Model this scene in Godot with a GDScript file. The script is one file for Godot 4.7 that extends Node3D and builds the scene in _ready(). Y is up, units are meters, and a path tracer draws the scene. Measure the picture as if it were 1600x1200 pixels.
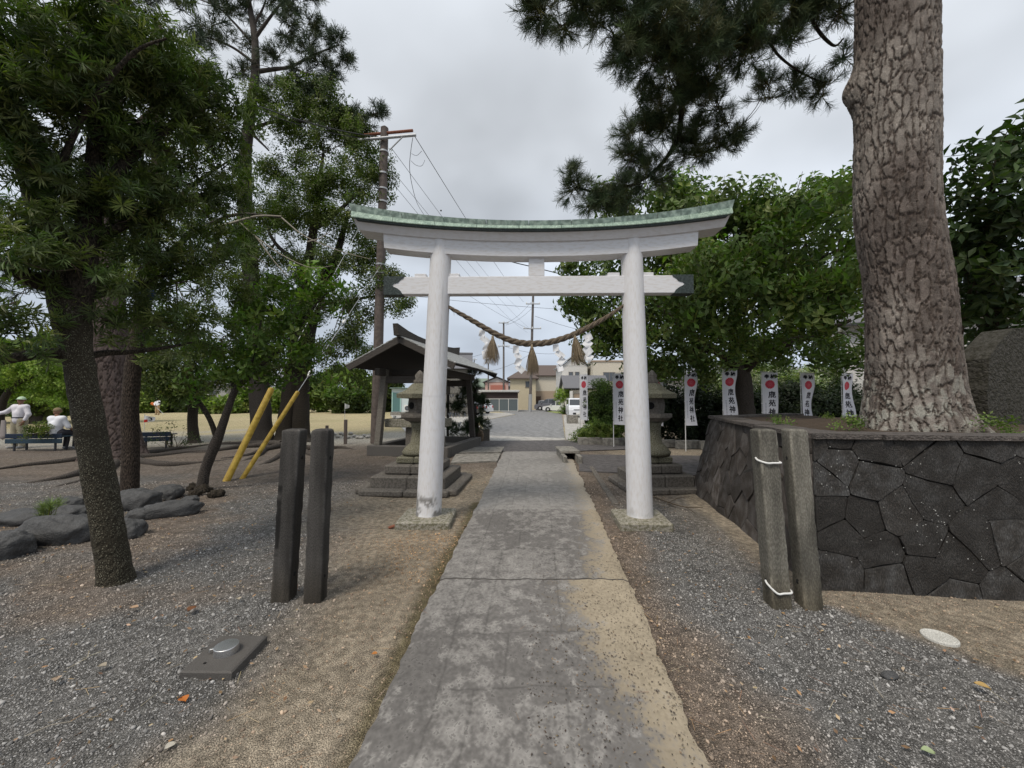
extends Node3D

const FOCAL := 610.0          # lens in pixels of the 1600 x 1200 photograph
const EYE := Vector3(0, 1.55, 0)
const PITCH := 0.041

var rng := RandomNumberGenerator.new()
var used := {}
var tx := {}
var mt := {}
var leafs := {}
var fbm := FastNoiseLite.new()
var fine := FastNoiseLite.new()
var cell := FastNoiseLite.new()


func ray(u: float, v: float) -> Vector3:
	var x := (u - 800.0) / FOCAL
	var y := (600.0 - v) / FOCAL
	return Vector3(x, y * cos(PITCH) + sin(PITCH), -(cos(PITCH) - y * sin(PITCH)))


func at(u: float, v: float, depth: float) -> Vector3:
	var d := ray(u, v)
	return EYE + d * (depth / -d.z)


func on(u: float, v: float, h := 0.0) -> Vector3:
	var d := ray(u, v)
	return EYE + d * ((h - EYE.y) / d.y)


func ground_at(u: float, depth: float, h := 0.0) -> Vector3:
	return Vector3((u - 800.0) / FOCAL * depth, h, -depth)


func rf(a: float, b: float) -> float:
	return rng.randf_range(a, b)


func unit() -> Vector3:
	var z := rf(-1, 1)
	var a := rf(0, TAU)
	var s := sqrt(1.0 - z * z)
	return Vector3(s * cos(a), z, s * sin(a))


# ---------------------------------------------------------------- shapes
class Shape:
	var v := PackedVector3Array()
	var n := PackedVector3Array()
	var c := PackedColorArray()
	var t := PackedVector2Array()
	var ix := PackedInt32Array()
	var col := Color.WHITE

	func tri(a: Vector3, b: Vector3, d: Vector3, out: Vector3) -> void:
		var m := (b - a).cross(d - a)
		if m.length_squared() < 1e-16:
			return
		m = m.normalized()
		var k := v.size()
		if m.dot(out) < 0.0:
			m = -m
			v.append_array([a, b, d])
		else:
			v.append_array([a, d, b])
		n.append_array([m, m, m])
		c.append_array([col, col, col])
		t.append_array([Vector2(v[k].x, v[k].y), Vector2(v[k + 1].x, v[k + 1].y), Vector2(v[k + 2].x, v[k + 2].y)])
		ix.append_array([k, k + 1, k + 2])

	func quad(a: Vector3, b: Vector3, d: Vector3, e: Vector3, out: Vector3) -> void:
		tri(a, b, d, out)
		tri(a, d, e, out)

	func box(x: Transform3D, size: Vector3, bev := 0.004) -> void:
		var h := size * 0.5
		bev = minf(bev, minf(h.x, minf(h.y, h.z)) * 0.8)
		var p := func(sx: float, sy: float, sz: float, axis: int) -> Vector3:
			var q := Vector3(sx * (h.x - bev), sy * (h.y - bev), sz * (h.z - bev))
			if axis == 0: q.x = sx * h.x
			if axis == 1: q.y = sy * h.y
			if axis == 2: q.z = sz * h.z
			return x * q
		for s in [-1.0, 1.0]:
			quad(p.call(s, -1, -1, 0), p.call(s, 1, -1, 0), p.call(s, 1, 1, 0), p.call(s, -1, 1, 0), x.basis * Vector3(s, 0, 0))
			quad(p.call(-1, s, -1, 1), p.call(1, s, -1, 1), p.call(1, s, 1, 1), p.call(-1, s, 1, 1), x.basis * Vector3(0, s, 0))
			quad(p.call(-1, -1, s, 2), p.call(1, -1, s, 2), p.call(1, 1, s, 2), p.call(-1, 1, s, 2), x.basis * Vector3(0, 0, s))
			for r in [-1.0, 1.0]:
				quad(p.call(s, r, -1, 0), p.call(s, r, 1, 0), p.call(s, r, 1, 1), p.call(s, r, -1, 1), x.basis * Vector3(s, r, 0))
				quad(p.call(s, -1, r, 0), p.call(s, 1, r, 0), p.call(s, 1, r, 2), p.call(s, -1, r, 2), x.basis * Vector3(s, 0, r))
				quad(p.call(-1, s, r, 1), p.call(1, s, r, 1), p.call(1, s, r, 2), p.call(-1, s, r, 2), x.basis * Vector3(0, s, r))
				for w in [-1.0, 1.0]:
					tri(p.call(s, r, w, 0), p.call(s, r, w, 1), p.call(s, r, w, 2), x.basis * Vector3(s, r, w))

	# smooth sheet of nu x nv points; f gives the place, tint (optional) the colour
	func sheet(nu: int, nv: int, f: Callable, wrap := false, tint: Variant = null, flip := false) -> void:
		var k := v.size()
		var p := PackedVector3Array()
		p.resize(nu * nv)
		for j in nv:
			for i in nu:
				p[j * nu + i] = f.call(i, j)
		for j in nv:
			for i in nu:
				var l := p[j * nu + ((i - 1 + nu) % nu if wrap else maxi(i - 1, 0))]
				var r := p[j * nu + ((i + 1) % nu if wrap else mini(i + 1, nu - 1))]
				var d := p[maxi(j - 1, 0) * nu + i]
				var u := p[mini(j + 1, nv - 1) * nu + i]
				var m := (r - l).cross(u - d)
				m = m.normalized() if m.length_squared() > 1e-20 else Vector3.UP
				n.append(-m if flip else m)
				t.append(Vector2(float(i) / (nu - 1), float(j) / (nv - 1)))
				c.append(tint.call(i, j, p[j * nu + i]) if tint != null else col)
		v.append_array(p)
		for j in nv - 1:
			for i in (nu if wrap else nu - 1):
				var a := k + j * nu + i
				var b := k + j * nu + (i + 1) % nu
				var d := a + nu
				var e := b + nu
				ix.append_array([a, b, e, a, e, d] if flip else [a, e, b, a, d, e])

	func tube(pts: Array, radii: Array, seg := 8, caps := true) -> void:
		var up := Vector3.UP
		var m: int = pts.size()
		var frames := []
		for i in m:
			var dir: Vector3 = (pts[mini(i + 1, m - 1)] - pts[maxi(i - 1, 0)]).normalized()
			if i == 0 and absf(dir.dot(up)) > 0.95:
				up = Vector3.RIGHT
			var s := dir.cross(up).normalized()
			up = s.cross(dir).normalized()
			frames.append([s, up])
		sheet(seg, m, func(i: int, j: int) -> Vector3:
			var a := TAU * i / seg
			return pts[j] + (frames[j][0] * cos(a) + frames[j][1] * sin(a)) * radii[j], true)
		if caps:
			for e in [0, m - 1]:
				var dir: Vector3 = (pts[0] - pts[1]) if e == 0 else (pts[m - 1] - pts[m - 2])
				for i in seg:
					var a := TAU * i / seg
					var b := TAU * (i + 1) / seg
					tri(pts[e], pts[e] + (frames[e][0] * cos(a) + frames[e][1] * sin(a)) * radii[e], pts[e] + (frames[e][0] * cos(b) + frames[e][1] * sin(b)) * radii[e], dir)

	func bar(a: Vector3, b: Vector3, r: float, seg := 6) -> void:
		tube([a, b], [r, r], seg)

	# profile of (radius, height) turned about y
	func lathe(prof: Array, seg: int, x: Transform3D, smooth := true) -> void:
		if smooth:
			sheet(seg, prof.size(), func(i: int, j: int) -> Vector3:
				var a := TAU * i / seg
				return x * Vector3(prof[j].x * cos(a), prof[j].y, -prof[j].x * sin(a)), true)
			return
		for j in prof.size() - 1:
			for i in seg:
				var a := TAU * (i + 0.5) / seg
				var b := TAU * (i + 1.5) / seg
				var p: Vector2 = prof[j]
				var q: Vector2 = prof[j + 1]
				var out := Vector3(cos((a + b) * 0.5) * (q.y - p.y), p.x - q.x, -sin((a + b) * 0.5) * (q.y - p.y))
				quad(x * Vector3(p.x * cos(a), p.y, -p.x * sin(a)), x * Vector3(p.x * cos(b), p.y, -p.x * sin(b)), x * Vector3(q.x * cos(b), q.y, -q.x * sin(b)), x * Vector3(q.x * cos(a), q.y, -q.x * sin(a)), x.basis * out)

	# outline in x,y pushed out along z from z0 to z1, its front edge chamfered
	func prism(poly: PackedVector2Array, z0: float, z1: float, x: Transform3D, bev := 0.0) -> void:
		var front := poly
		if bev > 0.0:
			var ins := Geometry2D.offset_polygon(poly, -bev)
			if ins.size() == 1 and ins[0].size() == poly.size():
				front = ins[0]
				var best := 0
				for i in front.size():
					if front[i].distance_squared_to(poly[0]) < front[best].distance_squared_to(poly[0]):
						best = i
				var turned := PackedVector2Array()
				for i in front.size():
					turned.append(front[(best + i) % front.size()])
				front = turned
			else:
				bev = 0.0
		var mid := Vector2.ZERO
		for q in poly:
			mid += q / poly.size()
		var zs := z1 - bev * signf(z1 - z0)
		for pass_ in 2:
			var pl: PackedVector2Array = front if pass_ == 0 else poly
			var zz := z1 if pass_ == 0 else z0
			var id := Geometry2D.triangulate_polygon(pl)
			for k in range(0, id.size(), 3):
				tri(x * Vector3(pl[id[k]].x, pl[id[k]].y, zz), x * Vector3(pl[id[k + 1]].x, pl[id[k + 1]].y, zz), x * Vector3(pl[id[k + 2]].x, pl[id[k + 2]].y, zz), x.basis * Vector3(0, 0, signf(z1 - z0) * (1 if pass_ == 0 else -1)))
		var turn := -1.0 if Geometry2D.is_polygon_clockwise(poly) else 1.0
		for i in poly.size():
			var a := poly[i]
			var b := poly[(i + 1) % poly.size()]
			var nrm := Vector2((b - a).y, -(b - a).x) * turn
			var out := x.basis * Vector3(nrm.x, nrm.y, 0)
			quad(x * Vector3(a.x, a.y, z0), x * Vector3(b.x, b.y, z0), x * Vector3(b.x, b.y, zs), x * Vector3(a.x, a.y, zs), out)
			if bev > 0.0:
				var fa := front[i]
				var fb := front[(i + 1) % front.size()]
				quad(x * Vector3(a.x, a.y, zs), x * Vector3(b.x, b.y, zs), x * Vector3(fb.x, fb.y, z1), x * Vector3(fa.x, fa.y, z1), out + x.basis * Vector3(0, 0, signf(z1 - z0)) * out.length())

	func mesh() -> ArrayMesh:
		var a := []
		a.resize(Mesh.ARRAY_MAX)
		a[Mesh.ARRAY_VERTEX] = v
		a[Mesh.ARRAY_NORMAL] = n
		a[Mesh.ARRAY_COLOR] = c
		a[Mesh.ARRAY_TEX_UV] = t
		a[Mesh.ARRAY_INDEX] = ix
		var m := ArrayMesh.new()
		m.add_surface_from_arrays(Mesh.PRIMITIVE_TRIANGLES, a)
		return m


func X(p: Vector3, yaw := 0.0, pitch := 0.0, roll := 0.0) -> Transform3D:
	return Transform3D(Basis.from_euler(Vector3(pitch, yaw, roll)), p)


# ---------------------------------------------------------------- things, parts, setting
func numbered(called: String) -> String:
	var k: int = used.get(called, 0)
	used[called] = k + 1
	return called if k == 0 else "%s_%03d" % [called, k]


func tag(o: Node, label: String, category: String, group := "") -> void:
	o.set_meta("label", label)
	o.set_meta("category", category)
	if group != "":
		o.set_meta("group", group)


func thing(called: String, label: String, category: String, p := Vector3.ZERO, yaw := 0.0, group := "") -> Node3D:
	var o := Node3D.new()
	o.name = numbered(called)
	o.position = p
	o.rotation.y = yaw
	tag(o, label, category, group)
	add_child(o)
	return o


# shape in the parent's own axes
func part(called: String, s: Shape, m: Material, parent: Node3D) -> MeshInstance3D:
	var o := MeshInstance3D.new()
	o.name = called
	o.mesh = s.mesh()
	o.material_override = m
	parent.add_child(o, true)
	return o


# shape in world axes under a thing that stands unturned at its base
func wpart(called: String, s: Shape, m: Material, parent: Node3D) -> MeshInstance3D:
	var o := part(called, s, m, parent)
	o.position = -parent.position
	return o


# a thing of one mesh; the shape is given in world axes, its node stands at p
func solo(called: String, s: Shape, m: Material, p: Vector3, label: String, category: String, group := "") -> MeshInstance3D:
	for i in s.v.size():
		s.v[i] -= p
	var o := MeshInstance3D.new()
	o.name = numbered(called)
	o.mesh = s.mesh()
	o.material_override = m
	o.position = p
	add_child(o)
	tag(o, label, category, group)
	return o


func setting(called: String, s: Shape, m: Material, parent: Node3D = null) -> MeshInstance3D:
	var o := MeshInstance3D.new()
	o.name = called if parent else numbered(called)
	o.mesh = s.mesh()
	o.material_override = m
	if parent:
		parent.add_child(o, true)
	else:
		o.set_meta("kind", "structure")
		add_child(o)
	return o


func again(o: Node3D, p: Vector3, yaw: float, label: String) -> Node3D:
	var r: Node3D = o.duplicate()
	r.name = numbered(str(o.name).rstrip("0123456789").trim_suffix("_"))
	add_child(r)
	r.position = p
	r.rotation.y = yaw
	r.set_meta("label", label)
	return r


func many(called: String, m: Mesh, mat: Material, xf: Array[Transform3D], cols: PackedColorArray, parent: Node3D) -> MultiMeshInstance3D:
	var mm := MultiMesh.new()
	mm.transform_format = MultiMesh.TRANSFORM_3D
	mm.use_colors = true
	mm.mesh = m
	mm.instance_count = xf.size()
	for i in xf.size():
		mm.set_instance_transform(i, xf[i])
		mm.set_instance_color(i, cols[i])
	var o := MultiMeshInstance3D.new()
	o.name = called
	o.multimesh = mm
	o.material_override = mat
	o.set_meta("kind", "stuff")
	if parent == self:
		o.name = numbered(called)
	parent.add_child(o, true)
	if parent != self:
		o.position = -parent.position
	return o


# ---------------------------------------------------------------- materials
func noise_tex(key: String, type: int, freq: float, oct: int, lo: Color, hi: Color, size := 512, seed_ := 1, p0 := 0.25, p1 := 0.75, cellret := -1) -> NoiseTexture2D:
	if tx.has(key):
		return tx[key]
	var f := FastNoiseLite.new()
	f.noise_type = type
	f.frequency = freq
	f.fractal_octaves = oct
	f.fractal_type = FastNoiseLite.FRACTAL_FBM if oct > 1 else FastNoiseLite.FRACTAL_NONE
	f.seed = seed_
	if cellret >= 0:
		f.cellular_return_type = cellret
	var g := Gradient.new()
	g.set_color(0, lo)
	g.set_color(1, hi)
	g.set_offset(0, p0)
	g.set_offset(1, p1)
	var n := NoiseTexture2D.new()
	n.width = size
	n.height = size
	n.seamless = true
	n.seamless_blend_skirt = 0.2
	n.noise = f
	n.color_ramp = g
	tx[key] = n
	return n


func grey(a: float) -> Color:
	return Color(a, a, a)


func mat(key: String, lin: Color, rough: float, o := {}) -> StandardMaterial3D:
	if mt.has(key):
		return mt[key]
	var m := StandardMaterial3D.new()
	m.resource_name = key
	m.albedo_color = lin.linear_to_srgb()
	m.roughness = rough
	m.metallic = o.get("metal", 0.0)
	m.metallic_specular = o.get("spec", 0.4)
	m.vertex_color_use_as_albedo = o.get("vc", false)
	if o.has("tex"):
		m.albedo_texture = o.tex
	if o.has("bump"):
		m.heightmap_enabled = true
		m.heightmap_texture = o.bump
		m.heightmap_scale = o.get("depth", 0.5)
	if (o.has("tex") or o.has("bump")) and not o.get("uv", false):
		m.uv1_triplanar = true
		m.uv1_world_triplanar = o.get("world", true)
		var s: Variant = o.get("scale", 1.0)
		m.uv1_scale = s if s is Vector3 else Vector3.ONE * s
	if o.has("over"):
		m.detail_enabled = true
		m.detail_blend_mode = BaseMaterial3D.BLEND_MODE_MUL
		m.detail_albedo = o.over
		m.detail_uv_layer = BaseMaterial3D.DETAIL_UV_2
		m.uv2_triplanar = true
		m.uv2_world_triplanar = true
		m.uv2_scale = Vector3.ONE * o.get("oscale", 0.3)
	if o.has("back"):
		m.backlight_enabled = true
		m.backlight = o.back
	if o.has("coat"):
		m.clearcoat_enabled = true
		m.clearcoat = o.coat
		m.clearcoat_roughness = 0.15
	if o.get("glass", false):
		m.transparency = BaseMaterial3D.TRANSPARENCY_ALPHA
		m.albedo_color.a = o.get("alpha", 0.25)
	mt[key] = m
	return m


func make_materials() -> void:
	var sx := FastNoiseLite.TYPE_SIMPLEX_SMOOTH
	var grain := noise_tex("grain", sx, 0.09, 4, grey(0.72), grey(1.0), 512, 3, 0.2, 0.7)
	var blot := noise_tex("blot", sx, 0.03, 5, grey(0.84), grey(1.0), 512, 5, 0.25, 0.65)
	var stain := noise_tex("stain", sx, 0.03, 6, grey(0.8), grey(1.0), 512, 8, 0.3, 0.6)
	var pit := noise_tex("pit", sx, 0.12, 5, grey(0.0), grey(1.0), 512, 9, 0.1, 0.9)
	var lump := noise_tex("lump", sx, 0.03, 5, grey(0.0), grey(1.0), 512, 11, 0.1, 0.9)
	var lichen := noise_tex("lichen", sx, 0.05, 4, Color(0.8, 0.79, 0.77), Color(1, 1, 0.98), 512, 14, 0.4, 0.72)
	var moss := noise_tex("moss", sx, 0.03, 6, Color(0.76, 0.75, 0.67), Color(1, 0.99, 0.97), 512, 21, 0.35, 0.55)
	var verdi := noise_tex("verdi", sx, 0.02, 6, Color(0.6, 0.69, 0.65), Color(0.78, 0.86, 0.81), 512, 23, 0.35, 0.65)
	mat("ground", Color(1.1, 1.1, 1.1), 0.95, {"vc": true, "tex": noise_tex("gtex", sx, 0.1, 5, grey(0.62), grey(1.0), 512, 31, 0.25, 0.7), "bump": pit, "depth": 1.2, "scale": 1.7, "over": noise_tex("gover", sx, 0.05, 4, grey(0.78), grey(1.0), 512, 32), "oscale": 0.45, "spec": 0.25})
	mat("path_side", Color(0.13, 0.12, 0.11), 0.9)
	mat("gravel", Color(1, 1, 1), 0.75, {"vc": true, "spec": 0.45})
	mat("litter", Color(1, 1, 1), 0.85, {"vc": true})
	mat("asphalt", Color(0.31, 0.31, 0.31), 0.9, {"tex": grain, "scale": 1.3, "over": blot, "oscale": 0.16, "bump": pit, "depth": 0.3})
	mat("new_asphalt", Color(0.15, 0.14, 0.14), 0.9, {"tex": grain, "scale": 1.6, "over": blot, "oscale": 0.3, "bump": pit, "depth": 0.4})
	mat("pale_concrete", Color(0.55, 0.53, 0.49), 0.9, {"tex": grain, "scale": 1.0, "over": blot, "oscale": 0.2})
	mat("slab_concrete", Color(0.38, 0.36, 0.32), 0.9, {"tex": grain, "scale": 1.7, "over": stain, "oscale": 0.4, "bump": pit, "depth": 0.5})
	mat("white_paint", Color(0.72, 0.72, 0.74), 0.55, {"tex": noise_tex("paint", sx, 0.03, 5, Color(0.965, 0.955, 0.94), grey(1.0), 512, 51, 0.25, 0.5), "scale": Vector3(2.4, 0.45, 2.4), "spec": 0.4})
	mat("beam_paint", Color(0.72, 0.72, 0.74), 0.55, {"tex": tx.paint, "scale": Vector3(0.5, 2.2, 1.3), "spec": 0.4})
	mat("pillar_paint", Color(0.72, 0.72, 0.74), 0.55, {"vc": true, "tex": tx.paint, "scale": Vector3(2.4, 0.45, 2.4), "spec": 0.4})
	mat("copper", Color(0.62, 0.62, 0.62), 0.6, {"tex": verdi, "scale": 1.1, "over": stain, "oscale": 0.7, "spec": 0.4})
	mat("pale_copper", Color(0.8, 0.82, 0.77), 0.6, {"tex": verdi, "scale": 0.9, "over": grain, "oscale": 0.9})
	mat("dark_copper", Color(0.10, 0.105, 0.115), 0.55, {"tex": verdi, "scale": 3.0, "over": stain, "oscale": 2.0})
	mat("pedestal", Color(0.44, 0.43, 0.4), 0.9, {"tex": lichen, "scale": 2.4, "over": moss, "oscale": 1.1, "bump": pit, "depth": 0.5})
	mat("granite", Color(0.25, 0.225, 0.195), 0.9, {"tex": grain, "scale": 3.0, "over": stain, "oscale": 1.3, "bump": pit, "depth": 0.6})
	mat("mossy_granite", Color(0.36, 0.35, 0.3), 0.95, {"tex": noise_tex("lichen2", sx, 0.05, 5, grey(0.66), Color(1, 1, 0.95), 512, 15, 0.4, 0.6), "scale": 3.0, "over": moss, "oscale": 2.1, "bump": pit, "depth": 0.9})
	mat("dark_post", Color(0.165, 0.157, 0.15), 0.85, {"vc": true, "tex": grain, "scale": Vector3(3, 1.2, 3), "bump": pit, "depth": 0.4})
	mat("grey_post", Color(0.43, 0.42, 0.385), 0.9, {"vc": true, "tex": lichen, "scale": Vector3(3, 1.2, 3), "bump": pit, "depth": 0.5})
	mat("hole", Color(0.01, 0.01, 0.01), 1.0)
	for k in 5:
		var b: float = [0.075, 0.125, 0.098, 0.145, 0.18][k]
		mat("stone%d" % k, Color(b, b * (0.93 + 0.015 * k), b * (0.86 + 0.03 * k)), 0.72, {"tex": noise_tex("stonefleck", sx, 0.06, 5, grey(0.55), grey(1.0), 512, 71, 0.35, 0.8), "scale": Vector3(2.6 + 0.3 * k, 0.75, 2.6), "over": noise_tex("stonewash", sx, 0.012, 4, Color(0.66, 0.62, 0.58), grey(1.0), 512, 74), "oscale": 0.6 + 0.13 * k, "bump": pit, "depth": 1.0, "spec": 0.5})
		b *= 1.4
		mat("side_stone%d" % k, Color(b * 1.02, b * 0.94, b * 0.9), 0.85, {"tex": grain, "scale": 2.0 + 0.3 * k, "over": tx.stonewash, "oscale": 0.5 + 0.13 * k, "bump": pit, "depth": 1.0})
	mat("fleck", Color(0.42, 0.42, 0.4), 0.9)
	mat("mortar", Color(0.07, 0.066, 0.062), 0.95, {"tex": grain, "scale": 3.0, "bump": pit, "depth": 0.8})
	mat("coping", Color(0.16, 0.14, 0.128), 0.85, {"tex": grain, "scale": 2.4, "over": blot, "oscale": 0.7, "bump": lump, "depth": 1.2})
	mat("soil", Color(0.15, 0.11, 0.08), 1.0, {"tex": grain, "scale": 2.0, "bump": pit, "depth": 2.0})
	mat("stele", Color(0.075, 0.073, 0.068), 0.9, {"tex": lichen, "scale": 1.6, "over": moss, "oscale": 0.9, "bump": lump, "depth": 1.5})
	mat("rock", Color(0.105, 0.105, 0.106), 0.7, {"tex": grain, "scale": 2.2, "over": blot, "oscale": 0.7, "bump": lump, "depth": 0.7})
	mat("brown_rock", Color(0.3, 0.22, 0.15), 0.9, {"tex": grain, "scale": 2.5, "over": stain, "oscale": 1.2, "bump": lump, "depth": 1.6})
	mat("pine_bark", Color(1.35, 1.33, 1.32), 0.95, {"vc": true, "tex": noise_tex("barkgrain", sx, 0.06, 5, grey(0.66), grey(1.0), 512, 81, 0.2, 0.7), "scale": Vector3(5, 2.2, 5), "bump": pit, "depth": 1.0, "spec": 0.2})
	mat("lichen_bark", Color(0.42, 0.41, 0.34), 0.95, {"tex": noise_tex("speck", sx, 0.11, 3, Color(0.35, 0.325, 0.29), Color(1, 1, 0.95), 512, 87, 0.68, 0.75), "scale": Vector3(1.7, 1.1, 1.7), "bump": lump, "depth": 1.6, "over": grain, "oscale": 2.2})
	mat("dark_bark", Color(0.085, 0.068, 0.052), 0.95, {"tex": noise_tex("barkflake", sx, 0.035, 5, grey(0.45), grey(1.0), 512, 83, 0.3, 0.7), "scale": Vector3(3.4, 1.3, 3.4), "bump": lump, "depth": 1.5, "over": noise_tex("barklich", sx, 0.05, 4, grey(1.0), Color(0.75, 0.78, 0.68), 512, 85, 0.55, 0.7), "oscale": 1.0})
	mat("brown_bark", Color(0.115, 0.085, 0.065), 0.95, {"tex": tx.barkflake, "scale": Vector3(4, 0.9, 4), "bump": lump, "depth": 3.0})
	mat("grey_bark", Color(0.16, 0.135, 0.115), 0.9, {"tex": tx.barkflake, "scale": Vector3(2.2, 3.4, 2.2), "bump": lump, "depth": 1.2, "over": grain, "oscale": 1.4})
	mat("twig", Color(0.09, 0.07, 0.05), 0.95)
	mat("pale_twig", Color(0.3, 0.27, 0.22), 0.95)
	mat("leaf", Color(1, 1, 1), 0.5, {"vc": true, "back": Color(0.7, 0.85, 0.3), "spec": 0.4})
	mat("needle", Color(1, 1, 1), 0.6, {"vc": true, "back": Color(0.3, 0.34, 0.16), "spec": 0.3})
	mat("straw", Color(0.68, 0.54, 0.37), 0.9, {"tex": noise_tex("strawtex", sx, 0.1, 4, grey(0.55), grey(1.0), 256, 91), "scale": Vector3(9, 3, 9), "bump": pit, "depth": 0.7})
	mat("rope", Color(0.36, 0.285, 0.21), 0.95, {"tex": tx.strawtex, "scale": Vector3(6, 14, 6), "bump": pit, "depth": 1.0})
	mat("paper", Color(0.82, 0.83, 0.85), 0.8, {"back": Color(0.4, 0.4, 0.42)})
	mat("old_wood", Color(0.125, 0.11, 0.098), 0.9, {"tex": noise_tex("woodgrain", sx, 0.04, 5, grey(0.5), grey(1.0), 512, 95), "scale": Vector3(6, 1.2, 6), "bump": lump, "depth": 0.6})
	mat("grey_wood", Color(0.3, 0.275, 0.235), 0.9, {"tex": tx.woodgrain, "scale": Vector3(6, 1.2, 6), "bump": lump, "depth": 0.6})
	mat("roof_dark", Color(0.05, 0.042, 0.038), 0.9, {"tex": tx.woodgrain, "scale": 3.0})
	mat("shingle", Color(0.55, 0.56, 0.55), 0.7, {"tex": grain, "scale": 2.0, "over": stain, "oscale": 0.8})
	mat("yellow_guard", Color(0.62, 0.44, 0.075), 0.5, {"tex": noise_tex("guard", sx, 0.02, 4, Color(0.8, 0.76, 0.7), grey(1.0), 256, 97), "scale": 1.5})
	mat("steel", Color(0.8, 0.8, 0.8), 0.42, {"metal": 1.0, "tex": grain, "scale": 4.0})
	mat("wire", Color(0.05, 0.05, 0.055), 0.6)
	mat("galvanized", Color(0.42, 0.43, 0.44), 0.5, {"metal": 0.4})
	mat("pole_concrete", Color(0.2, 0.18, 0.17), 0.9, {"tex": grain, "scale": 1.2, "over": blot, "oscale": 0.3})
	mat("rust_pole", Color(0.17, 0.138, 0.122), 0.85, {"tex": grain, "scale": 1.2, "over": blot, "oscale": 0.35})
	mat("rust", Color(0.26, 0.1, 0.06), 0.85, {"tex": stain, "scale": 2.0})
	mat("white_plastic", Color(0.72, 0.72, 0.7), 0.45)
	mat("cover_white", Color(0.66, 0.65, 0.6), 0.7, {"tex": grain, "scale": 2.4})
	mat("concrete_pad", Color(0.14, 0.13, 0.12), 0.85, {"tex": grain, "scale": 4.0, "bump": pit, "depth": 0.3})


func spline(p: Array, per: int) -> Array:
	var out := []
	var m := p.size()
	for i in m - 1:
		for k in per:
			var f := float(k) / per
			var a: Variant = p[maxi(i - 1, 0)]
			var d: Variant = p[mini(i + 2, m - 1)]
			if p[i] is Vector3:
				var b: Vector3 = p[i]
				out.append(b.cubic_interpolate(p[i + 1], a, d, f))
			else:
				out.append(cubic_interpolate(p[i], p[i + 1], a, d, f))
	out.append(p[m - 1])
	return out


# a woody stem whose skin is uneven; the colours come from its material
func stem(s: Shape, pts: Array, radii: Array, seg := 14, per := 8, amp := 0.08, freq := 3.0) -> void:
	var p := spline(pts, per)
	var r := spline(radii, per)
	var m := p.size()
	var up := Vector3(0.13, 0.2, 0.97).normalized()
	var fr := []
	for i in m:
		var dir: Vector3 = (p[mini(i + 1, m - 1)] - p[maxi(i - 1, 0)]).normalized()
		var sd := dir.cross(up).normalized()
		up = sd.cross(dir).normalized()
		fr.append([sd, up])
	s.sheet(seg, m, func(i: int, j: int) -> Vector3:
		var a := TAU * i / seg
		var d: Vector3 = fr[j][0] * cos(a) + fr[j][1] * sin(a)
		var q: Vector3 = p[j] + d * r[j]
		return p[j] + d * r[j] * (1.0 + amp * fbm.get_noise_3dv(q * freq * 100.0)), true)


func lump_stone(s: Shape, c: Vector3, size: Vector3, yaw: float, seed_: float, rough := 0.3, nu := 26, nv := 16) -> void:
	var b := Basis(Vector3.UP, yaw)
	s.sheet(nu, nv, func(i: int, j: int) -> Vector3:
		var a := TAU * i / nu
		var e := PI * (float(j) / (nv - 1) - 0.5)
		var d := Vector3(cos(e) * cos(a), sin(e), -cos(e) * sin(a))
		var k := 1.0 + rough * fbm.get_noise_3dv(d * 110.0 + Vector3(seed_ * 37.0, seed_ * 11.0, 0)) + rough * 0.3 * fbm.get_noise_3dv(d * 320.0 + Vector3(0, seed_ * 23.0, 5))
		d = Vector3(signf(d.x) * pow(absf(d.x), 0.85), signf(d.y) * pow(absf(d.y), 0.85), signf(d.z) * pow(absf(d.z), 0.85))
		return c + b * (d * size * 0.5 * k), true)


# ---------------------------------------------------------------- foliage
# one leaf blade from p along dir, folded along its midrib and drooping at the tip
func blade(s: Shape, p: Vector3, dir: Vector3, side: Vector3, l: float, w: float, droop: float, tone: float) -> void:
	var nrm := side.cross(dir).normalized()
	if nrm.y < 0.0:
		nrm = -nrm
	var mid := p + dir * l * 0.5
	var tip := p + dir * l - Vector3(0, droop * l, 0)
	var lift := nrm * w * 0.18
	s.col = Color(tone, tone, tone)
	var a := mid + side * w * 0.5 + lift
	var b := mid - side * w * 0.5 + lift
	var k := s.v.size()
	var na := (nrm - side * 0.3).normalized()
	var nb := (nrm + side * 0.3).normalized()
	for q in [[p, na], [a, na], [tip, na], [p, nb], [b, nb], [tip, nb]]:
		s.v.append(q[0])
		s.n.append(q[1])
		s.c.append(s.col)
		s.t.append(Vector2.ZERO)
	if (a - p).cross(tip - p).dot(na) > 0.0:
		s.ix.append_array([k, k + 2, k + 1])
	else:
		s.ix.append_array([k, k + 1, k + 2])
	if (b - p).cross(tip - p).dot(nb) > 0.0:
		s.ix.append_array([k + 3, k + 5, k + 4])
	else:
		s.ix.append_array([k + 3, k + 4, k + 5])


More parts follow.
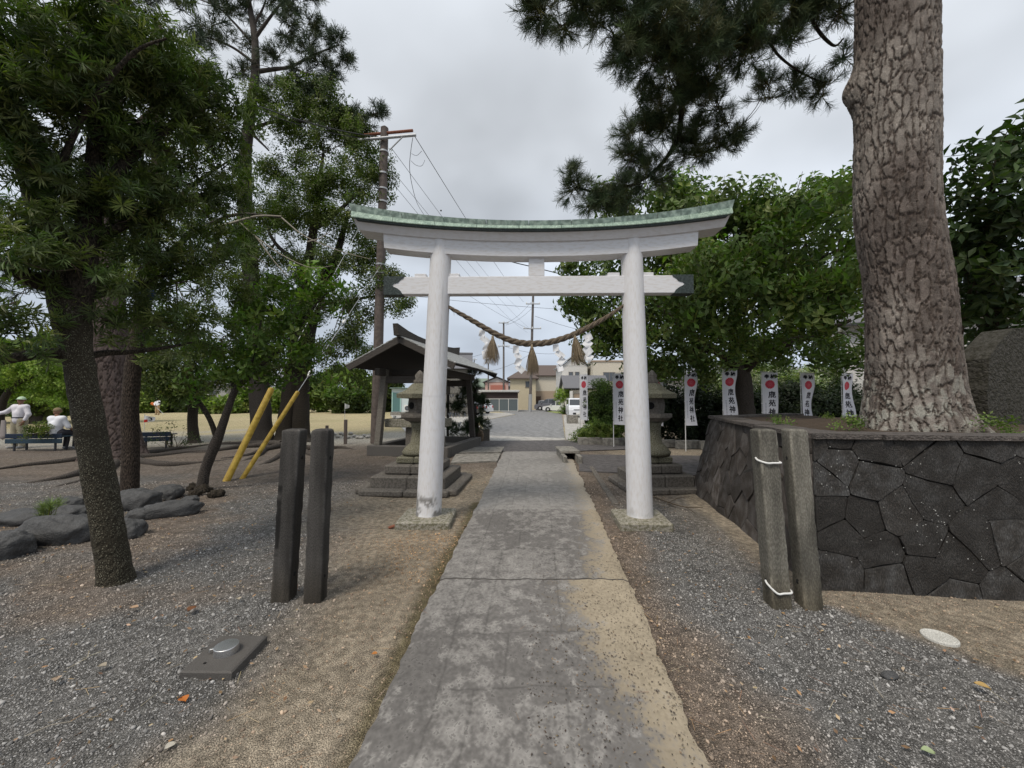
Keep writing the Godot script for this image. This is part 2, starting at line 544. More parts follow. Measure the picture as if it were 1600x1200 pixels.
func make_leaf_meshes() -> void:
	rng.seed = 77
	# whorls of narrow strap leaves at a twig's end
	for k in 3:
		var s := Shape.new()
		for i in 22:
			var h := rf(0.0, 0.10)
			var a := i * 2.4 + rf(-0.3, 0.3)
			var el := rf(0.15, 1.05) * (0.55 + h * 5.0)
			var d := Vector3(cos(a) * cos(el), sin(el), sin(a) * cos(el))
			blade(s, Vector3(0, h, 0), d, d.cross(Vector3.UP).normalized(), rf(0.085, 0.135), rf(0.009, 0.013), rf(0.05, 0.25), rf(0.75, 1.15))
		leafs["strap%d" % k] = s.mesh()
	# pine brushes: needles all round the end of a shoot
	for k in 3:
		var s := Shape.new()
		for i in (64 if k == 0 else 40):
			var h := rf(-0.02, 0.09)
			var a := i * 2.4 + rf(-0.3, 0.3)
			var el := rf(0.1, 1.15)
			var d := Vector3(cos(a) * cos(el), sin(el), sin(a) * cos(el))
			var side := d.cross(Vector3.UP).normalized().rotated(d, rf(-1, 1)) * (0.0019 if k == 0 else 0.0034)
			var tip := Vector3(0, h, 0) + d * rf(0.085, 0.125)
			s.col = grey(rf(0.7, 1.2))
			s.tri(Vector3(0, h, 0) - side, Vector3(0, h, 0) + side, tip + side * 0.6, Vector3.UP)
			s.tri(Vector3(0, h, 0) - side, tip - side * 0.6, tip + side * 0.6, Vector3.UP)
		s.col = Color(1.5, 0.8, 0.5)
		s.tube([Vector3(0, -0.14, 0), Vector3(0.004, 0.0, 0), Vector3(0, 0.08, 0)], [0.004, 0.004, 0.002], 4, false)
		leafs["pine%d" % k] = s.mesh()
	# sprays of broad, pointed, hanging leaves on a twig
	for k in 3:
		var s := Shape.new()
		s.col = Color(1.3, 0.7, 0.45)
		s.tube([Vector3(0, -0.06, 0), Vector3(0.01, 0.12, 0), Vector3(0.0, 0.26, 0.01)], [0.004, 0.003, 0.0015], 4, false)
		for i in 9:
			var h := 0.02 + i * 0.028
			var a := i * 2.6 + rf(-0.4, 0.4)
			var d := Vector3(cos(a), rf(-0.5, 0.35), sin(a)).normalized()
			var sd := d.cross(Vector3.UP).normalized().rotated(d, rf(-0.5, 0.5))
			blade(s, Vector3(0, h, 0) + d * 0.015, d, sd, rf(0.085, 0.125), rf(0.045, 0.06), rf(0.1, 0.45), rf(0.72, 1.2))
		leafs["broad%d" % k] = s.mesh()
	# dense sprigs of small oval leaves
	for k in 3:
		var s := Shape.new()
		for i in 16:
			var h := rf(0.0, 0.2)
			var a := i * 2.4 + rf(-0.4, 0.4)
			var d := Vector3(cos(a), rf(-0.2, 0.9), sin(a)).normalized()
			blade(s, Vector3(0, h, 0) + d * rf(0.0, 0.05), d, d.cross(Vector3.UP).normalized().rotated(d, rf(-0.7, 0.7)), rf(0.05, 0.075), rf(0.024, 0.034), rf(0.0, 0.2), rf(0.7, 1.25))
		leafs["small%d" % k] = s.mesh()
	# coarse tufts for plants far off, each blade the size of a leaf clump
	for k in 2:
		var s := Shape.new()
		for i in 22:
			var d := unit()
			d.y = absf(d.y) * 0.8 - 0.1
			d = d.normalized()
			blade(s, d * rf(0.0, 0.25), d, d.cross(Vector3(0.1, 1, 0.2)).normalized().rotated(d, rf(-1, 1)), rf(0.14, 0.24), rf(0.09, 0.15), rf(0.0, 0.3), rf(0.6, 1.3))
		leafs["clump%d" % k] = s.mesh()
	# grass and weed tufts
	var g := Shape.new()
	for i in 20:
		var a := rf(0, TAU)
		var d := Vector3(cos(a) * rf(0.1, 0.6), 1, sin(a) * rf(0.1, 0.6)).normalized()
		blade(g, Vector3(rf(-0.03, 0.03), 0, rf(-0.03, 0.03)), d, d.cross(Vector3(sin(a), 0, -cos(a))).normalized(), rf(0.06, 0.16), 0.008, 0.25, rf(0.7, 1.2))
	leafs["weed0"] = g.mesh()


class Sprigs:
	var x: Array[Transform3D] = []
	var c := PackedColorArray()


func tint(pal: Array) -> Color:
	var a: Color = pal[rng.randi() % pal.size()]
	var k := rf(0.75, 1.25)
	return Color(a.r * k * rf(0.9, 1.1), a.g * k, a.b * k * rf(0.85, 1.15))


func sprig(o: Sprigs, p: Vector3, grow: Vector3, size: float, pal: Array) -> void:
	var y := grow.normalized()
	var xx := y.cross(unit()).normalized()
	o.x.append(Transform3D(Basis(xx, y, xx.cross(y)) * size, p))
	o.c.append(tint(pal))


# uneven clumps of sprigs through an ellipsoid: small knots set in it, gaps between them
func clumps(o: Sprigs, c: Vector3, r: Vector3, knots: int, per: int, knot_r: float, size: Vector2, pal: Array, droop := 0.0, shell := 0.45) -> void:
	for k in knots:
		var d := unit()
		var q := c + d * r * pow(rng.randf(), shell)
		var tone := rf(0.75, 1.2)
		for i in per:
			var e := unit()
			var p := q + e * Vector3(knot_r, knot_r * 0.7, knot_r) * pow(rng.randf(), 0.5)
			sprig(o, p, d * 0.6 + e * 0.7 + Vector3(0, 0.35 - droop, 0), rf(size.x, size.y), pal)
			o.c[o.c.size() - 1] *= tone


func crown(parent: Node3D, o: Sprigs, kinds: Array, m: Material, called := "crown") -> void:
	# sprigs are dealt out over the variants of their mesh
	for k in kinds.size():
		var xs: Array[Transform3D] = []
		var cs := PackedColorArray()
		for i in range(k, o.x.size(), kinds.size()):
			xs.append(o.x[i])
			cs.append(o.c[i])
		if xs.size():
			many(called, leafs[kinds[k]], m, xs, cs, parent)


# ---------------------------------------------------------------- camera, sky, sun
func set_up() -> void:
	var cam := Camera3D.new()
	cam.name = "camera"
	cam.position = EYE
	cam.rotation.x = PITCH
	cam.fov = rad_to_deg(2.0 * atan(600.0 / FOCAL))
	cam.near = 0.05
	cam.far = 2500.0
	add_child(cam)
	var env := Environment.new()
	env.background_mode = Environment.BG_SKY
	env.tonemap_mode = Environment.TONE_MAPPER_LINEAR
	env.tonemap_exposure = 1.52
	env.sdfgi_enabled = true
	env.ssao_enabled = true
	env.ssil_enabled = true
	var ps := PanoramaSkyMaterial.new()
	ps.panorama = ImageTexture.create_from_image(overcast())
	var sky := Sky.new()
	sky.sky_material = ps
	env.sky = sky
	env.background_energy_multiplier = 1.0
	var we := WorldEnvironment.new()
	we.name = "world"
	we.environment = env
	add_child(we)
	var sun := DirectionalLight3D.new()
	sun.name = "sun"
	sun.light_energy = 0.5
	sun.light_color = Color(1.0, 0.96, 0.9)
	sun.light_angular_distance = 16.0
	sun.shadow_enabled = true
	sun.rotation = Vector3(deg_to_rad(-58.0), deg_to_rad(-32.0), 0)
	add_child(sun)


func overcast() -> Image:
	var w := 768
	var h := 384
	var im := Image.create(w, h, false, Image.FORMAT_RGBF)
	var n := FastNoiseLite.new()
	n.noise_type = FastNoiseLite.TYPE_SIMPLEX_SMOOTH
	n.seed = 12
	n.frequency = 1.0
	n.fractal_octaves = 5
	for y in h:
		var e := (0.5 - (y + 0.5) / h) * PI
		var up := maxf(sin(e), 0.0)
		for x in w:
			var a := (x + 0.5) / w * TAU
			var d := Vector3(cos(e) * cos(a), sin(e), cos(e) * sin(a))
			# the cloud sheet seen in perspective: wide overhead, thin bands low down
			var q := Vector3(d.x, 0, d.z) / (up + 0.22) * 0.55
			var k := n.get_noise_3d(q.x, 3.0, q.z)
			var k2 := n.get_noise_3d(q.x * 2.6 + 9.0, 8.0, q.z * 2.6)
			var l := 0.418 + 0.19 * up + (0.3 * k + 0.11 * k2) * (0.35 + 0.65 * smoothstep(0.0, 0.4, up))
			var blue := 1.0 - smoothstep(0.05, 0.6, up)
			im.set_pixel(x, y, Color(l * (0.93 - 0.06 * blue), l * (0.985 - 0.004 * blue), l * (1.06 + 0.08 * blue)))
	return im


# ---------------------------------------------------------------- ground
func left_edge(z: float) -> float:
	return -0.755 + 0.043 * z


func right_edge(z: float) -> float:
	return 0.685 + 0.088 * z


# how much sand, loose stones, brown needle litter and dry grass lie at a spot: (sand, gravel, brown, field)
func lying(x: float, z: float) -> Color:
	var n1 := fbm.get_noise_2d(x * 16.0, z * 16.0)
	var n2 := fbm.get_noise_2d(x * 70.0 + 300.0, z * 70.0)
	var n := n1 * 0.75 + n2 * 0.45
	var sand := 0.0
	var brown := 0.0
	var dl := left_edge(z) - x
	var dr := x - right_edge(z)
	if dl > -0.2:
		var wide := 0.42 + 0.17 * clampf(z, 0.0, 6.0) + 0.5 * smoothstep(3.0, 5.0, z)
		sand = 1.0 - smoothstep(wide * 0.55, wide * 1.3, dl + n * 0.8)
		sand *= 1.0 - smoothstep(8.0, 9.5, z + n)
		brown = smoothstep(6.0, 9.0, z + n * 2.5 + clampf(dl - 2.0, 0, 3) * 0.3) * (0.75 + 0.4 * n)
		brown = maxf(brown, smoothstep(0.0, 0.4, n1 + 0.4 * n2) * 0.8)
	else:
		brown = 1.0 - smoothstep(0.1, 0.55, dr + n * 0.5 - 0.14 * smoothstep(2.5, 1.6, z))
		brown = maxf(brown, smoothstep(5.4, 6.6, z + n * 1.4) * (0.7 + 0.5 * n))
		var a := on(1250, 930)
		var front := (z - (-a.z - (x - a.x) * 1.5)) + n * 0.35
		sand = smoothstep(-0.12, 0.22, front) * smoothstep(1.9, 2.5, x)
		if z > 3.0:
			var wall_x := lerpf(2.5, 3.13, clampf((z - 3.3) / 3.4, 0, 1))
			sand = maxf(sand * 0.3, 1.0 - smoothstep(0.12, 0.4, wall_x - x + n * 0.3)) * 0.9
	var field := 0.0
	if x < 3.0:
		field = smoothstep(12.2, 14.5, z + n * 1.6 - 0.06 * (x + 8.0))
	return Color(clampf(sand, 0, 1), clampf(1.0 - sand - brown - field, 0, 1), clampf(brown, 0, 1), field)


func ground_tone(x: float, z: float) -> Color:
	var k := lying(x, z)
	var n := fbm.get_noise_2d(x * 240.0, z * 240.0)
	var n3 := fbm.get_noise_2d(x * 30.0 + 90.0, z * 30.0)
	var c := Color(0.23, 0.222, 0.21) * (1.0 + 0.3 * n)
	c = c.lerp(Color(0.31, 0.25, 0.2) * (1.0 + 0.3 * n), k.b)
	c = c.lerp(Color(0.52, 0.44, 0.335) * (1.0 + 0.2 * n + 0.25 * n3), k.r)
	var dry := Color(0.66, 0.56, 0.34).lerp(Color(0.58, 0.55, 0.48), smoothstep(21.0, 16.0, z + n3 * 7.0))
	dry = dry.lerp(Color(0.46, 0.44, 0.22), clampf(n3 * 1.6, 0, 0.5) * smoothstep(15.0, 25.0, z))
	c = c.lerp(dry * (1.0 + 0.12 * n), k.a)
	# a mossy line where the path's left side meets the soil
	var dl := left_edge(z) - x
	if dl > -0.1 and dl < 0.3 and z < 6.0:
		c = c.lerp(Color(0.15, 0.125, 0.05), (1.0 - smoothstep(0.0, 0.11, absf(dl - 0.03) + n3 * 0.07)) * 0.75)
	if z > 60.0:
		c = c.lerp(Color(0.2, 0.22, 0.13), smoothstep(60.0, 75.0, z))
	return Color(c.r, c.g, c.b)


func ground_height(x: float, z: float) -> float:
	if z > 12.5 or (x > left_edge(z) - 0.02 and x < right_edge(z) + 0.02):
		return -0.012
	var k := lying(x, z)
	var h := 0.03 * fbm.get_noise_2d(x * 45.0, z * 45.0) + 0.012 * fbm.get_noise_2d(x * 190.0, z * 190.0) * (k.g + 0.5 * k.b)
	return h * smoothstep(12.5, 10.0, z)


func lines(fine_lo: float, fine_hi: float, step: float, lo: float, hi: float) -> PackedFloat32Array:
	var out := PackedFloat32Array()
	var a := []
	var x := fine_lo
	var s := step
	while x > lo:
		s *= 1.22
		x -= s
		a.push_front(x)
	out.append_array(PackedFloat32Array(a))
	x = fine_lo
	while x < fine_hi:
		out.append(x)
		x += step
	s = step
	while x < hi:
		out.append(x)
		s *= 1.22
		x += s
	out.append(hi)
	return out


func build_ground() -> void:
	var xs := lines(-7.0, 5.6, 0.045, -700.0, 700.0)
	var zs := lines(0.9, 9.5, 0.045, -60.0, 900.0)
	var s := Shape.new()
	s.sheet(xs.size(), zs.size(), func(i: int, j: int) -> Vector3: return Vector3(xs[i], ground_height(xs[i], zs[j]), -zs[j]), false,
		func(_i: int, _j: int, p: Vector3) -> Color: return ground_tone(p.x, -p.z))
	setting("ground", s, mt.ground)


func build_gravel() -> void:
	rng.seed = 501
	var meshes := []
	for k in 3:
		var s := Shape.new()
		s.sheet(6, 4, func(i: int, j: int) -> Vector3:
			var a := TAU * i / 6.0 + 0.3 * k
			var e := PI * (float(j) / 3 - 0.5)
			var d := Vector3(cos(e) * cos(a), sin(e) * 0.6, -cos(e) * sin(a) * 0.75)
			return d * (1.0 + 0.5 * fine.get_noise_3d(d.x * 90.0, d.y * 90.0 + k * 50.0, d.z * 90.0)), true)
		meshes.append(s.mesh())
	var sets := [Sprigs.new(), Sprigs.new(), Sprigs.new()]
	var n := 0
	for ring in [[1.3, 2.2, 30000], [2.2, 3.2, 46000], [3.2, 4.6, 50000], [4.6, 7.5, 45000]]:
		for i in ring[2]:
			var z := sqrt(lerpf(ring[0] * ring[0], ring[1] * ring[1], rng.randf()))
			var x := rf(-1.42, 1.42) * z
			if x > left_edge(z) - 0.03 and x < right_edge(z) + 0.02:
				continue
			if x > 2.45 and z > 3.4 - 0.1 * (x - 2.5):
				continue
			var k := lying(x, z)
			var chance: float = k.g + 0.5 * k.b + 0.12 * k.r
			if k.a > 0.3 or rng.randf() > chance:
				continue
			var r := rf(0.0018, 0.0045) * (1.0 + 0.13 * z) * (rf(1.6, 2.8) if rng.randf() < 0.05 else 1.0)
			var b := Basis.from_euler(Vector3(rf(-0.6, 0.6), rf(0, TAU), rf(-0.6, 0.6))) * Basis.from_scale(Vector3(r, r, r))
			var o: Sprigs = sets[n % 3]
			n += 1
			o.x.append(Transform3D(b, Vector3(x, ground_height(x, z) + r * 0.25, -z)))
			var t := rf(0.12, 0.36) if rng.randf() < 0.93 else rf(0.36, 0.55)
			var warm := k.b * 0.25 + k.r * 0.3
			o.c.append(Color(t * (1.03 + warm), t, t * (0.96 - warm * 0.8)))
	for k in 3:
		many("gravel", meshes[k], mt.gravel, sets[k].x, sets[k].c, self)


func build_litter() -> void:
	# dry pine needles, twigs and seed scraps
	rng.seed = 502
	var s := Shape.new()
	s.tri(Vector3(-0.5, 0, -0.012), Vector3(-0.5, 0, 0.012), Vector3(0.5, 0.02, 0.004), Vector3.UP)
	s.tri(Vector3(-0.5, 0, -0.012), Vector3(0.5, 0.02, 0.004), Vector3(0.5, 0.02, -0.008), Vector3.UP)
	var o := Sprigs.new()
	for i in 15000:
		var z := sqrt(lerpf(1.5, 170.0, rng.randf()))
		var x := rf(-1.42, 1.42) * z
		if x > 2.45 and z > 3.3:
			continue
		var inside := x > left_edge(z) and x < right_edge(z)
		var k := lying(x, z)
		if rng.randf() > (0.05 if inside else 0.45 + k.b * 0.5):
			continue
		var l := rf(0.03, 0.11)
		o.x.append(Transform3D(Basis.from_euler(Vector3(rf(-0.15, 0.15), rf(0, TAU), 0)) * Basis.from_scale(Vector3(l, l, l * 1.6)), Vector3(x, (0.04 if inside else 0.014), -z)))
		o.c.append(tint([Color(0.3, 0.2, 0.11), Color(0.22, 0.13, 0.08), Color(0.36, 0.3, 0.2)]))
	many("pine_needle_litter", s.mesh(), mt.litter, o.x, o.c, self)
	var f := Shape.new()
	f.tri(Vector3(-1, 0, 0), Vector3(0.2, 0.15, 0.55), Vector3(1, 0.1, 0.1), Vector3.UP)
	f.tri(Vector3(-1, 0, 0), Vector3(1, 0.1, 0.1), Vector3(0.1, 0.0, -0.5), Vector3.UP)
	var q := Sprigs.new()
	for i in 3400:
		var z := sqrt(lerpf(1.7, 16.0, rng.randf()))
		var w := right_edge(z) - left_edge(z)
		var x := right_edge(z) + 0.05 - w * 0.55 * pow(rng.randf(), 1.7)
		if rng.randf() > smoothstep(4.2, 2.0, z) * 0.9 + 0.12:
			continue
		var l := rf(0.003, 0.0085)
		q.x.append(Transform3D(Basis.from_euler(Vector3(rf(-0.3, 0.3), rf(0, TAU), rf(-0.3, 0.3))) * Basis.from_scale(Vector3.ONE * l), Vector3(x, 0.040, -z)))
		q.c.append(tint([Color(0.06, 0.045, 0.035), Color(0.09, 0.065, 0.045), Color(0.2, 0.15, 0.1)]))
	for i in 2600:
		var z := sqrt(lerpf(1.7, 36.0, rng.randf()))
		var x := rf(-1.42, 1.42) * z
		if (x > left_edge(z) and x < right_edge(z)) or (x > 2.4 and z > 3.3):
			continue
		var l := rf(0.006, 0.018)
		q.x.append(Transform3D(Basis.from_euler(Vector3(rf(-0.4, 0.4), rf(0, TAU), rf(-0.4, 0.4))) * Basis.from_scale(Vector3.ONE * l), Vector3(x, 0.016, -z)))
		q.c.append(tint([Color(0.3, 0.19, 0.1), Color(0.4, 0.3, 0.2), Color(0.16, 0.1, 0.06)]))
	many("leaf_scraps", f.mesh(), mt.litter, q.x, q.c, self)


func crack_z(x: float) -> float:
	return 3.37 - 0.02 * x + 0.035 * fbm.get_noise_2d(x * 160.0, 7.0) + 0.02 * fbm.get_noise_2d(x * 600.0, 40.0)


func path_tone(x: float, z: float) -> Color:
	var n := fbm.get_noise_2d(x * 55.0, z * 42.0)
	var n2 := fbm.get_noise_2d(x * 160.0 + 80.0, z * 120.0)
	var n3 := fbm.get_noise_2d(x * 700.0, z * 600.0 + 60.0)
	var n4 := fbm.get_noise_2d(x * 2600.0, z * 2200.0 + 600.0)
	# pale scuffed skin left in broken patches on darker concrete
	var worn := smoothstep(0.0, 0.22, n * 0.5 + n2 * 0.55 + n3 * 0.5 + n4 * 0.2 + 0.14 * smoothstep(0.35, -0.6, x - 0.1 * z) - (0.07 if z < 3.4 else -0.03))
	var c := Color(0.155, 0.146, 0.138).lerp(Color(0.25, 0.238, 0.223), worn * (0.5 + 0.7 * n3 + 0.5 * n4))
	c = c * (1.0 + 0.28 * n4 + 0.22 * n3 + 0.2 * n)
	var from_right := right_edge(z) - x
	var sandy := 0.14 + 0.36 * smoothstep(1.55, 3.1, z)
	if z > 3.38:
		sandy = 0.17 + 0.1 * smoothstep(4.5, 3.4, z)
	var sand := 1.0 - smoothstep(sandy - 0.12, sandy + 0.12, from_right + n2 * 0.14 + n3 * 0.16 + n4 * 0.14)
	c = c.lerp(Color(0.34, 0.288, 0.212) * (1.0 + 0.2 * n3 + 0.2 * n2 + 0.25 * n4), sand)
	if n4 > 0.34 and n3 > 0.0:
		c = c * 0.55
	if z > 5.5:
		c = c.lerp(Color(0.34, 0.33, 0.31), 0.3)
	c = c * (0.76 + 0.24 * path_joint(x, z))
	return Color(c.r, c.g, c.b)


func path_joint(x: float, z: float) -> float:
	# faint old joints: a line down each side, crosswise joints, short ones between them
	var d := 1.0
	d = minf(d, absf(x - (left_edge(z) + 0.27)) / 0.012)
	var rows := [1.35, 2.13, 2.62, 4.05, 4.55, 5.15, 5.75, 6.5, 7.3, 8.2]
	for i in rows.size():
		var zz: float = rows[i]
		if x < right_edge(z) - 0.33 and x > left_edge(z) + 0.26:
			d = minf(d, absf(z - zz - 0.015 * sin(x * 5.0)) / 0.013)
		if i > 0 and z > rows[i - 1] and z < zz:
			var w := right_edge(z) - left_edge(z)
			for k in ([0.4] if i % 2 == 0 else [0.3, 0.62]):
				d = minf(d, absf(x - left_edge(z) - w * k) / 0.012)
	return clampf(d, 0.0, 1.0)


func path_slab(p: Node3D, z0: Callable, z1: Callable, rows: int, tw: int, th: int) -> void:
	var s := Shape.new()
	var nx := 60
	var where := func(i: int, j: int) -> Vector3:
		var f := float(i) / (nx - 1)
		var zm := 4.0
		for r in 2:
			var xm := lerpf(left_edge(zm), right_edge(zm), f)
			zm = lerpf(z0.call(xm), z1.call(xm), float(j) / (rows - 1))
		var rag := (0.03 * fbm.get_noise_2d(zm * 90.0, 5.0 if f < 0.5 else 55.0) + 0.02 * fbm.get_noise_2d(zm * 420.0, 25.0 if f < 0.5 else 75.0)) * absf(f - 0.5) * 2.0
		var x := lerpf(left_edge(zm) + rag, right_edge(zm) + rag * 1.5, f)
		var h := 0.034 + 0.006 * fbm.get_noise_2d(x * 60.0, zm * 60.0) - 0.006 * (1.0 - path_joint(x, zm)) - 0.014 * smoothstep(0.05, 0.0, minf(minf(f, 1.0 - f) * 1.6, 1.0))
		return Vector3(x, h, -zm)
	s.sheet(nx, rows, where)
	var im := Image.create(tw, th, false, Image.FORMAT_RGB8)
	for y in th:
		var z := lerpf(z0.call(0.15), z1.call(0.15), (y + 0.5) / th)
		for x in tw:
			im.set_pixel(x, y, path_tone(lerpf(left_edge(z), right_edge(z), (x + 0.5) / tw), z).linear_to_srgb())
	var skin := mat("path_skin_%d" % th, Color.WHITE, 0.88, {"tex": ImageTexture.create_from_image(im), "uv": true, "spec": 0.3})
	skin.texture_repeat = false
	setting("slab", s, skin, p)
	s = Shape.new()
	for e in [0, rows - 1]:
		for i in nx - 1:
			var a: Vector3 = where.call(i, e)
			var b: Vector3 = where.call(i + 1, e)
			s.quad(a, b, b - Vector3(0, 0.09, 0), a - Vector3(0, 0.09, 0), Vector3(0, 0, 1 if e == 0 else -1))
	for e in [0, nx - 1]:
		for j in rows - 1:
			var a: Vector3 = where.call(e, j)
			var b: Vector3 = where.call(e, j + 1)
			s.quad(a, b, b - Vector3(0, 0.09, 0), a - Vector3(0, 0.09, 0), Vector3(-1 if e == 0 else 1, 0, 0))
	setting("slab_edge", s, mt.path_side, p)


func flat_poly(pts: Array, y: float, s: Shape, drop := 0.0) -> void:
	var poly := PackedVector2Array()
	for q in pts:
		poly.append(Vector2(q.x, q.z))
	var id := Geometry2D.triangulate_polygon(poly)
	for k in range(0, id.size(), 3):
		s.tri(Vector3(poly[id[k]].x, y, poly[id[k]].y), Vector3(poly[id[k + 1]].x, y, poly[id[k + 1]].y), Vector3(poly[id[k + 2]].x, y, poly[id[k + 2]].y), Vector3.UP)
	if drop > 0.0:
		var turn := -1.0 if Geometry2D.is_polygon_clockwise(poly) else 1.0
		for i in poly.size():
			var a := poly[i]
			var b := poly[(i + 1) % poly.size()]
			s.quad(Vector3(a.x, y, a.y), Vector3(b.x, y, b.y), Vector3(b.x, y - drop, b.y), Vector3(a.x, y - drop, a.y), Vector3((b - a).y, 0, -(b - a).x) * turn)


func build_paving() -> void:
	var path := Node3D.new()
	path.name = "path"
	path.set_meta("kind", "structure")
	add_child(path)
	path_slab(path, func(_x: float) -> float: return 0.0, func(x: float) -> float: return crack_z(x) - 0.004, 160, 460, 1100)
	path_slab(path, func(x: float) -> float: return crack_z(x) + 0.012 + 0.012 * absf(fbm.get_noise_2d(x * 300.0, 3.0)), func(_x: float) -> float: return 11.6, 240, 330, 1150)
	var s := Shape.new()
	flat_poly([on(905, 737), on(1110, 745), ground_at(2000, 8.4), ground_at(1700, 10.9), on(1100, 713), on(905, 711)], 0.02, s, 0.05)
	setting("lane", s, mt.new_asphalt)
	s = Shape.new()
	flat_poly([ground_at(690, 14.6), ground_at(882, 14.9), ground_at(1020, 13.4), ground_at(1010, 12.4), ground_at(884, 11.7), ground_at(786, 11.75), ground_at(738, 12.6)], 0.022, s)
	setting("dark_asphalt", s, mt.new_asphalt)
	s = Shape.new()
	flat_poly([ground_at(768, 16.2), ground_at(882, 15.2), ground_at(878, 40.0), ground_at(872, 62.0), ground_at(1000, 75.0), ground_at(1000, 88.0), ground_at(740, 88.0), ground_at(806, 42.0), ground_at(748, 28.0)], 0.012, s)
	setting("road", s, mt.asphalt)
	s = Shape.new()
	flat_poly([ground_at(640, 17.0), ground_at(764, 16.2), ground_at(744, 28.0), ground_at(803, 42.0), ground_at(803, 48.0), ground_at(690, 48.0), ground_at(610, 40.0)], 0.008, s)
	setting("parking_area", s, mt.pale_concrete)
	s = Shape.new()
	flat_poly([ground_at(690, 14.7), ground_at(882, 15.0), ground_at(882, 15.8), ground_at(768, 16.9), ground_at(700, 17.2)], 0.016, s)
	setting("road_edge", s, mt.pale_concrete)
	# verge and forecourts right of the road
	s = Shape.new()
	flat_poly([ground_at(884, 15.2), ground_at(905, 16.0), ground_at(930, 24.0), ground_at(930, 40.0), ground_at(880, 40.0)], 0.01, s)
	setting("forecourt", s, mt.pale_concrete)
	s = Shape.new()
	flat_poly([ground_at(868, 46.0), ground_at(890, 44.0), ground_at(893, 50.0), ground_at(852, 53.0)], 0.05, s, 0.06)
	setting("grass_verge", s, mat("verge", Color(0.32, 0.38, 0.12), 1.0, {"tex": tx.grain, "scale": 2.0}))
	# worn concrete apron left of the path
	var apron := Node3D.new()
	apron.name = "pavement"
	apron.set_meta("kind", "structure")
	add_child(apron)
	for q in [[on(704, 726), on(777, 723), on(782, 711), on(712, 712)], [on(714, 710), on(783, 709), on(788, 700), on(742, 701)]]:
		s = Shape.new()
		flat_poly(q, 0.05, s, 0.08)
		setting("slab", s, mt.slab_concrete, apron)
	# low kerb stones in front of the hedge
	var kerb := Node3D.new()
	kerb.name = "kerb"
	kerb.set_meta("kind", "structure")
	add_child(kerb)
	rng.seed = 91
	var u := 902.0
	while u < 1490.0:
		var z := 13.6 - 1.2 * clampf((u - 900.0) / 180.0, 0, 1)
		var p := ground_at(u + 19, z, 0.13)
		s = Shape.new()
		s.box(X(p, 0.1 if u < 1080 else 0.0, rf(-0.01, 0.01)), Vector3(38.0 * z / FOCAL - 0.015, 0.26 + rf(-0.01, 0.01), 0.16), 0.012)
		setting("kerb_stone", s, mt.slab_concrete, kerb)
		u += 38.0
	# culvert beside the path: two side walls, a cover slab, dark water channel below
	var cu := thing("culvert", "concrete culvert with a dark opening beside the path's far end", "culvert", on(891, 722))
	s = Shape.new()
	var a := on(884, 724)
	var w := ground_at(898, 9.6).x - ground_at(882, 9.6).x
	s.box(X(Vector3(a.x - 0.03, 0.07, a.z - 0.6)), Vector3(0.09, 0.24, 1.5), 0.01)
	wpart("side_wall", s, mt.slab_concrete, cu)
	s = Shape.new()
	s.box(X(Vector3(a.x + 0.34, 0.07, a.z - 0.6)), Vector3(0.09, 0.24, 1.5), 0.01)
	wpart("side_wall", s, mt.slab_concrete, cu)
	s = Shape.new()
	s.box(X(Vector3(a.x + 0.155, 0.225, a.z - 0.85), 0.03), Vector3(0.5, 0.07, 1.0), 0.012)
	wpart("cover_slab", s, mt.slab_concrete, cu)
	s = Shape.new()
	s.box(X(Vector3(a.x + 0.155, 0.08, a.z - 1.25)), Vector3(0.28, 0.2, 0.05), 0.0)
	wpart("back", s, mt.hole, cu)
	# narrow gutter stones along the path's right side
	for k in 9:
		s = Shape.new()
		var z := 6.0 + k * 0.36
		s.box(X(Vector3(right_edge(z) + 0.34, 0.005, -z), -0.088, 0, rf(-0.03, 0.03)), Vector3(0.1, 0.05, 0.35), 0.012)
		setting("gutter_stone", s, mt.granite, kerb)
	# hills at the end of the road
	s = Shape.new()
	s.sheet(60, 6, func(i: int, j: int) -> Vector3:
		var x := -330.0 + i * 10.0
		return Vector3(x, (13.0 + 9.0 * fbm.get_noise_2d(x * 1.1, 3.0) + 5.0 * sin(x * 0.013)) * sin(j / 5.0 * PI * 0.5) - 0.3, -380.0 - j * 22.0 - 0.0005 * x * x), false, null, true)
	setting("hills", s, mat("hill", Color(0.09, 0.13, 0.06), 1.0, {"tex": tx.stain, "scale": 0.02}))


# ---------------------------------------------------------------- the torii gate and its rope
var gate_mid := Vector3.ZERO
var gate_r := Vector3.RIGHT


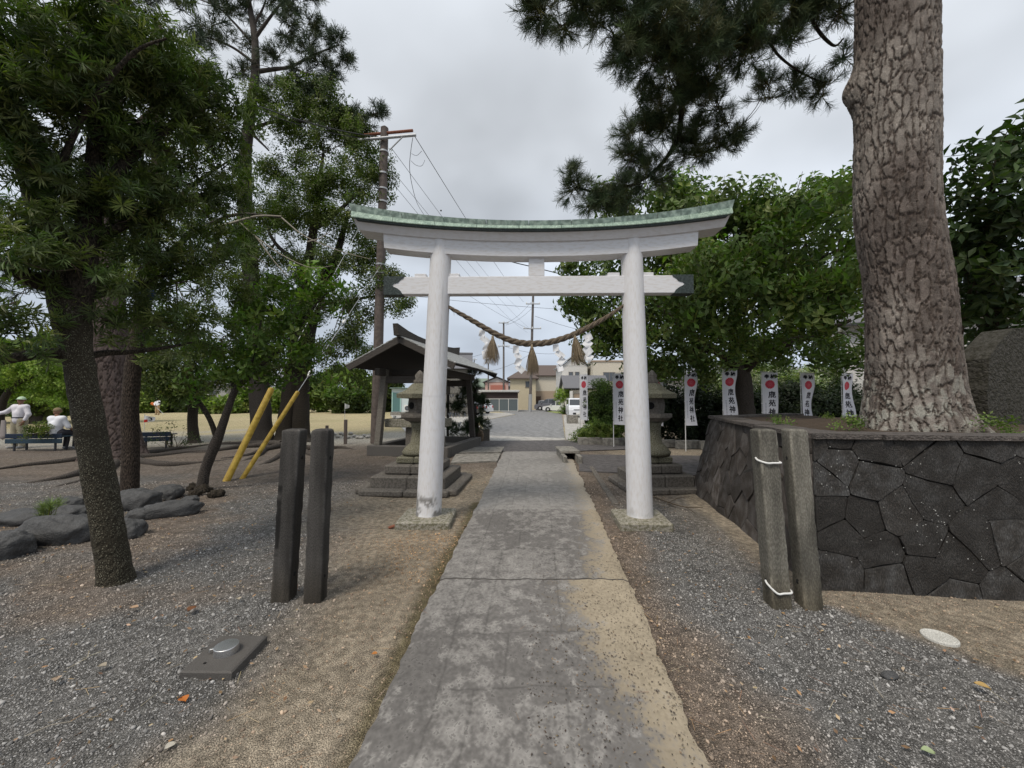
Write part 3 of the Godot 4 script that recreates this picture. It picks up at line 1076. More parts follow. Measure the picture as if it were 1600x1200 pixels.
func build_torii() -> void:
	var foot := [ground_at(671.5, 5.0), ground_at(997.5, 4.95)]
	var head := [at(690, 393, 5.0), at(986.5, 393, 4.95)]
	gate_mid = (foot[0] + foot[1]) * 0.5
	gate_r = (foot[1] - foot[0]).normalized()
	var yaw := atan2(-gate_r.z, gate_r.x)
	var t := thing("torii_gate", "white painted torii gate with a green copper roof over the path", "torii gate", gate_mid)
	for k in 2:
		# pillar: slight taper, drooping dirt near its foot
		var s := Shape.new()
		var f: Vector3 = foot[k] + Vector3(0, 0.1, 0)
		var h: Vector3 = head[k] + Vector3(0, 0.16, 0)
		s.sheet(48, 150, func(i: int, j: int) -> Vector3:
			var a := TAU * i / 48.0
			var q := float(j) / 149
			var r := lerpf(0.158, 0.133, q) + 0.0022 * fbm.get_noise_3d(cos(a) * 60.0, q * 500.0, sin(a) * 60.0 + k * 99.0)
			if j == 0:
				r += 0.006
			return f.lerp(h, q) + Vector3(cos(a) * r, 0, -sin(a) * r), true,
			func(i: int, j: int, p: Vector3) -> Color:
				var d := p.y - 0.1
				var n := fbm.get_noise_3d(p.x * 500.0, p.y * 330.0, p.z * 500.0) + 0.5 * fine.get_noise_3d(p.x * 2600.0, p.y * 1500.0, p.z * 2600.0)
				var dirt := smoothstep(0.02, 0.35, n + 0.25 - d * (1.5 if k == 0 else 5.0)) * smoothstep(0.34, 0.2, d) * (1.0 if k == 0 else 0.25)
				# a long hair crack down the left pillar
				var a := TAU * i / 48.0
				var crack := 0.0
				if k == 0:
					var ca := -1.05 + 0.12 * fbm.get_noise_1d(p.y * 150.0)
					crack = (1.0 - smoothstep(0.0, 0.09, absf(angle_difference(a, ca)))) * smoothstep(1.9, 2.1, p.y) * smoothstep(3.1, 2.9, p.y) * 0.35
				var seam := (1.0 - smoothstep(0.0, 0.02, absf(p.y - (1.62 if k == 0 else 1.36) - 0.02 * sin(a)))) * 0.12
				return Color.WHITE.lerp(Color(0.2, 0.19, 0.17), clampf(dirt * 0.85 + crack + seam, 0, 0.9)))
		wpart("pillar", s, mt.pillar_paint, t)
		s = Shape.new()
		var ped: Vector3 = foot[k] + Vector3(-0.02 if k == 0 else 0.01, 0.04, -0.02)
		s.box(X(ped, yaw + (0.03 if k == 0 else -0.05)), Vector3(0.66 if k == 0 else 0.62, 0.115, 0.62), 0.018)
		s.lathe([Vector2(0.235, 0.05), Vector2(0.22, 0.085), Vector2(0.175, 0.105), Vector2(0.15, 0.108)], 28, X(Vector3(f.x, 0.005, f.z)))
		wpart("pedestal", s, mt.pedestal, t)
	var frame := Transform3D(Basis(Vector3.UP, yaw), Vector3(gate_mid.x, 0, gate_mid.z))
	# the lower tie beam through both pillars
	var y0 := at(840, 461, 4.98).y
	var y1 := at(840, 434, 4.98).y
	var xl := -1.0
	var a := frame.affine_inverse() * at(603, 447, 5.0)
	var b := frame.affine_inverse() * at(1078, 450, 4.95)
	var s := Shape.new()
	s.box(frame * X(Vector3((a.x + b.x) * 0.5, (y0 + y1) * 0.5, 0)), Vector3(b.x - a.x, y1 - y0, 0.13), 0.006)
	wpart("tie_beam", s, mt.beam_paint, t)
	# dark metal end shoes with a scalloped inner edge
	for k in 2:
		s = Shape.new()
		var sg := -1.0 if k == 0 else 1.0
		var e := a.x if k == 0 else b.x
		var hh := (y1 - y0) * 0.5 + 0.006
		var poly := PackedVector2Array()
		for q in [[-0.012, -1.0], [0.27, -1.0], [0.24, -0.62], [0.19, -0.32], [0.14, -0.16], [0.115, 0.0], [0.14, 0.2], [0.2, 0.3], [0.23, 0.58], [0.275, 0.78], [0.29, 1.0], [-0.012, 1.0]]:
			poly.append(Vector2(e - sg * q[0] * 0.88, (y0 + y1) * 0.5 + q[1] * hh))
		s.prism(poly, -0.072, 0.072, frame)
		wpart("end_shoe", s, mt.dark_copper, t)
		for g in [-1.0, 1.0]:
			var w := Shape.new()
			var px: float = (frame.affine_inverse() * foot[k]).x - sg * 0.09
			w.box(frame * X(Vector3(px + g * 0.215, y1 + 0.022, 0)), Vector3(0.15, 0.05, 0.09), 0.005)
			wpart("wedge", w, mt.beam_paint, t)
	# strut between the beams
	s = Shape.new()
	var m := frame.affine_inverse() * at(838, 420, 5.0)
	var yt := at(838, 398, 4.95).y
	s.box(frame * X(Vector3(m.x, (y1 + yt + 0.05) * 0.5, 0)), Vector3(0.2, yt - y1 + 0.05, 0.12), 0.006)
	wpart("strut", s, mt.beam_paint, t)
	# upper beam and roof are swept along a curve that lifts at both ends
	var lo := frame.affine_inverse() * at(600, 390, 4.9)
	var hi := frame.affine_inverse() * at(1086, 385, 4.9)
	var cx := (lo.x + hi.x) * 0.5 + 0.0
	var base_y := at(842, 402, 4.9).y
	var curve := func(x: float) -> float: return 0.027 * pow(absf(x), 2.0) + 0.0024 * pow(absf(x), 3.0)
	var thick := func(x: float, y: float) -> float: return y if y < 0.288 else 0.288 + (y - 0.288) * (0.66 + 0.075 * x * x)
	var sweep := func(sh: Shape, prof: Array, x0: float, x1: float, tilt: float, steps: int) -> void:
		var mid := Vector2.ZERO
		for q in prof:
			mid += q / prof.size()
		for i in steps:
			var xa := lerpf(x0, x1, float(i) / steps)
			var xb := lerpf(x0, x1, float(i + 1) / steps)
			for j in prof.size():
				var p: Vector2 = prof[j]
				var q: Vector2 = prof[(j + 1) % prof.size()]
				var pt := func(x: float, w: Vector2) -> Vector3:
					return frame * Vector3(cx + x * (1.0 + tilt * w.y), base_y + curve.call(x) + thick.call(x, w.y), w.x)
				var nn := Vector2((q - p).y, -(q - p).x)
				if nn.dot((p + q) * 0.5 - mid) < 0.0:
					nn = -nn
				sh.quad(pt.call(xa, p), pt.call(xb, p), pt.call(xb, q), pt.call(xa, q), frame.basis * Vector3(0, nn.y, nn.x))
		for e in [x0, x1]:
			for j in range(1, prof.size() - 1):
				var z := func(w: Vector2) -> Vector3: return frame * Vector3(cx + e * (1.0 + tilt * w.y), base_y + curve.call(e) + thick.call(e, w.y), w.x)
				sh.tri(z.call(prof[0]), z.call(prof[j]), z.call(prof[j + 1]), frame.basis * Vector3(signf(e), 0, 0))
	var half := (hi.x - lo.x) * 0.5
	s = Shape.new()
	sweep.call(s, [Vector2(-0.11, 0), Vector2(0.11, 0), Vector2(0.115, 0.185), Vector2(-0.115, 0.185)], -half, half, 0.03, 40)
	wpart("upper_beam", s, mt.beam_paint, t)
	s = Shape.new()
	var tip := half + 0.27
	sweep.call(s, [Vector2(-0.14, 0.183), Vector2(0.14, 0.183), Vector2(0.22, 0.31), Vector2(-0.22, 0.31)], -tip, tip, 0.13, 44)
	wpart("roof_beam", s, mt.beam_paint, t)
	# copper roof in panels, seams between them
	var n := 9
	var rt := half + 0.29
	for i in n:
		var xa := lerpf(-rt, rt, float(i) / n) + (0.003 if i > 0 else 0.0)
		var xb := lerpf(-rt, rt, float(i + 1) / n) - (0.003 if i < n - 1 else 0.0)
		s = Shape.new()
		sweep.call(s, [Vector2(-0.262, 0.29), Vector2(0.262, 0.29), Vector2(0.264, 0.3), Vector2(0.206, 0.386), Vector2(-0.206, 0.386), Vector2(-0.264, 0.3)], xa, xb, 0.11, 6)
		wpart("eave_panel", s, mt.pale_copper, t)
		s = Shape.new()
		var off := 0.12 if i < n - 1 else 0.0
		var off0 := 0.12 if i > 0 else 0.0
		sweep.call(s, [Vector2(-0.192, 0.37), Vector2(0.192, 0.37), Vector2(0.205, 0.485), Vector2(0.0, 0.52), Vector2(-0.205, 0.485)], xa + off0, xb + off, 0.12, 6)
		wpart("roof_panel", s, mt.copper, t)
	s = Shape.new()
	sweep.call(s, [Vector2(-0.25, 0.27), Vector2(0.25, 0.27), Vector2(0.252, 0.288), Vector2(-0.252, 0.288)], -rt + 0.05, rt - 0.05, 0.11, 44)
	wpart("drip_edge", s, mt.dark_copper, t)


var rope_line := []


func rope_at(f: float) -> Vector3:
	# hangs between the pillars; lowest right of the middle
	var k := clampf(f, 0.0, 1.0) * (rope_line.size() - 1)
	var i := mini(int(k), rope_line.size() - 2)
	return rope_line[i].lerp(rope_line[i + 1], k - i)


func build_rope() -> void:
	rope_line = spline([at(697, 477, 4.98), at(712, 486, 4.97), at(740, 502, 4.96), at(775, 522, 4.95), at(805, 534, 4.95), at(832, 537, 4.95), at(862, 534, 4.94), at(893, 524, 4.94), at(922, 510, 4.93), at(950, 494, 4.93), at(976, 476, 4.93)], 14)
	var m := rope_line.size()
	var o := thing("straw_rope", "twisted straw rope hanging between the white gate pillars", "rope", rope_at(0.5))
	for k in 3:
		var s := Shape.new()
		var pts := []
		var rad := []
		var total := 0.0
		for i in range(0, m):
			if i > 0:
				total += (rope_line[i] - rope_line[i - 1]).length()
			var f := float(i) / (m - 1)
			var r := 0.013 + 0.02 * pow(sin(PI * clampf(f, 0.02, 0.98)), 0.8)
			var dir: Vector3 = (rope_line[mini(i + 1, m - 1)] - rope_line[maxi(i - 1, 0)]).normalized()
			var sd := dir.cross(Vector3.UP).normalized()
			var up := sd.cross(dir)
			var a := total * 22.0 + TAU * k / 3.0
			pts.append(rope_line[i] + (sd * cos(a) + up * sin(a)) * r * 0.62)
			rad.append(r * 0.72)
		s.tube(pts, rad, 9)
		wpart("strand", s, mt.rope, o)
	# wisps of straw along the rope
	rng.seed = 40
	var s := Shape.new()
	for i in 190:
		var f := rf(0.03, 0.97)
		var p := rope_at(f)
		var dir := (rope_at(f + 0.02) - rope_at(f - 0.02)).normalized()
		var d := (dir * rf(-0.6, 1.0) + unit() * 0.5).normalized()
		s.bar(p + d * 0.02, p + d * rf(0.045, 0.075), 0.0011, 3)
	wpart("wisp", s, mt.straw, o).set_meta("kind", "stuff")
	var tl := ["straw tassel nearest the left gate pillar, hanging from the rope", "straw tassel at the lowest point of the gate rope, darkest and middle of three", "pale straw tassel at the rope's rising end near the right pillar"]
	var td := [[771, 527, 567, 22, 10], [832, 540, 583, 18, 3], [899, 525, 567, 20, 8]]
	for k in 3:
		var q: Array = td[k]
		var top := at(q[0] - 1, q[1], 4.92)
		var bot := at(q[0] - (3 if k == 0 else (0 if k == 1 else -5)), q[2], 4.92)
		var th := thing("straw_tassel", tl[k], "tassel", bot, 0.0, "straw tassels on the gate rope")
		var core := Shape.new()
		core.tube([top + Vector3(0, 0.02, 0), top.lerp(bot, 0.25), top.lerp(bot, 0.5), top.lerp(bot, 0.66)], [0.014, 0.026, 0.036, 0.03], 12)
		wpart("bundle", core, mt.straw, th)
		var st := Shape.new()
		for i in 300:
			var a := rf(0, TAU)
			var r := sqrt(rng.randf())
			var wide: float = q[3] * 0.0082 * 0.62
			var e := bot + Vector3(cos(a) * r * wide, rf(-0.035, 0.08), sin(a) * r * wide)
			var g := top.lerp(e, 0.5) + Vector3(cos(a), 0, sin(a)) * r * 0.012
			st.tube([top + Vector3(cos(a), 0, sin(a)) * 0.008, g, e], [0.0016, 0.0016, 0.0011], 3, false)
		wpart("loose_straw", st, mt.straw, th).set_meta("kind", "stuff")
		var bind := Shape.new()
		bind.tube([top.lerp(bot, 0.1), top.lerp(bot, 0.16)], [0.024, 0.026], 10)
		wpart("binding", bind, mt.rope, th)
	# folded zigzag paper streamers
	var pl := ["white zigzag paper streamer beside the left straw tassel", "white zigzag paper streamer between left and middle straw tassels", "white zigzag paper streamer between middle and right straw tassels, long and drooping", "wide white zigzag paper streamer nearest the right gate pillar"]
	var pd := [
		[[754, 516], [752, 526], [764, 536], [757, 548], [759, 561]],
		[[806, 540], [806, 552], [812, 560], [807, 571], [818, 581]],
		[[868, 538], [869, 549], [881, 559], [873, 569], [877, 580]],
		[[916, 522], [922, 532], [914, 542], [923, 553], [916, 564]]]
	for k in 4:
		var th := thing("paper_streamer", pl[k], "paper streamer", at(pd[k][4][0], pd[k][4][1], 4.93), 0.0, "paper streamers on the gate rope")
		for i in 4:
			var a := at(pd[k][i][0], pd[k][i][1], 4.93 + 0.012 * (i % 2))
			var b := at(pd[k][i + 1][0], pd[k][i + 1][1], 4.93 + 0.012 * ((i + 1) % 2))
			var w := 0.1 if k < 3 else 0.14
			var sh := Shape.new()
			var run := (b - a).normalized()
			var sd := (Vector3(-run.y, run.x, 0.0).normalized() + Vector3(0, 0, 0.25 - 0.15 * k)).normalized() * w * 0.38
			sh.sheet(5, 5, func(x: int, y: int) -> Vector3:
				return a.lerp(b, y / 4.0) + sd * (x / 2.0 - 1.0) + Vector3(0, 0, 0.012 * sin(x * 0.9 + y * 0.8 + k)))
			wpart("fold", sh, mt.paper, th)


# ---------------------------------------------------------------- stone things
func lantern(p: Vector3, yaw: float, label: String, wide: float, k: float) -> void:
	var t := thing("stone_lantern", label, "stone lantern", p, yaw, "stone lanterns flanking the path behind the gate")
	var s := Shape.new()
	# lowest course: separate kerb slabs
	for g in 4:
		for e in 2:
			s = Shape.new()
			var l := wide * 0.5
			s.box(X(Vector3(0, 0, 0), g * PI / 2) * X(Vector3((e - 0.5) * l + (0.06 if e == 0 else -0.06), 0.045, wide * 0.5 - 0.11), 0, 0, 0.01 * (e - 0.5)), Vector3(l - 0.135 if e == 0 else l - 0.135, 0.1, 0.2), 0.02)
			part("base_slab", s, mt.granite, t)
	var tiers := [[wide * 0.74, 0.0, 0.28], [wide * 0.54, 0.28, 0.44], [wide * 0.37, 0.44, 0.56]]
	for i in 3:
		var q: Array = tiers[i]
		for e in [-1.0, 1.0]:
			s = Shape.new()
			s.box(X(Vector3(e * q[0] * 0.251, (q[1] + q[2]) * 0.5 + 0.002 * e, 0.004 * e)), Vector3(q[0] * 0.498, q[2] - q[1] - 0.006, q[0]), 0.022)
			part("step_block", s, mt.granite if i < 2 else mt.mossy_granite, t)
	var r := 0.19 * k
	s = Shape.new()
	s.lathe([Vector2(0.0, 0.56), Vector2(r * 1.5, 0.56), Vector2(r * 1.62, 0.62), Vector2(r * 1.3, 0.7), Vector2(r * 0.85, 0.78), Vector2(r * 0.7, 0.95), Vector2(r * 0.78, 1.12), Vector2(r * 1.05, 1.17), Vector2(0.0, 1.17)], 20, X(Vector3.ZERO))
	part("shaft", s, mt.mossy_granite, t)
	s = Shape.new()
	s.lathe([Vector2(0, 1.17), Vector2(r * 1.2, 1.17), Vector2(r * 1.75, 1.24), Vector2(r * 1.75, 1.31), Vector2(0, 1.31)], 6, X(Vector3.ZERO), false)
	part("platform", s, mt.granite, t)
	s = Shape.new()
	s.lathe([Vector2(0, 1.31), Vector2(r * 1.05, 1.31), Vector2(r * 1.12, 1.45), Vector2(r * 1.05, 1.58), Vector2(0, 1.58)], 6, X(Vector3.ZERO), false)
	part("light_box", s, mt.granite, t)
	for g in 3:
		s = Shape.new()
		s.lathe([Vector2(0.062, 0), Vector2(0.062, 0.02), Vector2(0, 0.02)], 14, X(Vector3.ZERO, g * TAU / 3 + 0.5) * X(Vector3(0, 1.45, -r * 0.955), 0, PI / 2 * -1.0))
		part("window", s, mt.hole, t)
	s = Shape.new()
	s.lathe([Vector2(r * 1.0, 1.575), Vector2(r * 2.15, 1.585), Vector2(r * 2.2, 1.66), Vector2(r * 1.35, 1.73), Vector2(r * 0.7, 1.85), Vector2(0, 1.87)], 6, X(Vector3.ZERO), false)
	part("roof", s, mt.mossy_granite, t)
	s = Shape.new()
	s.lathe([Vector2(r * 0.55, 1.85), Vector2(r * 0.62, 1.9), Vector2(r * 0.42, 1.93), Vector2(r * 0.48, 2.0), Vector2(r * 0.2, 2.07), Vector2(0, 2.1)], 16, X(Vector3.ZERO))
	part("finial", s, mt.granite, t)


# a square post of weathered stone, edges worn, standing a little out of true
func stone_post(p: Vector3, top: Vector3, yaw: float, w: float, m: Material, label: String, seed_: float, group: String) -> Node3D:
	var t := thing("stone_post", label, "stone post", p, 0.0, group)
	var s := Shape.new()
	var ax := Basis(Vector3.UP, yaw)
	var d := top - p
	s.sheet(40, 74, func(i: int, j: int) -> Vector3:
		var f := float(j) / 73
		var a := TAU * i / 40.0
		var c := Vector2(cos(a), sin(a))
		var sq := c / pow(pow(absf(c.x), 18.0) + pow(absf(c.y), 18.0), 1.0 / 18.0)
		var f2 := clampf(f / 0.93, 0.0, 1.0)
		var r := w * 0.5
		if f > 0.93:
			var e := (f - 0.93) / 0.07
			r *= (1.0 - 0.17 * e * e) if e < 0.75 else (0.9 * (1.0 - (e - 0.75) * 4.0) + 0.0001)
			f2 = 1.0 + 0.022 * sin(minf(e / 0.75, 1.0) * PI * 0.5) + (0.006 if e > 0.8 else 0.0)
		var y := f2 * 0.98
		var q := p + d * y + ax * Vector3(sq.x * r, 0, sq.y * r)
		var k := 0.0025 * fbm.get_noise_3d(q.x * 400.0 + seed_ * 90.0, q.y * 260.0, q.z * 400.0) + 0.0025 * fbm.get_noise_3d(q.x * 1700.0, q.y * 1200.0 + seed_ * 50.0, q.z * 1700.0)
		var edge := smoothstep(1.15, 1.38, sq.length())
		k -= edge * 0.004 * (0.5 + fbm.get_noise_3d(seed_ * 70.0, y * 900.0, floorf(a / (PI / 2)) * 50.0))
		return q + ax * Vector3(sq.x, 0, sq.y) * k, true,
		func(i: int, _j: int, q: Vector3) -> Color:
			var c := Vector2(cos(TAU * i / 40.0), sin(TAU * i / 40.0))
			var worn := smoothstep(1.25, 1.4, c.length() / maxf(absf(c.x), absf(c.y))) * smoothstep(-0.25, 0.3, fbm.get_noise_3d(q.x * 900.0, q.y * 500.0 + seed_ * 70.0, q.z * 900.0))
			var streak := 1.0 + 0.5 * fbm.get_noise_3d(q.x * 1300.0, q.y * 60.0 + seed_ * 70.0, q.z * 1300.0)
			var face := 0.85 + 0.3 * absf(fbm.get_noise_2d(roundf(c.angle() / (PI / 2)) * 77.0, seed_ * 55.0)) * 2.0
			var k := 0.5 * streak * face * (1.0 + 0.8 * worn)
			k *= 1.0 - 0.35 * smoothstep(-0.1, 0.3, fbm.get_noise_3d(q.x * 300.0, q.y * 90.0 + seed_ * 31.0, q.z * 300.0))
			if seed_ == 1.0 and c.y > 0.3 and c.x < -0.42:
				k *= lerpf(0.22, 1.0, smoothstep(0.17, 0.27, absf(q.y - 0.62) + 0.2 * fbm.get_noise_2d(q.y * 900.0, 3.0)))
			k *= 0.75 + 0.25 * smoothstep(0.0, 0.3, q.y)
			return Color(k * 1.02, k, k * 0.97).lerp(Color(k * 1.1, k, k * 0.84), smoothstep(0.35, 0.0, q.y)))
	wpart("shaft", s, m, t)
	return t


func hole_at(t: Node3D, p: Vector3, top: Vector3, h: float, w: float, side: float, r := 0.016) -> void:
	var s := Shape.new()
	p = p.lerp(top, h / top.y) + Vector3(side * (w * 0.5 + 0.001), 0, 0)
	var yaw := PI / 2 * side
	s.lathe([Vector2(r, -0.008), Vector2(r * 1.1, 0.0), Vector2(0, 0.001)], 12, X(p, yaw, PI / 2))
	wpart("hole", s, mt.hole, t)


func build_posts() -> void:
	var groups := ["pair of dark stone posts left of the path", "pair of grey stone posts by the stone wall"]
	var list := [
		[451, 3.13, 461, 3.13, 0.04, 0.142, "dark square stone post, outer one of the pair left of the path"],
		[499, 3.1, 505, 3.1, 0.04, 0.134, "dark square stone post, nearer the path in the left pair"],
		[1206, 3.0, 1192, 3.06, -0.06, 0.14, "grey square stone post with white cords, beside the stone wall's corner"],
		[1254, 2.98, 1240, 3.1, -0.1, 0.134, "grey square stone post leaning against the stone wall's corner, without cords"]]
	for n in 4:
		var q: Array = list[n]
		var p := ground_at(q[0], q[1], -0.03)
		var top := at(q[2], 672, q[3])
		var t := stone_post(p, top, q[4], q[5], mt.dark_post if n < 2 else mt.grey_post, q[6], n + 1.0, groups[n / 2])
		for h in [0.21, 1.1]:
			hole_at(t, p, top, h, q[5], 1.0 if n < 2 else -1.0)
		if n != 2:
			continue
		for k in 2:
			var s := Shape.new()
			var c := p.lerp(top, (0.2 if k == 0 else 1.095) / top.y)
			var w := 0.07
			var sag_ := 0.045 if k == 0 else 0.016
			var pp := spline([c + Vector3(-w - 0.004, 0.012, 0.0), c + Vector3(-w - 0.012, 0, 0.04), c + Vector3(-w * 0.6, -sag_, w + 0.012), c + Vector3(0.1 * w, -sag_, w + 0.012), c + Vector3(w * 0.9, -sag_ * 0.9, w + 0.012), c + Vector3(w + 0.012, -sag_ * 0.8, 0.03)], 5)
			var rr := []
			for e in pp:
				rr.append(0.0075)
			s.tube(pp, rr, 8)
			wpart("cord", s, mt.white_plastic, t).set_meta("label", ["lower white cord round the post", "upper white cord round the post"][k])


# convex cell of p among the sites, cut out of a rectangle
func cut_cells(sites: Array, lo: Vector2, hi: Vector2) -> Array:
	var out := []
	for i in sites.size():
		var poly := PackedVector2Array([lo, Vector2(hi.x, lo.y), hi, Vector2(lo.x, hi.y)])
		for j in sites.size():
			if i == j or sites[i].distance_to(sites[j]) > 1.4:
				continue
			var m: Vector2 = (sites[i] + sites[j]) * 0.5
			var d: Vector2 = sites[j] - sites[i]
			var next := PackedVector2Array()
			for q in poly.size():
				var a := poly[q]
				var b := poly[(q + 1) % poly.size()]
				var fa := (a - m).dot(d)
				var fb := (b - m).dot(d)
				if fa <= 0.0:
					next.append(a)
				if (fa < 0.0 and fb > 0.0) or (fa > 0.0 and fb < 0.0):
					next.append(a.lerp(b, fa / (fa - fb)))
			poly = next
			if poly.size() < 3:
				break
		out.append(poly)
	return out


func stone_face(t: Node3D, b0: Vector3, b1: Vector3, t0: Vector3, t1: Vector3, step: Vector2, prefix: String, bev: float, flat := 1.0) -> void:
	var l := b0.distance_to(b1)
	var hh := ((t0 + t1) * 0.5).distance_to((b0 + b1) * 0.5)
	var along := (b1 - b0).normalized()
	var out := along.cross(((t0 + t1) - (b0 + b1)).normalized()).normalized()
	var fr := Basis(along, out.cross(along), out)
	# sites thrown at random, none too near another; how near varies from place to place
	var sites := []
	for i in 4000:
		var q := Vector2(rf(-0.1, l + 0.1), rf(-0.05, hh + 0.05))
		var need := 0.55 + 1.6 * absf(fbm.get_noise_2d(q.x * 130.0 + l * 900.0, q.y * 130.0))
		var ok := true
		for e in sites:
			if ((e - q) / step).length() < need:
				ok = false
				break
		if ok:
			sites.append(q)
	for poly in cut_cells(sites, Vector2(0, -0.06), Vector2(l, hh)):
		if poly.size() < 3:
			continue
		# joint left open all round, corners barely worn
		var ins := Geometry2D.offset_polygon(poly, -rf(0.002, 0.004))
		if ins.is_empty():
			continue
		var q: PackedVector2Array = ins[0]
		var soft := PackedVector2Array()
		for i in q.size():
			var a := q[(i - 1 + q.size()) % q.size()]
			var b := q[i]
			var c := q[(i + 1) % q.size()]
			var m := (b + c) * 0.5 + (c - b).orthogonal() * rf(-0.035, 0.035)
			soft.append(b.lerp(a, minf(0.25, 0.01 / maxf(a.distance_to(b), 0.001))))
			soft.append(b.lerp(c, minf(0.25, 0.01 / maxf(c.distance_to(b), 0.001))))
			if b.distance_to(c) > 0.12:
				soft.append(m)
		if Geometry2D.triangulate_polygon(soft).is_empty():
			soft = q
		var s := Shape.new()
		var z1 := 0.014 + rf(0.0, 0.012) * flat
		var tx_ := rf(-0.03, 0.03) * flat
		var ty_ := rf(-0.03, 0.03) * flat
		s.prism(soft, -0.04, z1, Transform3D.IDENTITY, bev)
		var mid := Vector2.ZERO
		for e in soft:
			mid += e / soft.size()
		for i in s.v.size():
			var p := s.v[i]
			var z := p.z + (tx_ * (p.x - mid.x) + ty_ * (p.y - mid.y) if p.z > 0.0 else 0.0)
			var f := p.x / l
			var g := p.y / hh
			s.v[i] = b0.lerp(b1, f).lerp(t0.lerp(t1, f), g) + out * z
			s.n[i] = fr * s.n[i]
		wpart("stone", s, mt["%s%d" % [prefix, rng.randi() % 5]], t)


func build_platform() -> void:
	rng.seed = 222
	var a := on(1279, 921)
	var b := ground_at(1990, 2.86)
	var c := on(1083, 768)
	var at_a := at(1290, 681, 3.32)
	var h := 1.235
	var t := thing("stone_platform", "raised platform of dark irregular fitted stones under the giant pine", "stone wall", a)
	var top_a := Vector3(a.x + 0.05, h, a.z - 0.1)
	var top_c := at(1112, 657, 7.05)
	top_c.y = h
	var top_b := Vector3(b.x, h, b.z - 0.1)
	stone_face(t, a, b, top_a, top_b, Vector2(0.38, 0.28), "stone", 0.007)
	# the battered side that runs back from the corner
	stone_face(t, c, a, top_c, top_a, Vector2(0.26, 0.34), "side_stone", 0.007, 1.5)
	# solid body just behind the stones
	var s := Shape.new()
	var inn := 0.03
	var p := [Vector3(a.x + inn, -0.1, a.z - inn), Vector3(b.x, -0.1, b.z - inn), Vector3(b.x + 0.5, -0.1, -8.6), Vector3(c.x + inn, -0.1, c.z - 0.3)]
	var q := [Vector3(top_a.x + inn, h - 0.03, top_a.z - inn), Vector3(b.x, h - 0.03, b.z - 0.1 - inn), Vector3(b.x + 0.5, h - 0.03, -8.6), Vector3(top_c.x + inn, h - 0.03, c.z - 0.3)]
	var back := (a - c).normalized().cross(Vector3.UP).normalized() * -0.06
	p[0] = Vector3(a.x, -0.1, a.z - inn) + back
	p[3] = Vector3(c.x, -0.1, c.z - 0.3) + back * 2.4
	q[0] = Vector3(top_a.x, h - 0.03, top_a.z - inn) + back
	q[3] = Vector3(top_c.x, h - 0.03, c.z - 0.3) + back * 2.4
	var mid := Vector3(5, 0.5, -5)
	for i in 4:
		var j := (i + 1) % 4
		s.quad(p[i], p[j], q[j], q[i], (p[i] + p[j]) * 0.5 - mid)
	s.quad(q[0], q[1], q[2], q[3], Vector3.UP)
	wpart("core", s, mt.mortar, t)
	# earth on top
	s = Shape.new()
	s.sheet(60, 50, func(i: int, j: int) -> Vector3:
		var x := lerpf(0.0, 1.0, i / 59.0)
		var z := lerpf(0.0, 1.0, j / 49.0)
		var e: Vector3 = q[0].lerp(q[1], x).lerp(q[3].lerp(q[2], x), z)
		return e + Vector3(0.1 * (1.0 - x), 0.03 + 0.012 * fbm.get_noise_2d(e.x * 160.0, e.z * 160.0) + 0.1 * smoothstep(1.6, 0.3, Vector2(e.x - 4.75, e.z + 4.7).length()), -0.12 * (1.0 - z)))
	wpart("earth", s, mt.soil, t)
	# flat capstones with broken edges
	var edge := [[top_c, top_a, 9], [top_a, Vector3(b.x, h, b.z - 0.1), 6], [Vector3(b.x + 0.4, h, -8.5), top_c, 9]]
	for e in edge:
		var dir: Vector3 = (e[1] - e[0]).normalized()
		var side := Vector3.UP.cross(dir)
		var l: float = (e[1] - e[0]).length()
		var x := 0.0
		var n: int = e[2]
		for i in n:
			var w := l / n * rf(0.92, 1.08)
			if i == n - 1:
				w = l - x
			s = Shape.new()
			var poly := PackedVector2Array()
			for k in 6:
				poly.append(Vector2(x + 0.004 + (w - 0.008) * k / 5.0, -0.05 + rf(-0.018, 0.012)))
			for k in 4:
				poly.append(Vector2(x + w - 0.004 - (w - 0.008) * k / 3.0, 0.3 + rf(-0.02, 0.04)))
			var fr := Transform3D(Basis(dir, -side if side.dot(Vector3(5, 0, -5.5) - e[0]) < 0.0 else side, Vector3.UP), e[0])
			s.prism(poly, -0.012 + rf(-0.002, 0.002), 0.028 + rf(-0.004, 0.006), fr, 0.006)
			wpart("capstone", s, mt.coping, t)
			x += w
	# pale lichen flecks on the front stones
	rng.seed = 223
	s = Shape.new()
	var along := (b - a).normalized()
	var out := along.cross(Vector3.UP).normalized()
	if out.z < 0.0:
		out = -out
	var cen := []
	for i in 24:
		cen.append(Vector2(rf(0.05, 2.3), rf(0.15, 1.1)))
	for i in 230:
		var cc: Vector2 = cen[i % cen.size()] + Vector2(rng.randfn(0, 0.09), rng.randfn(0, 0.07))
		if cc.y < 0.05 or cc.y > 1.18 or cc.x < 0.0:
			continue
		var pz := a + along * cc.x + Vector3(0, cc.y, -0.1 * cc.y / h) + out * 0.023
		var r := rf(0.0015, 0.006)
		var u := along * r
		var w := Vector3(0, r * rf(0.5, 1.1), 0)
		s.quad(pz - u - w * 0.4, pz + u * rf(0.4, 1.0) - w, pz + u * 0.7 + w, pz - u * 0.6 + w * 0.8, out)
	wpart("lichen", s, mt.fleck, t).set_meta("kind", "stuff")
	# ferns and seedlings on the top
	rng.seed = 224
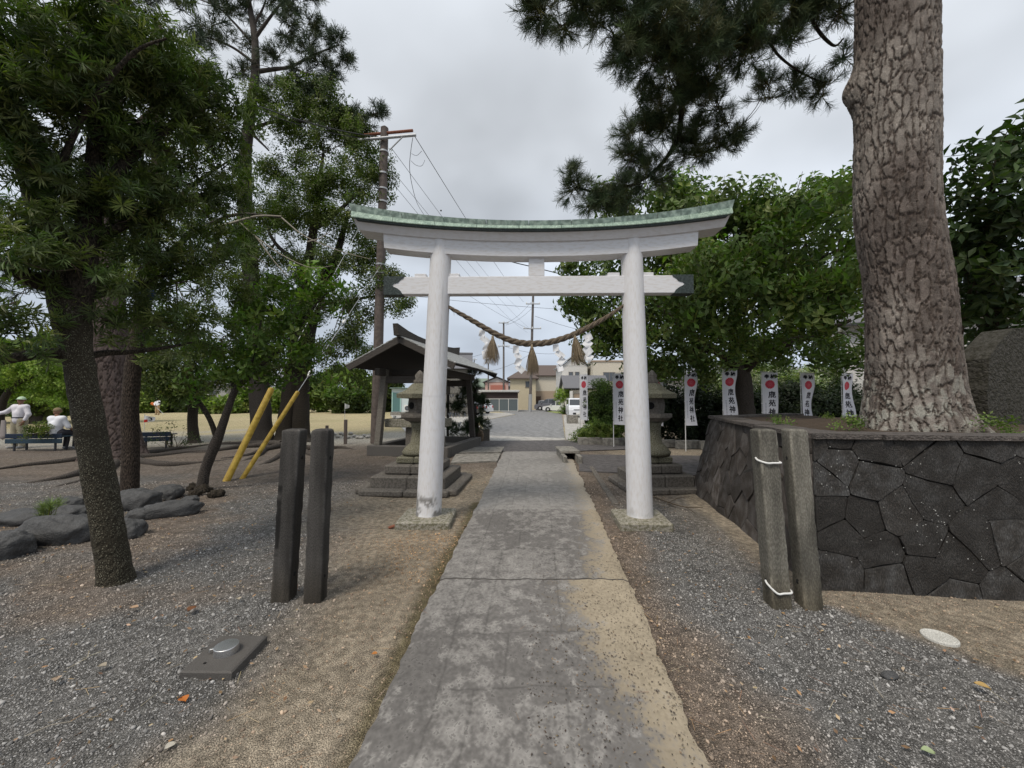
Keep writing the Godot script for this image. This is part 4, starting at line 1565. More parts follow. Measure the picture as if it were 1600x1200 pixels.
	for k in 6:
		var pt := at([1228, 1320, 1340, 1550, 1582, 1300][k], [672, 672, 674, 683, 684, 668][k], [4.6, 4.05, 3.95, 3.5, 3.45, 5.2][k])
		pt.y = h + 0.03
		var o := Sprigs.new()
		clumps(o, pt + Vector3(0, 0.03, 0), Vector3(0.09, 0.03, 0.06), 4, 3, 0.03, Vector2(0.35, 0.6), [Color(0.16, 0.24, 0.05), Color(0.22, 0.3, 0.08)], 0.0)
		var th := thing("seedling", ["light green seedling on the platform behind the grey posts", "light green seedling at the left foot of the giant pine", "small seedling touching the giant pine's left root", "light green seedling on the platform before the stele", "light green seedling below the stele's right side", "tiny seedling on the platform's far left capstones"][k], "seedling", pt, 0.0, "seedlings on the platform")
		crown(th, o, ["small0"], mt.leaf, "foliage")
	# memorial stele: a rough upright slab with a rounded shoulder
	var base := at(1578, 690, 4.3)
	base.y = h
	s = Shape.new()
	var prof := [[-0.6, -0.02], [0.62, -0.02], [0.64, 0.6], [0.58, 0.95], [0.34, 1.22], [0.1, 1.31], [-0.12, 1.29], [-0.36, 1.1], [-0.52, 0.9], [-0.58, 0.5]]
	var pl := PackedVector2Array()
	for i in prof.size():
		var p0 := Vector2(prof[i][0], prof[i][1] * 0.84)
		var p1 := Vector2(prof[(i + 1) % prof.size()][0], prof[(i + 1) % prof.size()][1] * 0.84)
		for e in 4:
			pl.append(p0.lerp(p1, e / 4.0) + Vector2(rf(-0.008, 0.008), rf(-0.006, 0.006)))
	s.prism(pl, -0.12, 0.12, X(base, 0.25), 0.022)
	solo("stone_stele", s, mt.stele, base, "dark upright memorial stone slab beside the giant pine", "stele")


func build_small_stone() -> void:
	# concrete pad with a round steel cap
	var c := on(352, 1024)
	var t := thing("concrete_pad", "square concrete pad with a round steel cap, set in the gravel", "concrete pad", c)
	var s := Shape.new()
	var q := [on(281, 1049, 0.05), on(362, 1050, 0.05), on(418, 992, 0.05), on(343, 992, 0.05)]
	var poly := PackedVector2Array()
	for e in q:
		poly.append(Vector2(e.x, -e.z))
	s.prism(poly, -0.03, 0.05, Transform3D(Basis(Vector3.RIGHT, Vector3.FORWARD, Vector3.UP), Vector3.ZERO), 0.008)
	wpart("pad", s, mt.concrete_pad, t)
	var lc := on(354, 1008, 0.09)
	lc.y = 0.0
	s = Shape.new()
	s.lathe([Vector2(0.064, 0.05), Vector2(0.064, 0.088), Vector2(0.06, 0.093), Vector2(0.0, 0.095)], 40, X(lc))
	wpart("steel_cap", s, mt.steel, t)
	s = Shape.new()
	s.box(X(lc + Vector3(-0.073, 0.075, 0.012), 0.5), Vector3(0.03, 0.008, 0.016), 0.002)
	s.bar(lc + Vector3(-0.085, 0.06, 0.02), lc + Vector3(-0.085, 0.08, 0.02), 0.005, 8)
	wpart("hinge", s, mt.steel, t)
	s = Shape.new()
	s.box(X(on(320, 1036, 0.052)), Vector3(0.014, 0.006, 0.012), 0.002)
	wpart("screw_hole", s, mt.hole, t)
	# white round plastic cover with raised rings
	c = on(1468, 999)
	t = thing("round_cover", "round white plastic inspection cover lying in the gravel by the stone wall", "cover", c)
	s = Shape.new()
	s.lathe([Vector2(0.09, -0.02), Vector2(0.09, 0.016), Vector2(0.087, 0.02), Vector2(0.08, 0.02), Vector2(0.078, 0.016), Vector2(0.07, 0.016), Vector2(0.068, 0.019), Vector2(0.064, 0.019), Vector2(0.062, 0.015), Vector2(0.0, 0.0155)], 44, X(c))
	wpart("lid", s, mt.cover_white, t)
	s = Shape.new()
	for k in 5:
		s.box(X(c + Vector3(rf(-0.03, 0.03), 0.017, rf(-0.025, 0.025)), rf(0, 3)), Vector3(0.02, 0.004, 0.006), 0.001)
	wpart("raised_mark", s, mt.cover_white, t).set_meta("kind", "stuff")
	s = Shape.new()
	lump_stone(s, on(1390, 1055, 0.0), Vector3(0.1, 0.03, 0.06), 0.3, 2.0, 0.2)
	solo("flat_stone", s, mt.rock, on(1390, 1055), "flat grey stone half buried in the dark gravel", "stone")
	# big curled leaves on the ground
	var lv := [[287, 1094, 0.055, Color(0.42, 0.14, 0.03), "bright orange fallen leaf in front of the concrete pad"], [585, 1022, 0.035, Color(0.4, 0.16, 0.04), "small orange fallen leaf on the sand near the path"], [300, 952, 0.07, Color(0.16, 0.07, 0.03), "dark brown curled leaf left of the dark stone posts"], [209, 950, 0.055, Color(0.4, 0.27, 0.17), "pale tan fallen leaf in the gravel near the leaning trunk"], [373, 936, 0.045, Color(0.38, 0.33, 0.25), "pale grey leaf scrap left of the dark stone posts"], [160, 1041, 0.05, Color(0.3, 0.26, 0.2), "grey-brown leaf lying left of the concrete pad"], [88, 1062, 0.05, Color(0.33, 0.25, 0.18), "round brown leaf among needles at the lower left"], [265, 1167, 0.045, Color(0.45, 0.42, 0.36), "whitish leaf scrap below the concrete pad"], [1450, 1175, 0.05, Color(0.3, 0.36, 0.2), "pale green leaf on the dark gravel"], [1535, 1073, 0.06, Color(0.4, 0.27, 0.1), "yellow-brown leaf below the white round cover"], [1045, 1118, 0.04, Color(0.12, 0.06, 0.03), "dark curled leaf on the sandy path edge"]]
	for e in lv:
		var p := on(e[0], e[1], 0.02)
		s = Shape.new()
		var yaw := rf(0, TAU)
		var l: float = e[2]
		s.sheet(9, 5, func(i: int, j: int) -> Vector3:
			var f := i / 8.0
			var w := sin(PI * pow(f, 0.8)) * 0.42
			var k := j / 2.0 - 1.0
			return p + Basis(Vector3.UP, yaw) * (Vector3(f - 0.5, 0.12 * k * k + 0.1 * sin(f * 3.0), w * k) * l), false, null, true)
		solo("fallen_leaf", s, mat("leaf_%d" % int(e[0]), e[3], 0.7), p, e[4], "leaf", "fallen leaves")

	# a rusty pipe stub by the left pedestal and a fallen branch by the right lantern
	var pp := on(612, 822, 0.03)
	s = Shape.new()
	s.tube([pp - Vector3(0.03, 0.02, 0.0), pp + Vector3(0.05, 0.01, 0.01)], [0.018, 0.018], 10)
	solo("pipe_stub", s, mt.rust, pp, "rusty pipe end sticking out beside the left gate pillar's pedestal", "pipe")
	var fb := on(1060, 786)
	var br := thing("fallen_branch", "thin bare fallen branch between the right pedestal and the stone wall", "branch", fb)
	for w in [[[1022, 776], [1045, 785], [1070, 792], [1098, 793]], [[1045, 785], [1060, 778], [1078, 776]], [[1070, 792], [1082, 799], [1090, 806]]]:
		s = Shape.new()
		var pts := []
		for e in w:
			pts.append(on(e[0], e[1], 0.025 + rf(0, 0.02)))
		stem(s, pts, [0.011, 0.01, 0.008, 0.004] if w.size() == 4 else [0.006, 0.005, 0.003], 6, 4, 0.2, 5.0)
		wpart("twig", s, mt.twig, br)
	# loose sticks
	for i in 16:
		var u: float = [60, 150, 330, 120, 395, 40, 240, 520, 560, 1120, 1380, 1200, 470, 700, 1040, 205][i]
		var v: float = [1010, 905, 940, 1065, 860, 1150, 1180, 1120, 760, 850, 1090, 900, 735, 1010, 960, 760][i]
		var a := on(u, v, 0.018)
		if v < 1000 and u > 690 and u < 900:
			a.y = 0.042
		var dr := Vector3(cos(i * 2.4), 0.02, sin(i * 2.4)) * rf(0.06, 0.16)
		s = Shape.new()
		s.tube([a, a + dr * 0.5 + Vector3(0, 0.006, 0) + Vector3(dr.z, 0, -dr.x) * 0.1, a + dr], [0.0028, 0.0025, 0.0015], 5)
		solo("stick", s, mt.pale_twig if i % 3 else mt.twig, a, ["short stick in the gravel left of the concrete pad", "thin stick at the foot of the leaning trunk", "stick just left of the dark stone posts", "bent stick in the lower left gravel", "stick behind the outer dark post", "stick near the lower left corner", "stick below the concrete pad", "stick on the sand between pad and path", "stick on the sand by the left lantern", "stick beside the sandy strip along the stone wall", "stick below the round white cover", "stick just behind the white-corded post", "stick in the brown soil left of the left lantern", "stick lying on the path before the crack", "stick beside the sandy path edge", "stick between the boulders and the slim tree"][i], "stick", "loose sticks on the ground")


# ---------------------------------------------------------------- trees
var drop_back := 0.0   # the giant pine's low bough reaches back over the gate


func reach(v: float, depth: float) -> float:
	return depth + drop_back * smoothstep(40.0, 250.0, v)


func path_pts(a: Array) -> Array:
	var out := []
	for q in a:
		out.append(at(q[0], q[1], reach(q[1], q[2])))
	return out


# limb from the pixel line a (u, v, depth), radius r0 to r1
func limb(t: Node3D, a: Array, r0: float, r1: float, m: Material, called := "limb") -> void:
	var s := Shape.new()
	var rr := []
	for i in a.size():
		rr.append(lerpf(r0, r1, float(i) / (a.size() - 1)))
	stem(s, path_pts(a), rr, 9 if r0 > 0.03 else 6, 6, 0.12, 4.0)
	wpart(called, s, m, t)


# fine twigs reaching from a limb into a clump
func twigs(s: Shape, from: Vector3, to: Vector3, r: float) -> void:
	var mid := from.lerp(to, 0.5) + unit() * from.distance_to(to) * 0.12
	var p := spline([from, mid, to], 4)
	var rr := []
	for i in p.size():
		rr.append(lerpf(r, r * 0.3, float(i) / (p.size() - 1)))
	s.tube(p, rr, 5, false)


# blobs given by picture place, depth and radii (u, v, depth, ru, rv, rdepth, knots)
func leafy(t: Node3D, blobs: Array, kind: String, m: Material, per: int, knot: float, size: Vector2, pal: Array, droop: float, anchors: Array, twig_m: Material, shell := 0.45, dense := 1.0) -> void:
	var o := Sprigs.new()
	var s := Shape.new()
	var had := false
	for b in blobs:
		var c := at(b[0], b[1], reach(b[1], b[2]))
		var k: float = reach(b[1], b[2]) / FOCAL
		var before := o.x.size()
		clumps(o, c, Vector3(b[3] * k, b[4] * k, b[5]), maxi(1, int(b[6] * dense)), per, knot, size, pal, droop, shell)
		if anchors.size():
			var best: Vector3 = anchors[0]
			for q in anchors:
				if q.distance_to(c) < best.distance_to(c):
					best = q
			twigs(s, best, c, clampf(best.distance_to(c) * 0.012, 0.004, 0.03))
			had = true
			for i in 5:
				twigs(s, c, o.x[before + rng.randi() % (o.x.size() - before)].origin, 0.006)
	if had:
		wpart("twig", s, twig_m, t).set_meta("kind", "stuff")
	crown(t, o, [kind], m)


func build_giant_pine() -> void:
	var base := at(1436, 692, 4.14)
	base.y = 1.27
	var t := thing("giant_pine", "giant old pine with thick cracked bark growing on the stone platform", "tree", base)
	var mids := spline([at(1440, 712, 4.12), at(1437, 678, 4.12), at(1429, 640, 4.12), at(1425, 560, 4.12), at(1418, 450, 4.12), at(1400, 330, 4.12), at(1399, 200, 4.12), at(1399, 80, 4.12), at(1398, -60, 4.12), at(1392, -260, 4.16), at(1380, -520, 4.2)], 30)
	var rads := spline([0.53, 0.485, 0.43, 0.385, 0.366, 0.355, 0.35, 0.35, 0.345, 0.31, 0.27], 30)
	var nu := 400
	var nv := 780
	var m := mids.size()
	cell.noise_type = FastNoiseLite.TYPE_CELLULAR
	cell.cellular_return_type = FastNoiseLite.RETURN_DISTANCE2_SUB
	cell.cellular_jitter = 0.95
	cell.frequency = 1.0
	var knob := Vector3(3.795, at(1322, 150, 4.36).y, -4.36)
	var pos := PackedVector3Array()
	pos.resize(nu * nv)
	var furrow := PackedFloat32Array()
	furrow.resize(nu * nv)
	var low := mids[30] as Vector3
	var tone := PackedFloat32Array()
	tone.resize(nu * nv)
	var value: FastNoiseLite = cell.duplicate()
	value.cellular_return_type = FastNoiseLite.RETURN_CELL_VALUE
	for j in nv:
		var f := float(j) / (nv - 1)
		var g := (f / 0.86 * 0.765 if f < 0.86 else lerpf(0.765, 1.0, (f - 0.86) / 0.14)) * (m - 1)
		var k := mini(int(g), m - 2)
		var c: Vector3 = mids[k].lerp(mids[k + 1], g - k)
		var r: float = lerpf(rads[k], rads[k + 1], g - k)
		for i in nu:
			var a := TAU * i / nu
			var d := Vector3(cos(a), 0, -sin(a))
			var up := c.y - low.y
			# buttress roots flare near the ground
			var flare := smoothstep(0.55, -0.1, up) * (0.07 + 0.2 * maxf(0.0, sin(a * 4.0 + 0.7)) * smoothstep(0.35, -0.05, up))
			var rr := r * (1.0 + flare + 0.025 * sin(a * 2.0 + c.y * 0.7) + 0.012 * sin(a * 5.0 + c.y * 1.3))
			var p := c + d * rr
			var kd := (p - knob).length()
			rr += 0.135 * exp(-kd * kd / 0.036)
			p = c + d * rr
			var wob := Vector3(fbm.get_noise_3d(p.x * 230.0, p.y * 230.0, p.z * 230.0), 0.6 * fbm.get_noise_3d(p.y * 230.0, p.z * 230.0, p.x * 230.0), fbm.get_noise_3d(p.z * 230.0, p.x * 230.0, p.y * 230.0)) * 0.03
			var q := p + wob
			var e := cell.get_noise_3d(q.x * 14.5, q.y * 4.6, q.z * 14.5) + 1.0
			var e2 := cell.get_noise_3d(q.x * 19.0 + 40.0, q.y * 12.0, q.z * 19.0) + 1.0
			var plate := smoothstep(0.05, 0.24, e + 0.09 * fine.get_noise_3d(p.x * 3000.0, p.y * 3000.0, p.z * 3000.0))
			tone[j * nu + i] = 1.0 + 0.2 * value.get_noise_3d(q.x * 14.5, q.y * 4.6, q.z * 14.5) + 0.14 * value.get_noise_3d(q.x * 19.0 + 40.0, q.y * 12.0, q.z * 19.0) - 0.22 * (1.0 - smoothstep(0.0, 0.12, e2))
			var h := 0.013 * plate * (1.0 + 0.5 * value.get_noise_3d(q.x * 14.5, q.y * 4.6, q.z * 14.5)) + 0.004 * smoothstep(0.0, 0.1, e2) * plate + 0.005 * fbm.get_noise_3d(p.x * 500.0, p.y * 500.0, p.z * 500.0) + 0.004 * fbm.get_noise_3d(p.x * 2400.0, p.y * 2000.0, p.z * 2400.0)
			pos[j * nu + i] = c + d * (rr - 0.03 + h)
			furrow[j * nu + i] = plate
	var s := Shape.new()
	s.sheet(nu, nv, func(i: int, j: int) -> Vector3: return pos[j * nu + i], true,
		func(i: int, j: int, p: Vector3) -> Color:
			var n := fbm.get_noise_3d(p.x * 120.0, p.y * 70.0, p.z * 120.0)
			var n2 := fbm.get_noise_3d(p.x * 900.0, p.y * 600.0, p.z * 900.0)
			var c := Color(0.235, 0.2, 0.178).lerp(Color(0.305, 0.275, 0.245), clampf(0.5 + n * 1.6, 0, 1)) * (0.95 + 0.4 * n2 + 0.45 * n) * tone[j * nu + i]
			var lich := smoothstep(0.9, 0.2, p.y - 1.25 + n * 0.5) * smoothstep(0.02, 0.3, n2 + 0.12)
			c = c.lerp(Color(0.44, 0.44, 0.39), lich * 0.75)
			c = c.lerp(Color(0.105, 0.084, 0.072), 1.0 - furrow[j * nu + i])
			return Color(c.r, c.g, c.b))
	wpart("trunk", s, mt.pine_bark, t)
	rng.seed = 311
	drop_back = 1.25
	# boughs: the low one that hangs over the gate, and those above the picture
	var bark: Material = mt.dark_bark
	limb(t, [[1390, -330, 4.25], [1290, -260, 4.5], [1180, -180, 4.4], [1080, -60, 4.4], [1060, 60, 4.45], [1068, 150, 4.5]], 0.13, 0.045, bark)
	limb(t, [[1068, 150, 4.5], [1058, 215, 4.5], [1030, 260, 4.5], [985, 290, 4.5], [935, 300, 4.5], [900, 292, 4.5]], 0.04, 0.012, bark)
	limb(t, [[1180, -180, 4.4], [1060, -130, 4.2], [940, -60, 4.1], [860, 10, 4.1]], 0.07, 0.012, bark)
	limb(t, [[1290, -260, 4.5], [1250, -100, 4.7], [1190, 40, 4.7], [1120, 90, 4.6]], 0.08, 0.018, bark)
	limb(t, [[1250, -100, 4.7], [1265, 20, 4.8], [1300, 70, 4.85], [1318, 60, 4.9]], 0.03, 0.01, bark)
	limb(t, [[1190, 40, 4.7], [1215, 85, 4.75], [1255, 115, 4.8], [1290, 130, 4.8]], 0.02, 0.007, bark)
	limb(t, [[1062, 215, 4.5], [1100, 225, 4.5], [1150, 205, 4.5]], 0.02, 0.008, bark)
	limb(t, [[1392, -400, 4.2], [1550, -480, 5.2], [1750, -500, 6.0]], 0.12, 0.03, bark)
	limb(t, [[1385, -480, 4.2], [1380, -560, 6.2], [1360, -420, 8.2]], 0.11, 0.03, bark)
	limb(t, [[1385, -420, 4.2], [1500, -800, 3.6], [1620, -1100, 2.8]], 0.1, 0.03, bark)
	var anchors := path_pts([[1080, -60, 4.4], [1060, 60, 4.45], [1068, 150, 4.5], [1040, 250, 4.5], [985, 290, 4.5], [1190, 40, 4.7], [1120, 90, 4.6], [940, -60, 4.1], [1250, -40, 4.7], [1280, 60, 4.8], [1150, 205, 4.5], [1200, -140, 4.5], [1270, 120, 4.8]])
	var pal := [Color(0.075, 0.11, 0.055), Color(0.095, 0.13, 0.06), Color(0.06, 0.09, 0.048), Color(0.12, 0.135, 0.07)]
	var blobs := [
		[850, 12, 4.1, 26, 22, 0.2, 9], [900, 5, 4.15, 34, 26, 0.25, 11], [880, 40, 4.15, 14, 12, 0.1, 3], [955, 12, 4.25, 30, 40, 0.25, 10],
		[985, 50, 4.3, 32, 38, 0.3, 13], [975, 88, 4.3, 26, 18, 0.2, 7], [1030, 30, 4.35, 45, 45, 0.35, 20], [1025, 85, 4.4, 42, 30, 0.3, 16], [1085, 60, 4.45, 50, 52, 0.4, 26], [1095, 125, 4.5, 42, 26, 0.3, 14],
		[1045, 118, 4.45, 34, 22, 0.3, 10], [1150, 35, 4.6, 48, 46, 0.4, 24], [1165, 78, 4.6, 32, 26, 0.3, 10], [1215, 15, 4.7, 46, 38, 0.4, 20], [1270, 5, 4.75, 42, 30, 0.35, 14], [1312, 14, 4.8, 20, 30, 0.2, 4],
		[1235, 62, 4.75, 20, 12, 0.15, 3], [1240, 130, 4.8, 24, 18, 0.15, 5], [1280, 143, 4.8, 17, 11, 0.15, 4], [1318, 88, 4.85, 14, 10, 0.1, 2], [1200, 128, 4.7, 18, 12, 0.15, 3], [1195, 152, 4.7, 14, 8, 0.1, 2],
		[1065, 160, 4.5, 32, 24, 0.3, 10], [1035, 185, 4.5, 34, 22, 0.25, 10], [1120, 165, 4.5, 18, 12, 0.15, 3], [1000, 158, 4.45, 12, 10, 0.12, 2],
		[1000, 205, 4.5, 36, 20, 0.25, 10], [990, 240, 4.5, 28, 22, 0.25, 9], [1065, 215, 4.5, 34, 22, 0.25, 10], [1110, 232, 4.5, 34, 18, 0.2, 8], [1150, 210, 4.5, 18, 14, 0.12, 4], [1140, 192, 4.5, 18, 8, 0.1, 2],
		[1080, 240, 4.5, 24, 14, 0.2, 5], [1010, 270, 4.5, 36, 26, 0.25, 12], [975, 305, 4.5, 34, 18, 0.2, 8], [940, 310, 4.5, 24, 14, 0.2, 6], [905, 290, 4.5, 26, 16, 0.15, 6], [890, 272, 4.5, 10, 10, 0.08, 2], [920, 322, 4.5, 16, 8, 0.1, 3],
		[1120, -70, 4.5, 120, 60, 0.6, 34], [1260, -70, 4.8, 90, 60, 0.6, 26], [980, -60, 4.2, 80, 40, 0.5, 20], [1180, -220, 4.6, 140, 90, 0.9, 30]]
	leafy(t, blobs, "pine0", mt.needle, 7, 0.13, Vector2(0.85, 1.2), pal, 0.0, anchors, mt.twig, 0.5, 1.0)
	drop_back = 0.0
	# the crown over the picture, which shades the ground below it
	var o := Sprigs.new()
	for e in [[1700, -480, 5.8, 1.3], [1500, -700, 4.0, 1.4], [1380, -640, 5.6, 1.3], [1360, -520, 8.0, 1.3], [1200, -640, 4.6, 1.2], [1650, -1100, 2.8, 1.0], [1560, -420, 6.6, 1.2]]:
		clumps(o, at(e[0], e[1], e[2]), Vector3(e[3], e[3] * 0.5, e[3]), 30, 7, 0.22, Vector2(1.0, 1.5), pal, 0.0, 0.5)
	crown(t, o, ["pine1"], mt.needle)


func build_left_trees() -> void:
	rng.seed = 321
	var straps := [Color(0.12, 0.16, 0.058), Color(0.155, 0.195, 0.065), Color(0.1, 0.14, 0.056), Color(0.2, 0.225, 0.08)]
	# foreground yew-pine with strap leaves
	var t := thing("yew_pine", "dark leaning tree with lichen-spotted trunk and strap leaves, nearest on the left", "tree", ground_at(180, 3.4))
	var s := Shape.new()
	stem(s, path_pts([[184, 930, 3.42], [179, 890, 3.4], [168, 820, 3.38], [150, 720, 3.36], [136, 640, 3.36], [122, 560, 3.36], [110, 490, 3.34], [94, 420, 3.32], [70, 340, 3.28], [40, 250, 3.2], [10, 150, 3.1], [-20, 20, 3.0], [-60, -160, 2.95]], ), [0.15, 0.116, 0.108, 0.105, 0.1, 0.1, 0.125, 0.11, 0.095, 0.08, 0.07, 0.06, 0.03], 30, 10, 0.09, 5.0)
	wpart("trunk", s, mt.lichen_bark, t)
	var db: Material = mt.dark_bark
	limb(t, [[112, 490, 3.34], [128, 420, 3.36], [140, 330, 3.4], [150, 230, 3.4], [165, 100, 3.4], [190, -20, 3.4]], 0.115, 0.03, db)
	limb(t, [[108, 556, 3.36], [85, 552, 3.25], [40, 556, 3.1], [-20, 566, 3.0], [-120, 560, 2.9]], 0.05, 0.03, db)
	limb(t, [[128, 560, 3.4], [160, 552, 3.6], [205, 550, 3.8], [260, 543, 4.0], [300, 535, 4.2]], 0.035, 0.01, db)
	limb(t, [[105, 450, 3.34], [60, 440, 3.2], [20, 420, 3.0], [-40, 400, 2.9]], 0.08, 0.04, db)
	limb(t, [[140, 330, 3.4], [210, 240, 3.5], [280, 190, 3.7], [340, 150, 3.9]], 0.06, 0.015, db)
	limb(t, [[70, 340, 3.28], [120, 200, 3.1], [200, 90, 3.0], [260, 60, 3.0]], 0.03, 0.008, db)
	limb(t, [[135, 380, 3.4], [220, 340, 3.6], [300, 310, 3.9], [360, 290, 4.2]], 0.045, 0.01, db)
	limb(t, [[118, 470, 3.38], [190, 450, 3.7], [260, 430, 4.0], [330, 410, 4.2]], 0.04, 0.01, db)
	var an := path_pts([[40, 250, 3.2], [10, 150, 3.1], [150, 230, 3.4], [165, 100, 3.4], [210, 240, 3.5], [280, 190, 3.7], [330, 155, 3.9], [120, 200, 3.1], [200, 90, 3.0], [250, 65, 3.0], [220, 340, 3.6], [300, 310, 3.9], [190, 450, 3.7], [260, 430, 4.0], [20, 420, 3.0], [40, 556, 3.1], [205, 550, 3.8], [70, 340, 3.28]])
	var blobs := [
		[20, 60, 3.0, 70, 70, 0.5, 26], [95, 40, 3.0, 70, 60, 0.5, 28], [165, 55, 3.1, 60, 55, 0.4, 22], [120, 120, 3.1, 80, 60, 0.5, 30], [35, 160, 3.0, 60, 60, 0.4, 22], [215, 75, 3.2, 45, 40, 0.3, 15], [255, 100, 3.4, 50, 45, 0.35, 16],
		[200, 150, 3.4, 70, 55, 0.5, 26], [110, 210, 3.2, 80, 55, 0.5, 28], [280, 165, 3.6, 55, 50, 0.4, 18], [325, 130, 3.8, 48, 32, 0.3, 12], [345, 175, 3.9, 45, 36, 0.3, 12], [240, 235, 3.6, 70, 50, 0.4, 20],
		[155, 280, 3.4, 80, 50, 0.45, 26], [60, 270, 3.1, 50, 40, 0.4, 12], [320, 235, 4.0, 50, 40, 0.35, 13], [265, 310, 3.8, 70, 44, 0.4, 17], [350, 300, 4.1, 40, 32, 0.3, 9],
		[175, 350, 3.5, 80, 45, 0.45, 20], [95, 345, 3.2, 50, 36, 0.4, 12], [255, 380, 3.9, 70, 40, 0.4, 15], [70, 400, 3.1, 45, 26, 0.3, 7], [120, 420, 3.2, 60, 34, 0.35, 12],
		[200, 430, 3.7, 60, 36, 0.35, 12], [290, 440, 4.1, 60, 34, 0.35, 12], [340, 380, 4.2, 40, 30, 0.3, 8], [230, 500, 3.9, 60, 26, 0.3, 9], [170, 500, 3.6, 40, 26, 0.3, 6], [30, 470, 2.9, 45, 24, 0.3, 6],
		[25, 520, 2.9, 50, 20, 0.3, 6], [290, 520, 4.2, 44, 22, 0.3, 7], [-60, 120, 2.8, 90, 120, 0.5, 26], [-60, 400, 2.8, 60, 60, 0.5, 10],
		[60, -90, 3.0, 140, 80, 0.7, 36], [220, -60, 3.3, 70, 50, 0.5, 16]]
	leafy(t, blobs, "strap0", mt.leaf, 9, 0.16, Vector2(0.7, 1.05), straps, 0.12, an, mt.twig, 0.45, 0.6)
	# the slimmer tree behind it
	t = thing("slim_tree", "slim tree with reddish fissured trunk rising from the ring of boulders", "tree", ground_at(203, 6.25))
	s = Shape.new()
	stem(s, path_pts([[203, 800, 6.25], [203, 770, 6.25], [204, 700, 6.25], [204, 620, 6.25], [213, 540, 6.25], [225, 470, 6.25], [236, 400, 6.25], [243, 300, 6.3], [246, 180, 6.3], [250, 40, 6.4]]), [0.17, 0.122, 0.11, 0.108, 0.106, 0.1, 0.09, 0.075, 0.06, 0.03], 24, 10, 0.1, 5.0)
	wpart("trunk", s, mt.brown_bark, t)
	limb(t, [[232, 455, 6.25], [260, 400, 6.2], [310, 360, 6.2], [370, 335, 6.2], [440, 340, 6.3]], 0.05, 0.014, mt.grey_bark)
	limb(t, [[228, 465, 6.25], [245, 447, 6.2], [275, 440, 6.2], [330, 420, 6.0]], 0.05, 0.012, mt.brown_bark)
	limb(t, [[240, 350, 6.3], [300, 290, 6.3], [360, 250, 6.3]], 0.05, 0.012, mt.brown_bark)
	an = path_pts([[260, 400, 6.2], [310, 360, 6.2], [370, 335, 6.2], [275, 440, 6.2], [330, 420, 6.0], [300, 290, 6.3], [360, 250, 6.3], [243, 300, 6.3], [246, 180, 6.3]])
	blobs = [[250, 150, 6.3, 60, 60, 0.7, 14], [300, 230, 6.3, 60, 46, 0.7, 15], [350, 280, 6.3, 46, 40, 0.6, 12], [280, 330, 6.3, 60, 40, 0.6, 13], [345, 350, 6.2, 44, 34, 0.5, 9], [200, 250, 6.4, 60, 60, 0.7, 14], [310, 400, 6.1, 52, 34, 0.6, 11], [360, 420, 6.0, 50, 30, 0.5, 9], [260, 450, 6.2, 50, 32, 0.6, 9], [320, 470, 6.1, 60, 28, 0.5, 10], [190, 380, 6.4, 50, 50, 0.6, 10], [150, 440, 6.5, 44, 40, 0.6, 8], [380, 380, 6.2, 36, 26, 0.4, 6], [300, 520, 6.2, 60, 24, 0.5, 9], [250, 540, 6.3, 46, 20, 0.5, 6]]
	leafy(t, blobs, "strap1", mt.leaf, 5, 0.2, Vector2(1.1, 1.6), straps, 0.1, an, mt.twig, 0.45, 0.68)
	# big pine with spreading roots
	t = thing("old_pine", "thick old pine trunk with spreading surface roots behind the slim tree", "tree", ground_at(180, 10.6))
	var bt := path_pts([[184, 735, 10.4], [182, 712, 10.6], [178, 670, 10.6], [172, 600, 10.6], [166, 520, 10.6], [160, 380, 10.7], [165, 200, 10.8], [180, 20, 11.0], [190, -200, 11.2]])
	var bp := spline(bt, 34)
	var br := spline([0.85, 0.62, 0.5, 0.46, 0.42, 0.36, 0.3, 0.24, 0.15], 34)
	s = Shape.new()
	s.sheet(160, bp.size(), func(i: int, j: int) -> Vector3:
		var a := TAU * i / 160.0
		var d := Vector3(cos(a), 0, -sin(a))
		var p: Vector3 = bp[j] + d * br[j] * (1.0 + 0.16 * maxf(0, sin(a * 5.0)) * smoothstep(0.9, -0.2, bp[j].y))
		var e := cell.get_noise_3d(p.x * 9.0, p.y * 4.6, p.z * 9.0) + 1.0
		return p + d * 0.03 * smoothstep(0.02, 0.2, e), true,
		func(_i: int, _j: int, p: Vector3) -> Color:
			var e := cell.get_noise_3d(p.x * 9.0, p.y * 4.6, p.z * 9.0) + 1.0
			return Color(0.05, 0.036, 0.03).lerp(Color(0.13, 0.105, 0.095), smoothstep(0.02, 0.2, e)))
	wpart("trunk", s, mt.pine_bark, t)
	rng.seed = 322
	for q in [[[150, 716], [100, 722], [40, 728], [-20, 735]], [[160, 722], [120, 742], [70, 752], [20, 756]], [[205, 716], [250, 712], [300, 706], [350, 702]], [[210, 722], [260, 728], [330, 722], [395, 712]], [[180, 728], [150, 745], [90, 760]], [[215, 712], [290, 700], [360, 690]]]:
		var pts := []
		var rr := []
		for i in q.size():
			var p := on(q[i][0], q[i][1])
			p.y = lerpf(0.04, -0.015, float(i) / (q.size() - 1)) + rf(-0.02, 0.02)
			pts.append(p)
			rr.append(lerpf(0.1, 0.02, float(i) / (q.size() - 1)))
		s = Shape.new()
		stem(s, pts, rr, 10, 8, 0.2, 2.0)
		wpart("root", s, mt.grey_bark, t)
	limb(t, [[162, 400, 10.7], [100, 300, 10.5], [20, 220, 10.3]], 0.2, 0.05, mt.brown_bark)
	limb(t, [[165, 250, 10.8], [260, 160, 10.6], [330, 100, 10.6]], 0.2, 0.05, mt.brown_bark)
	var pine := [Color(0.05, 0.075, 0.042), Color(0.06, 0.088, 0.045), Color(0.075, 0.095, 0.055)]
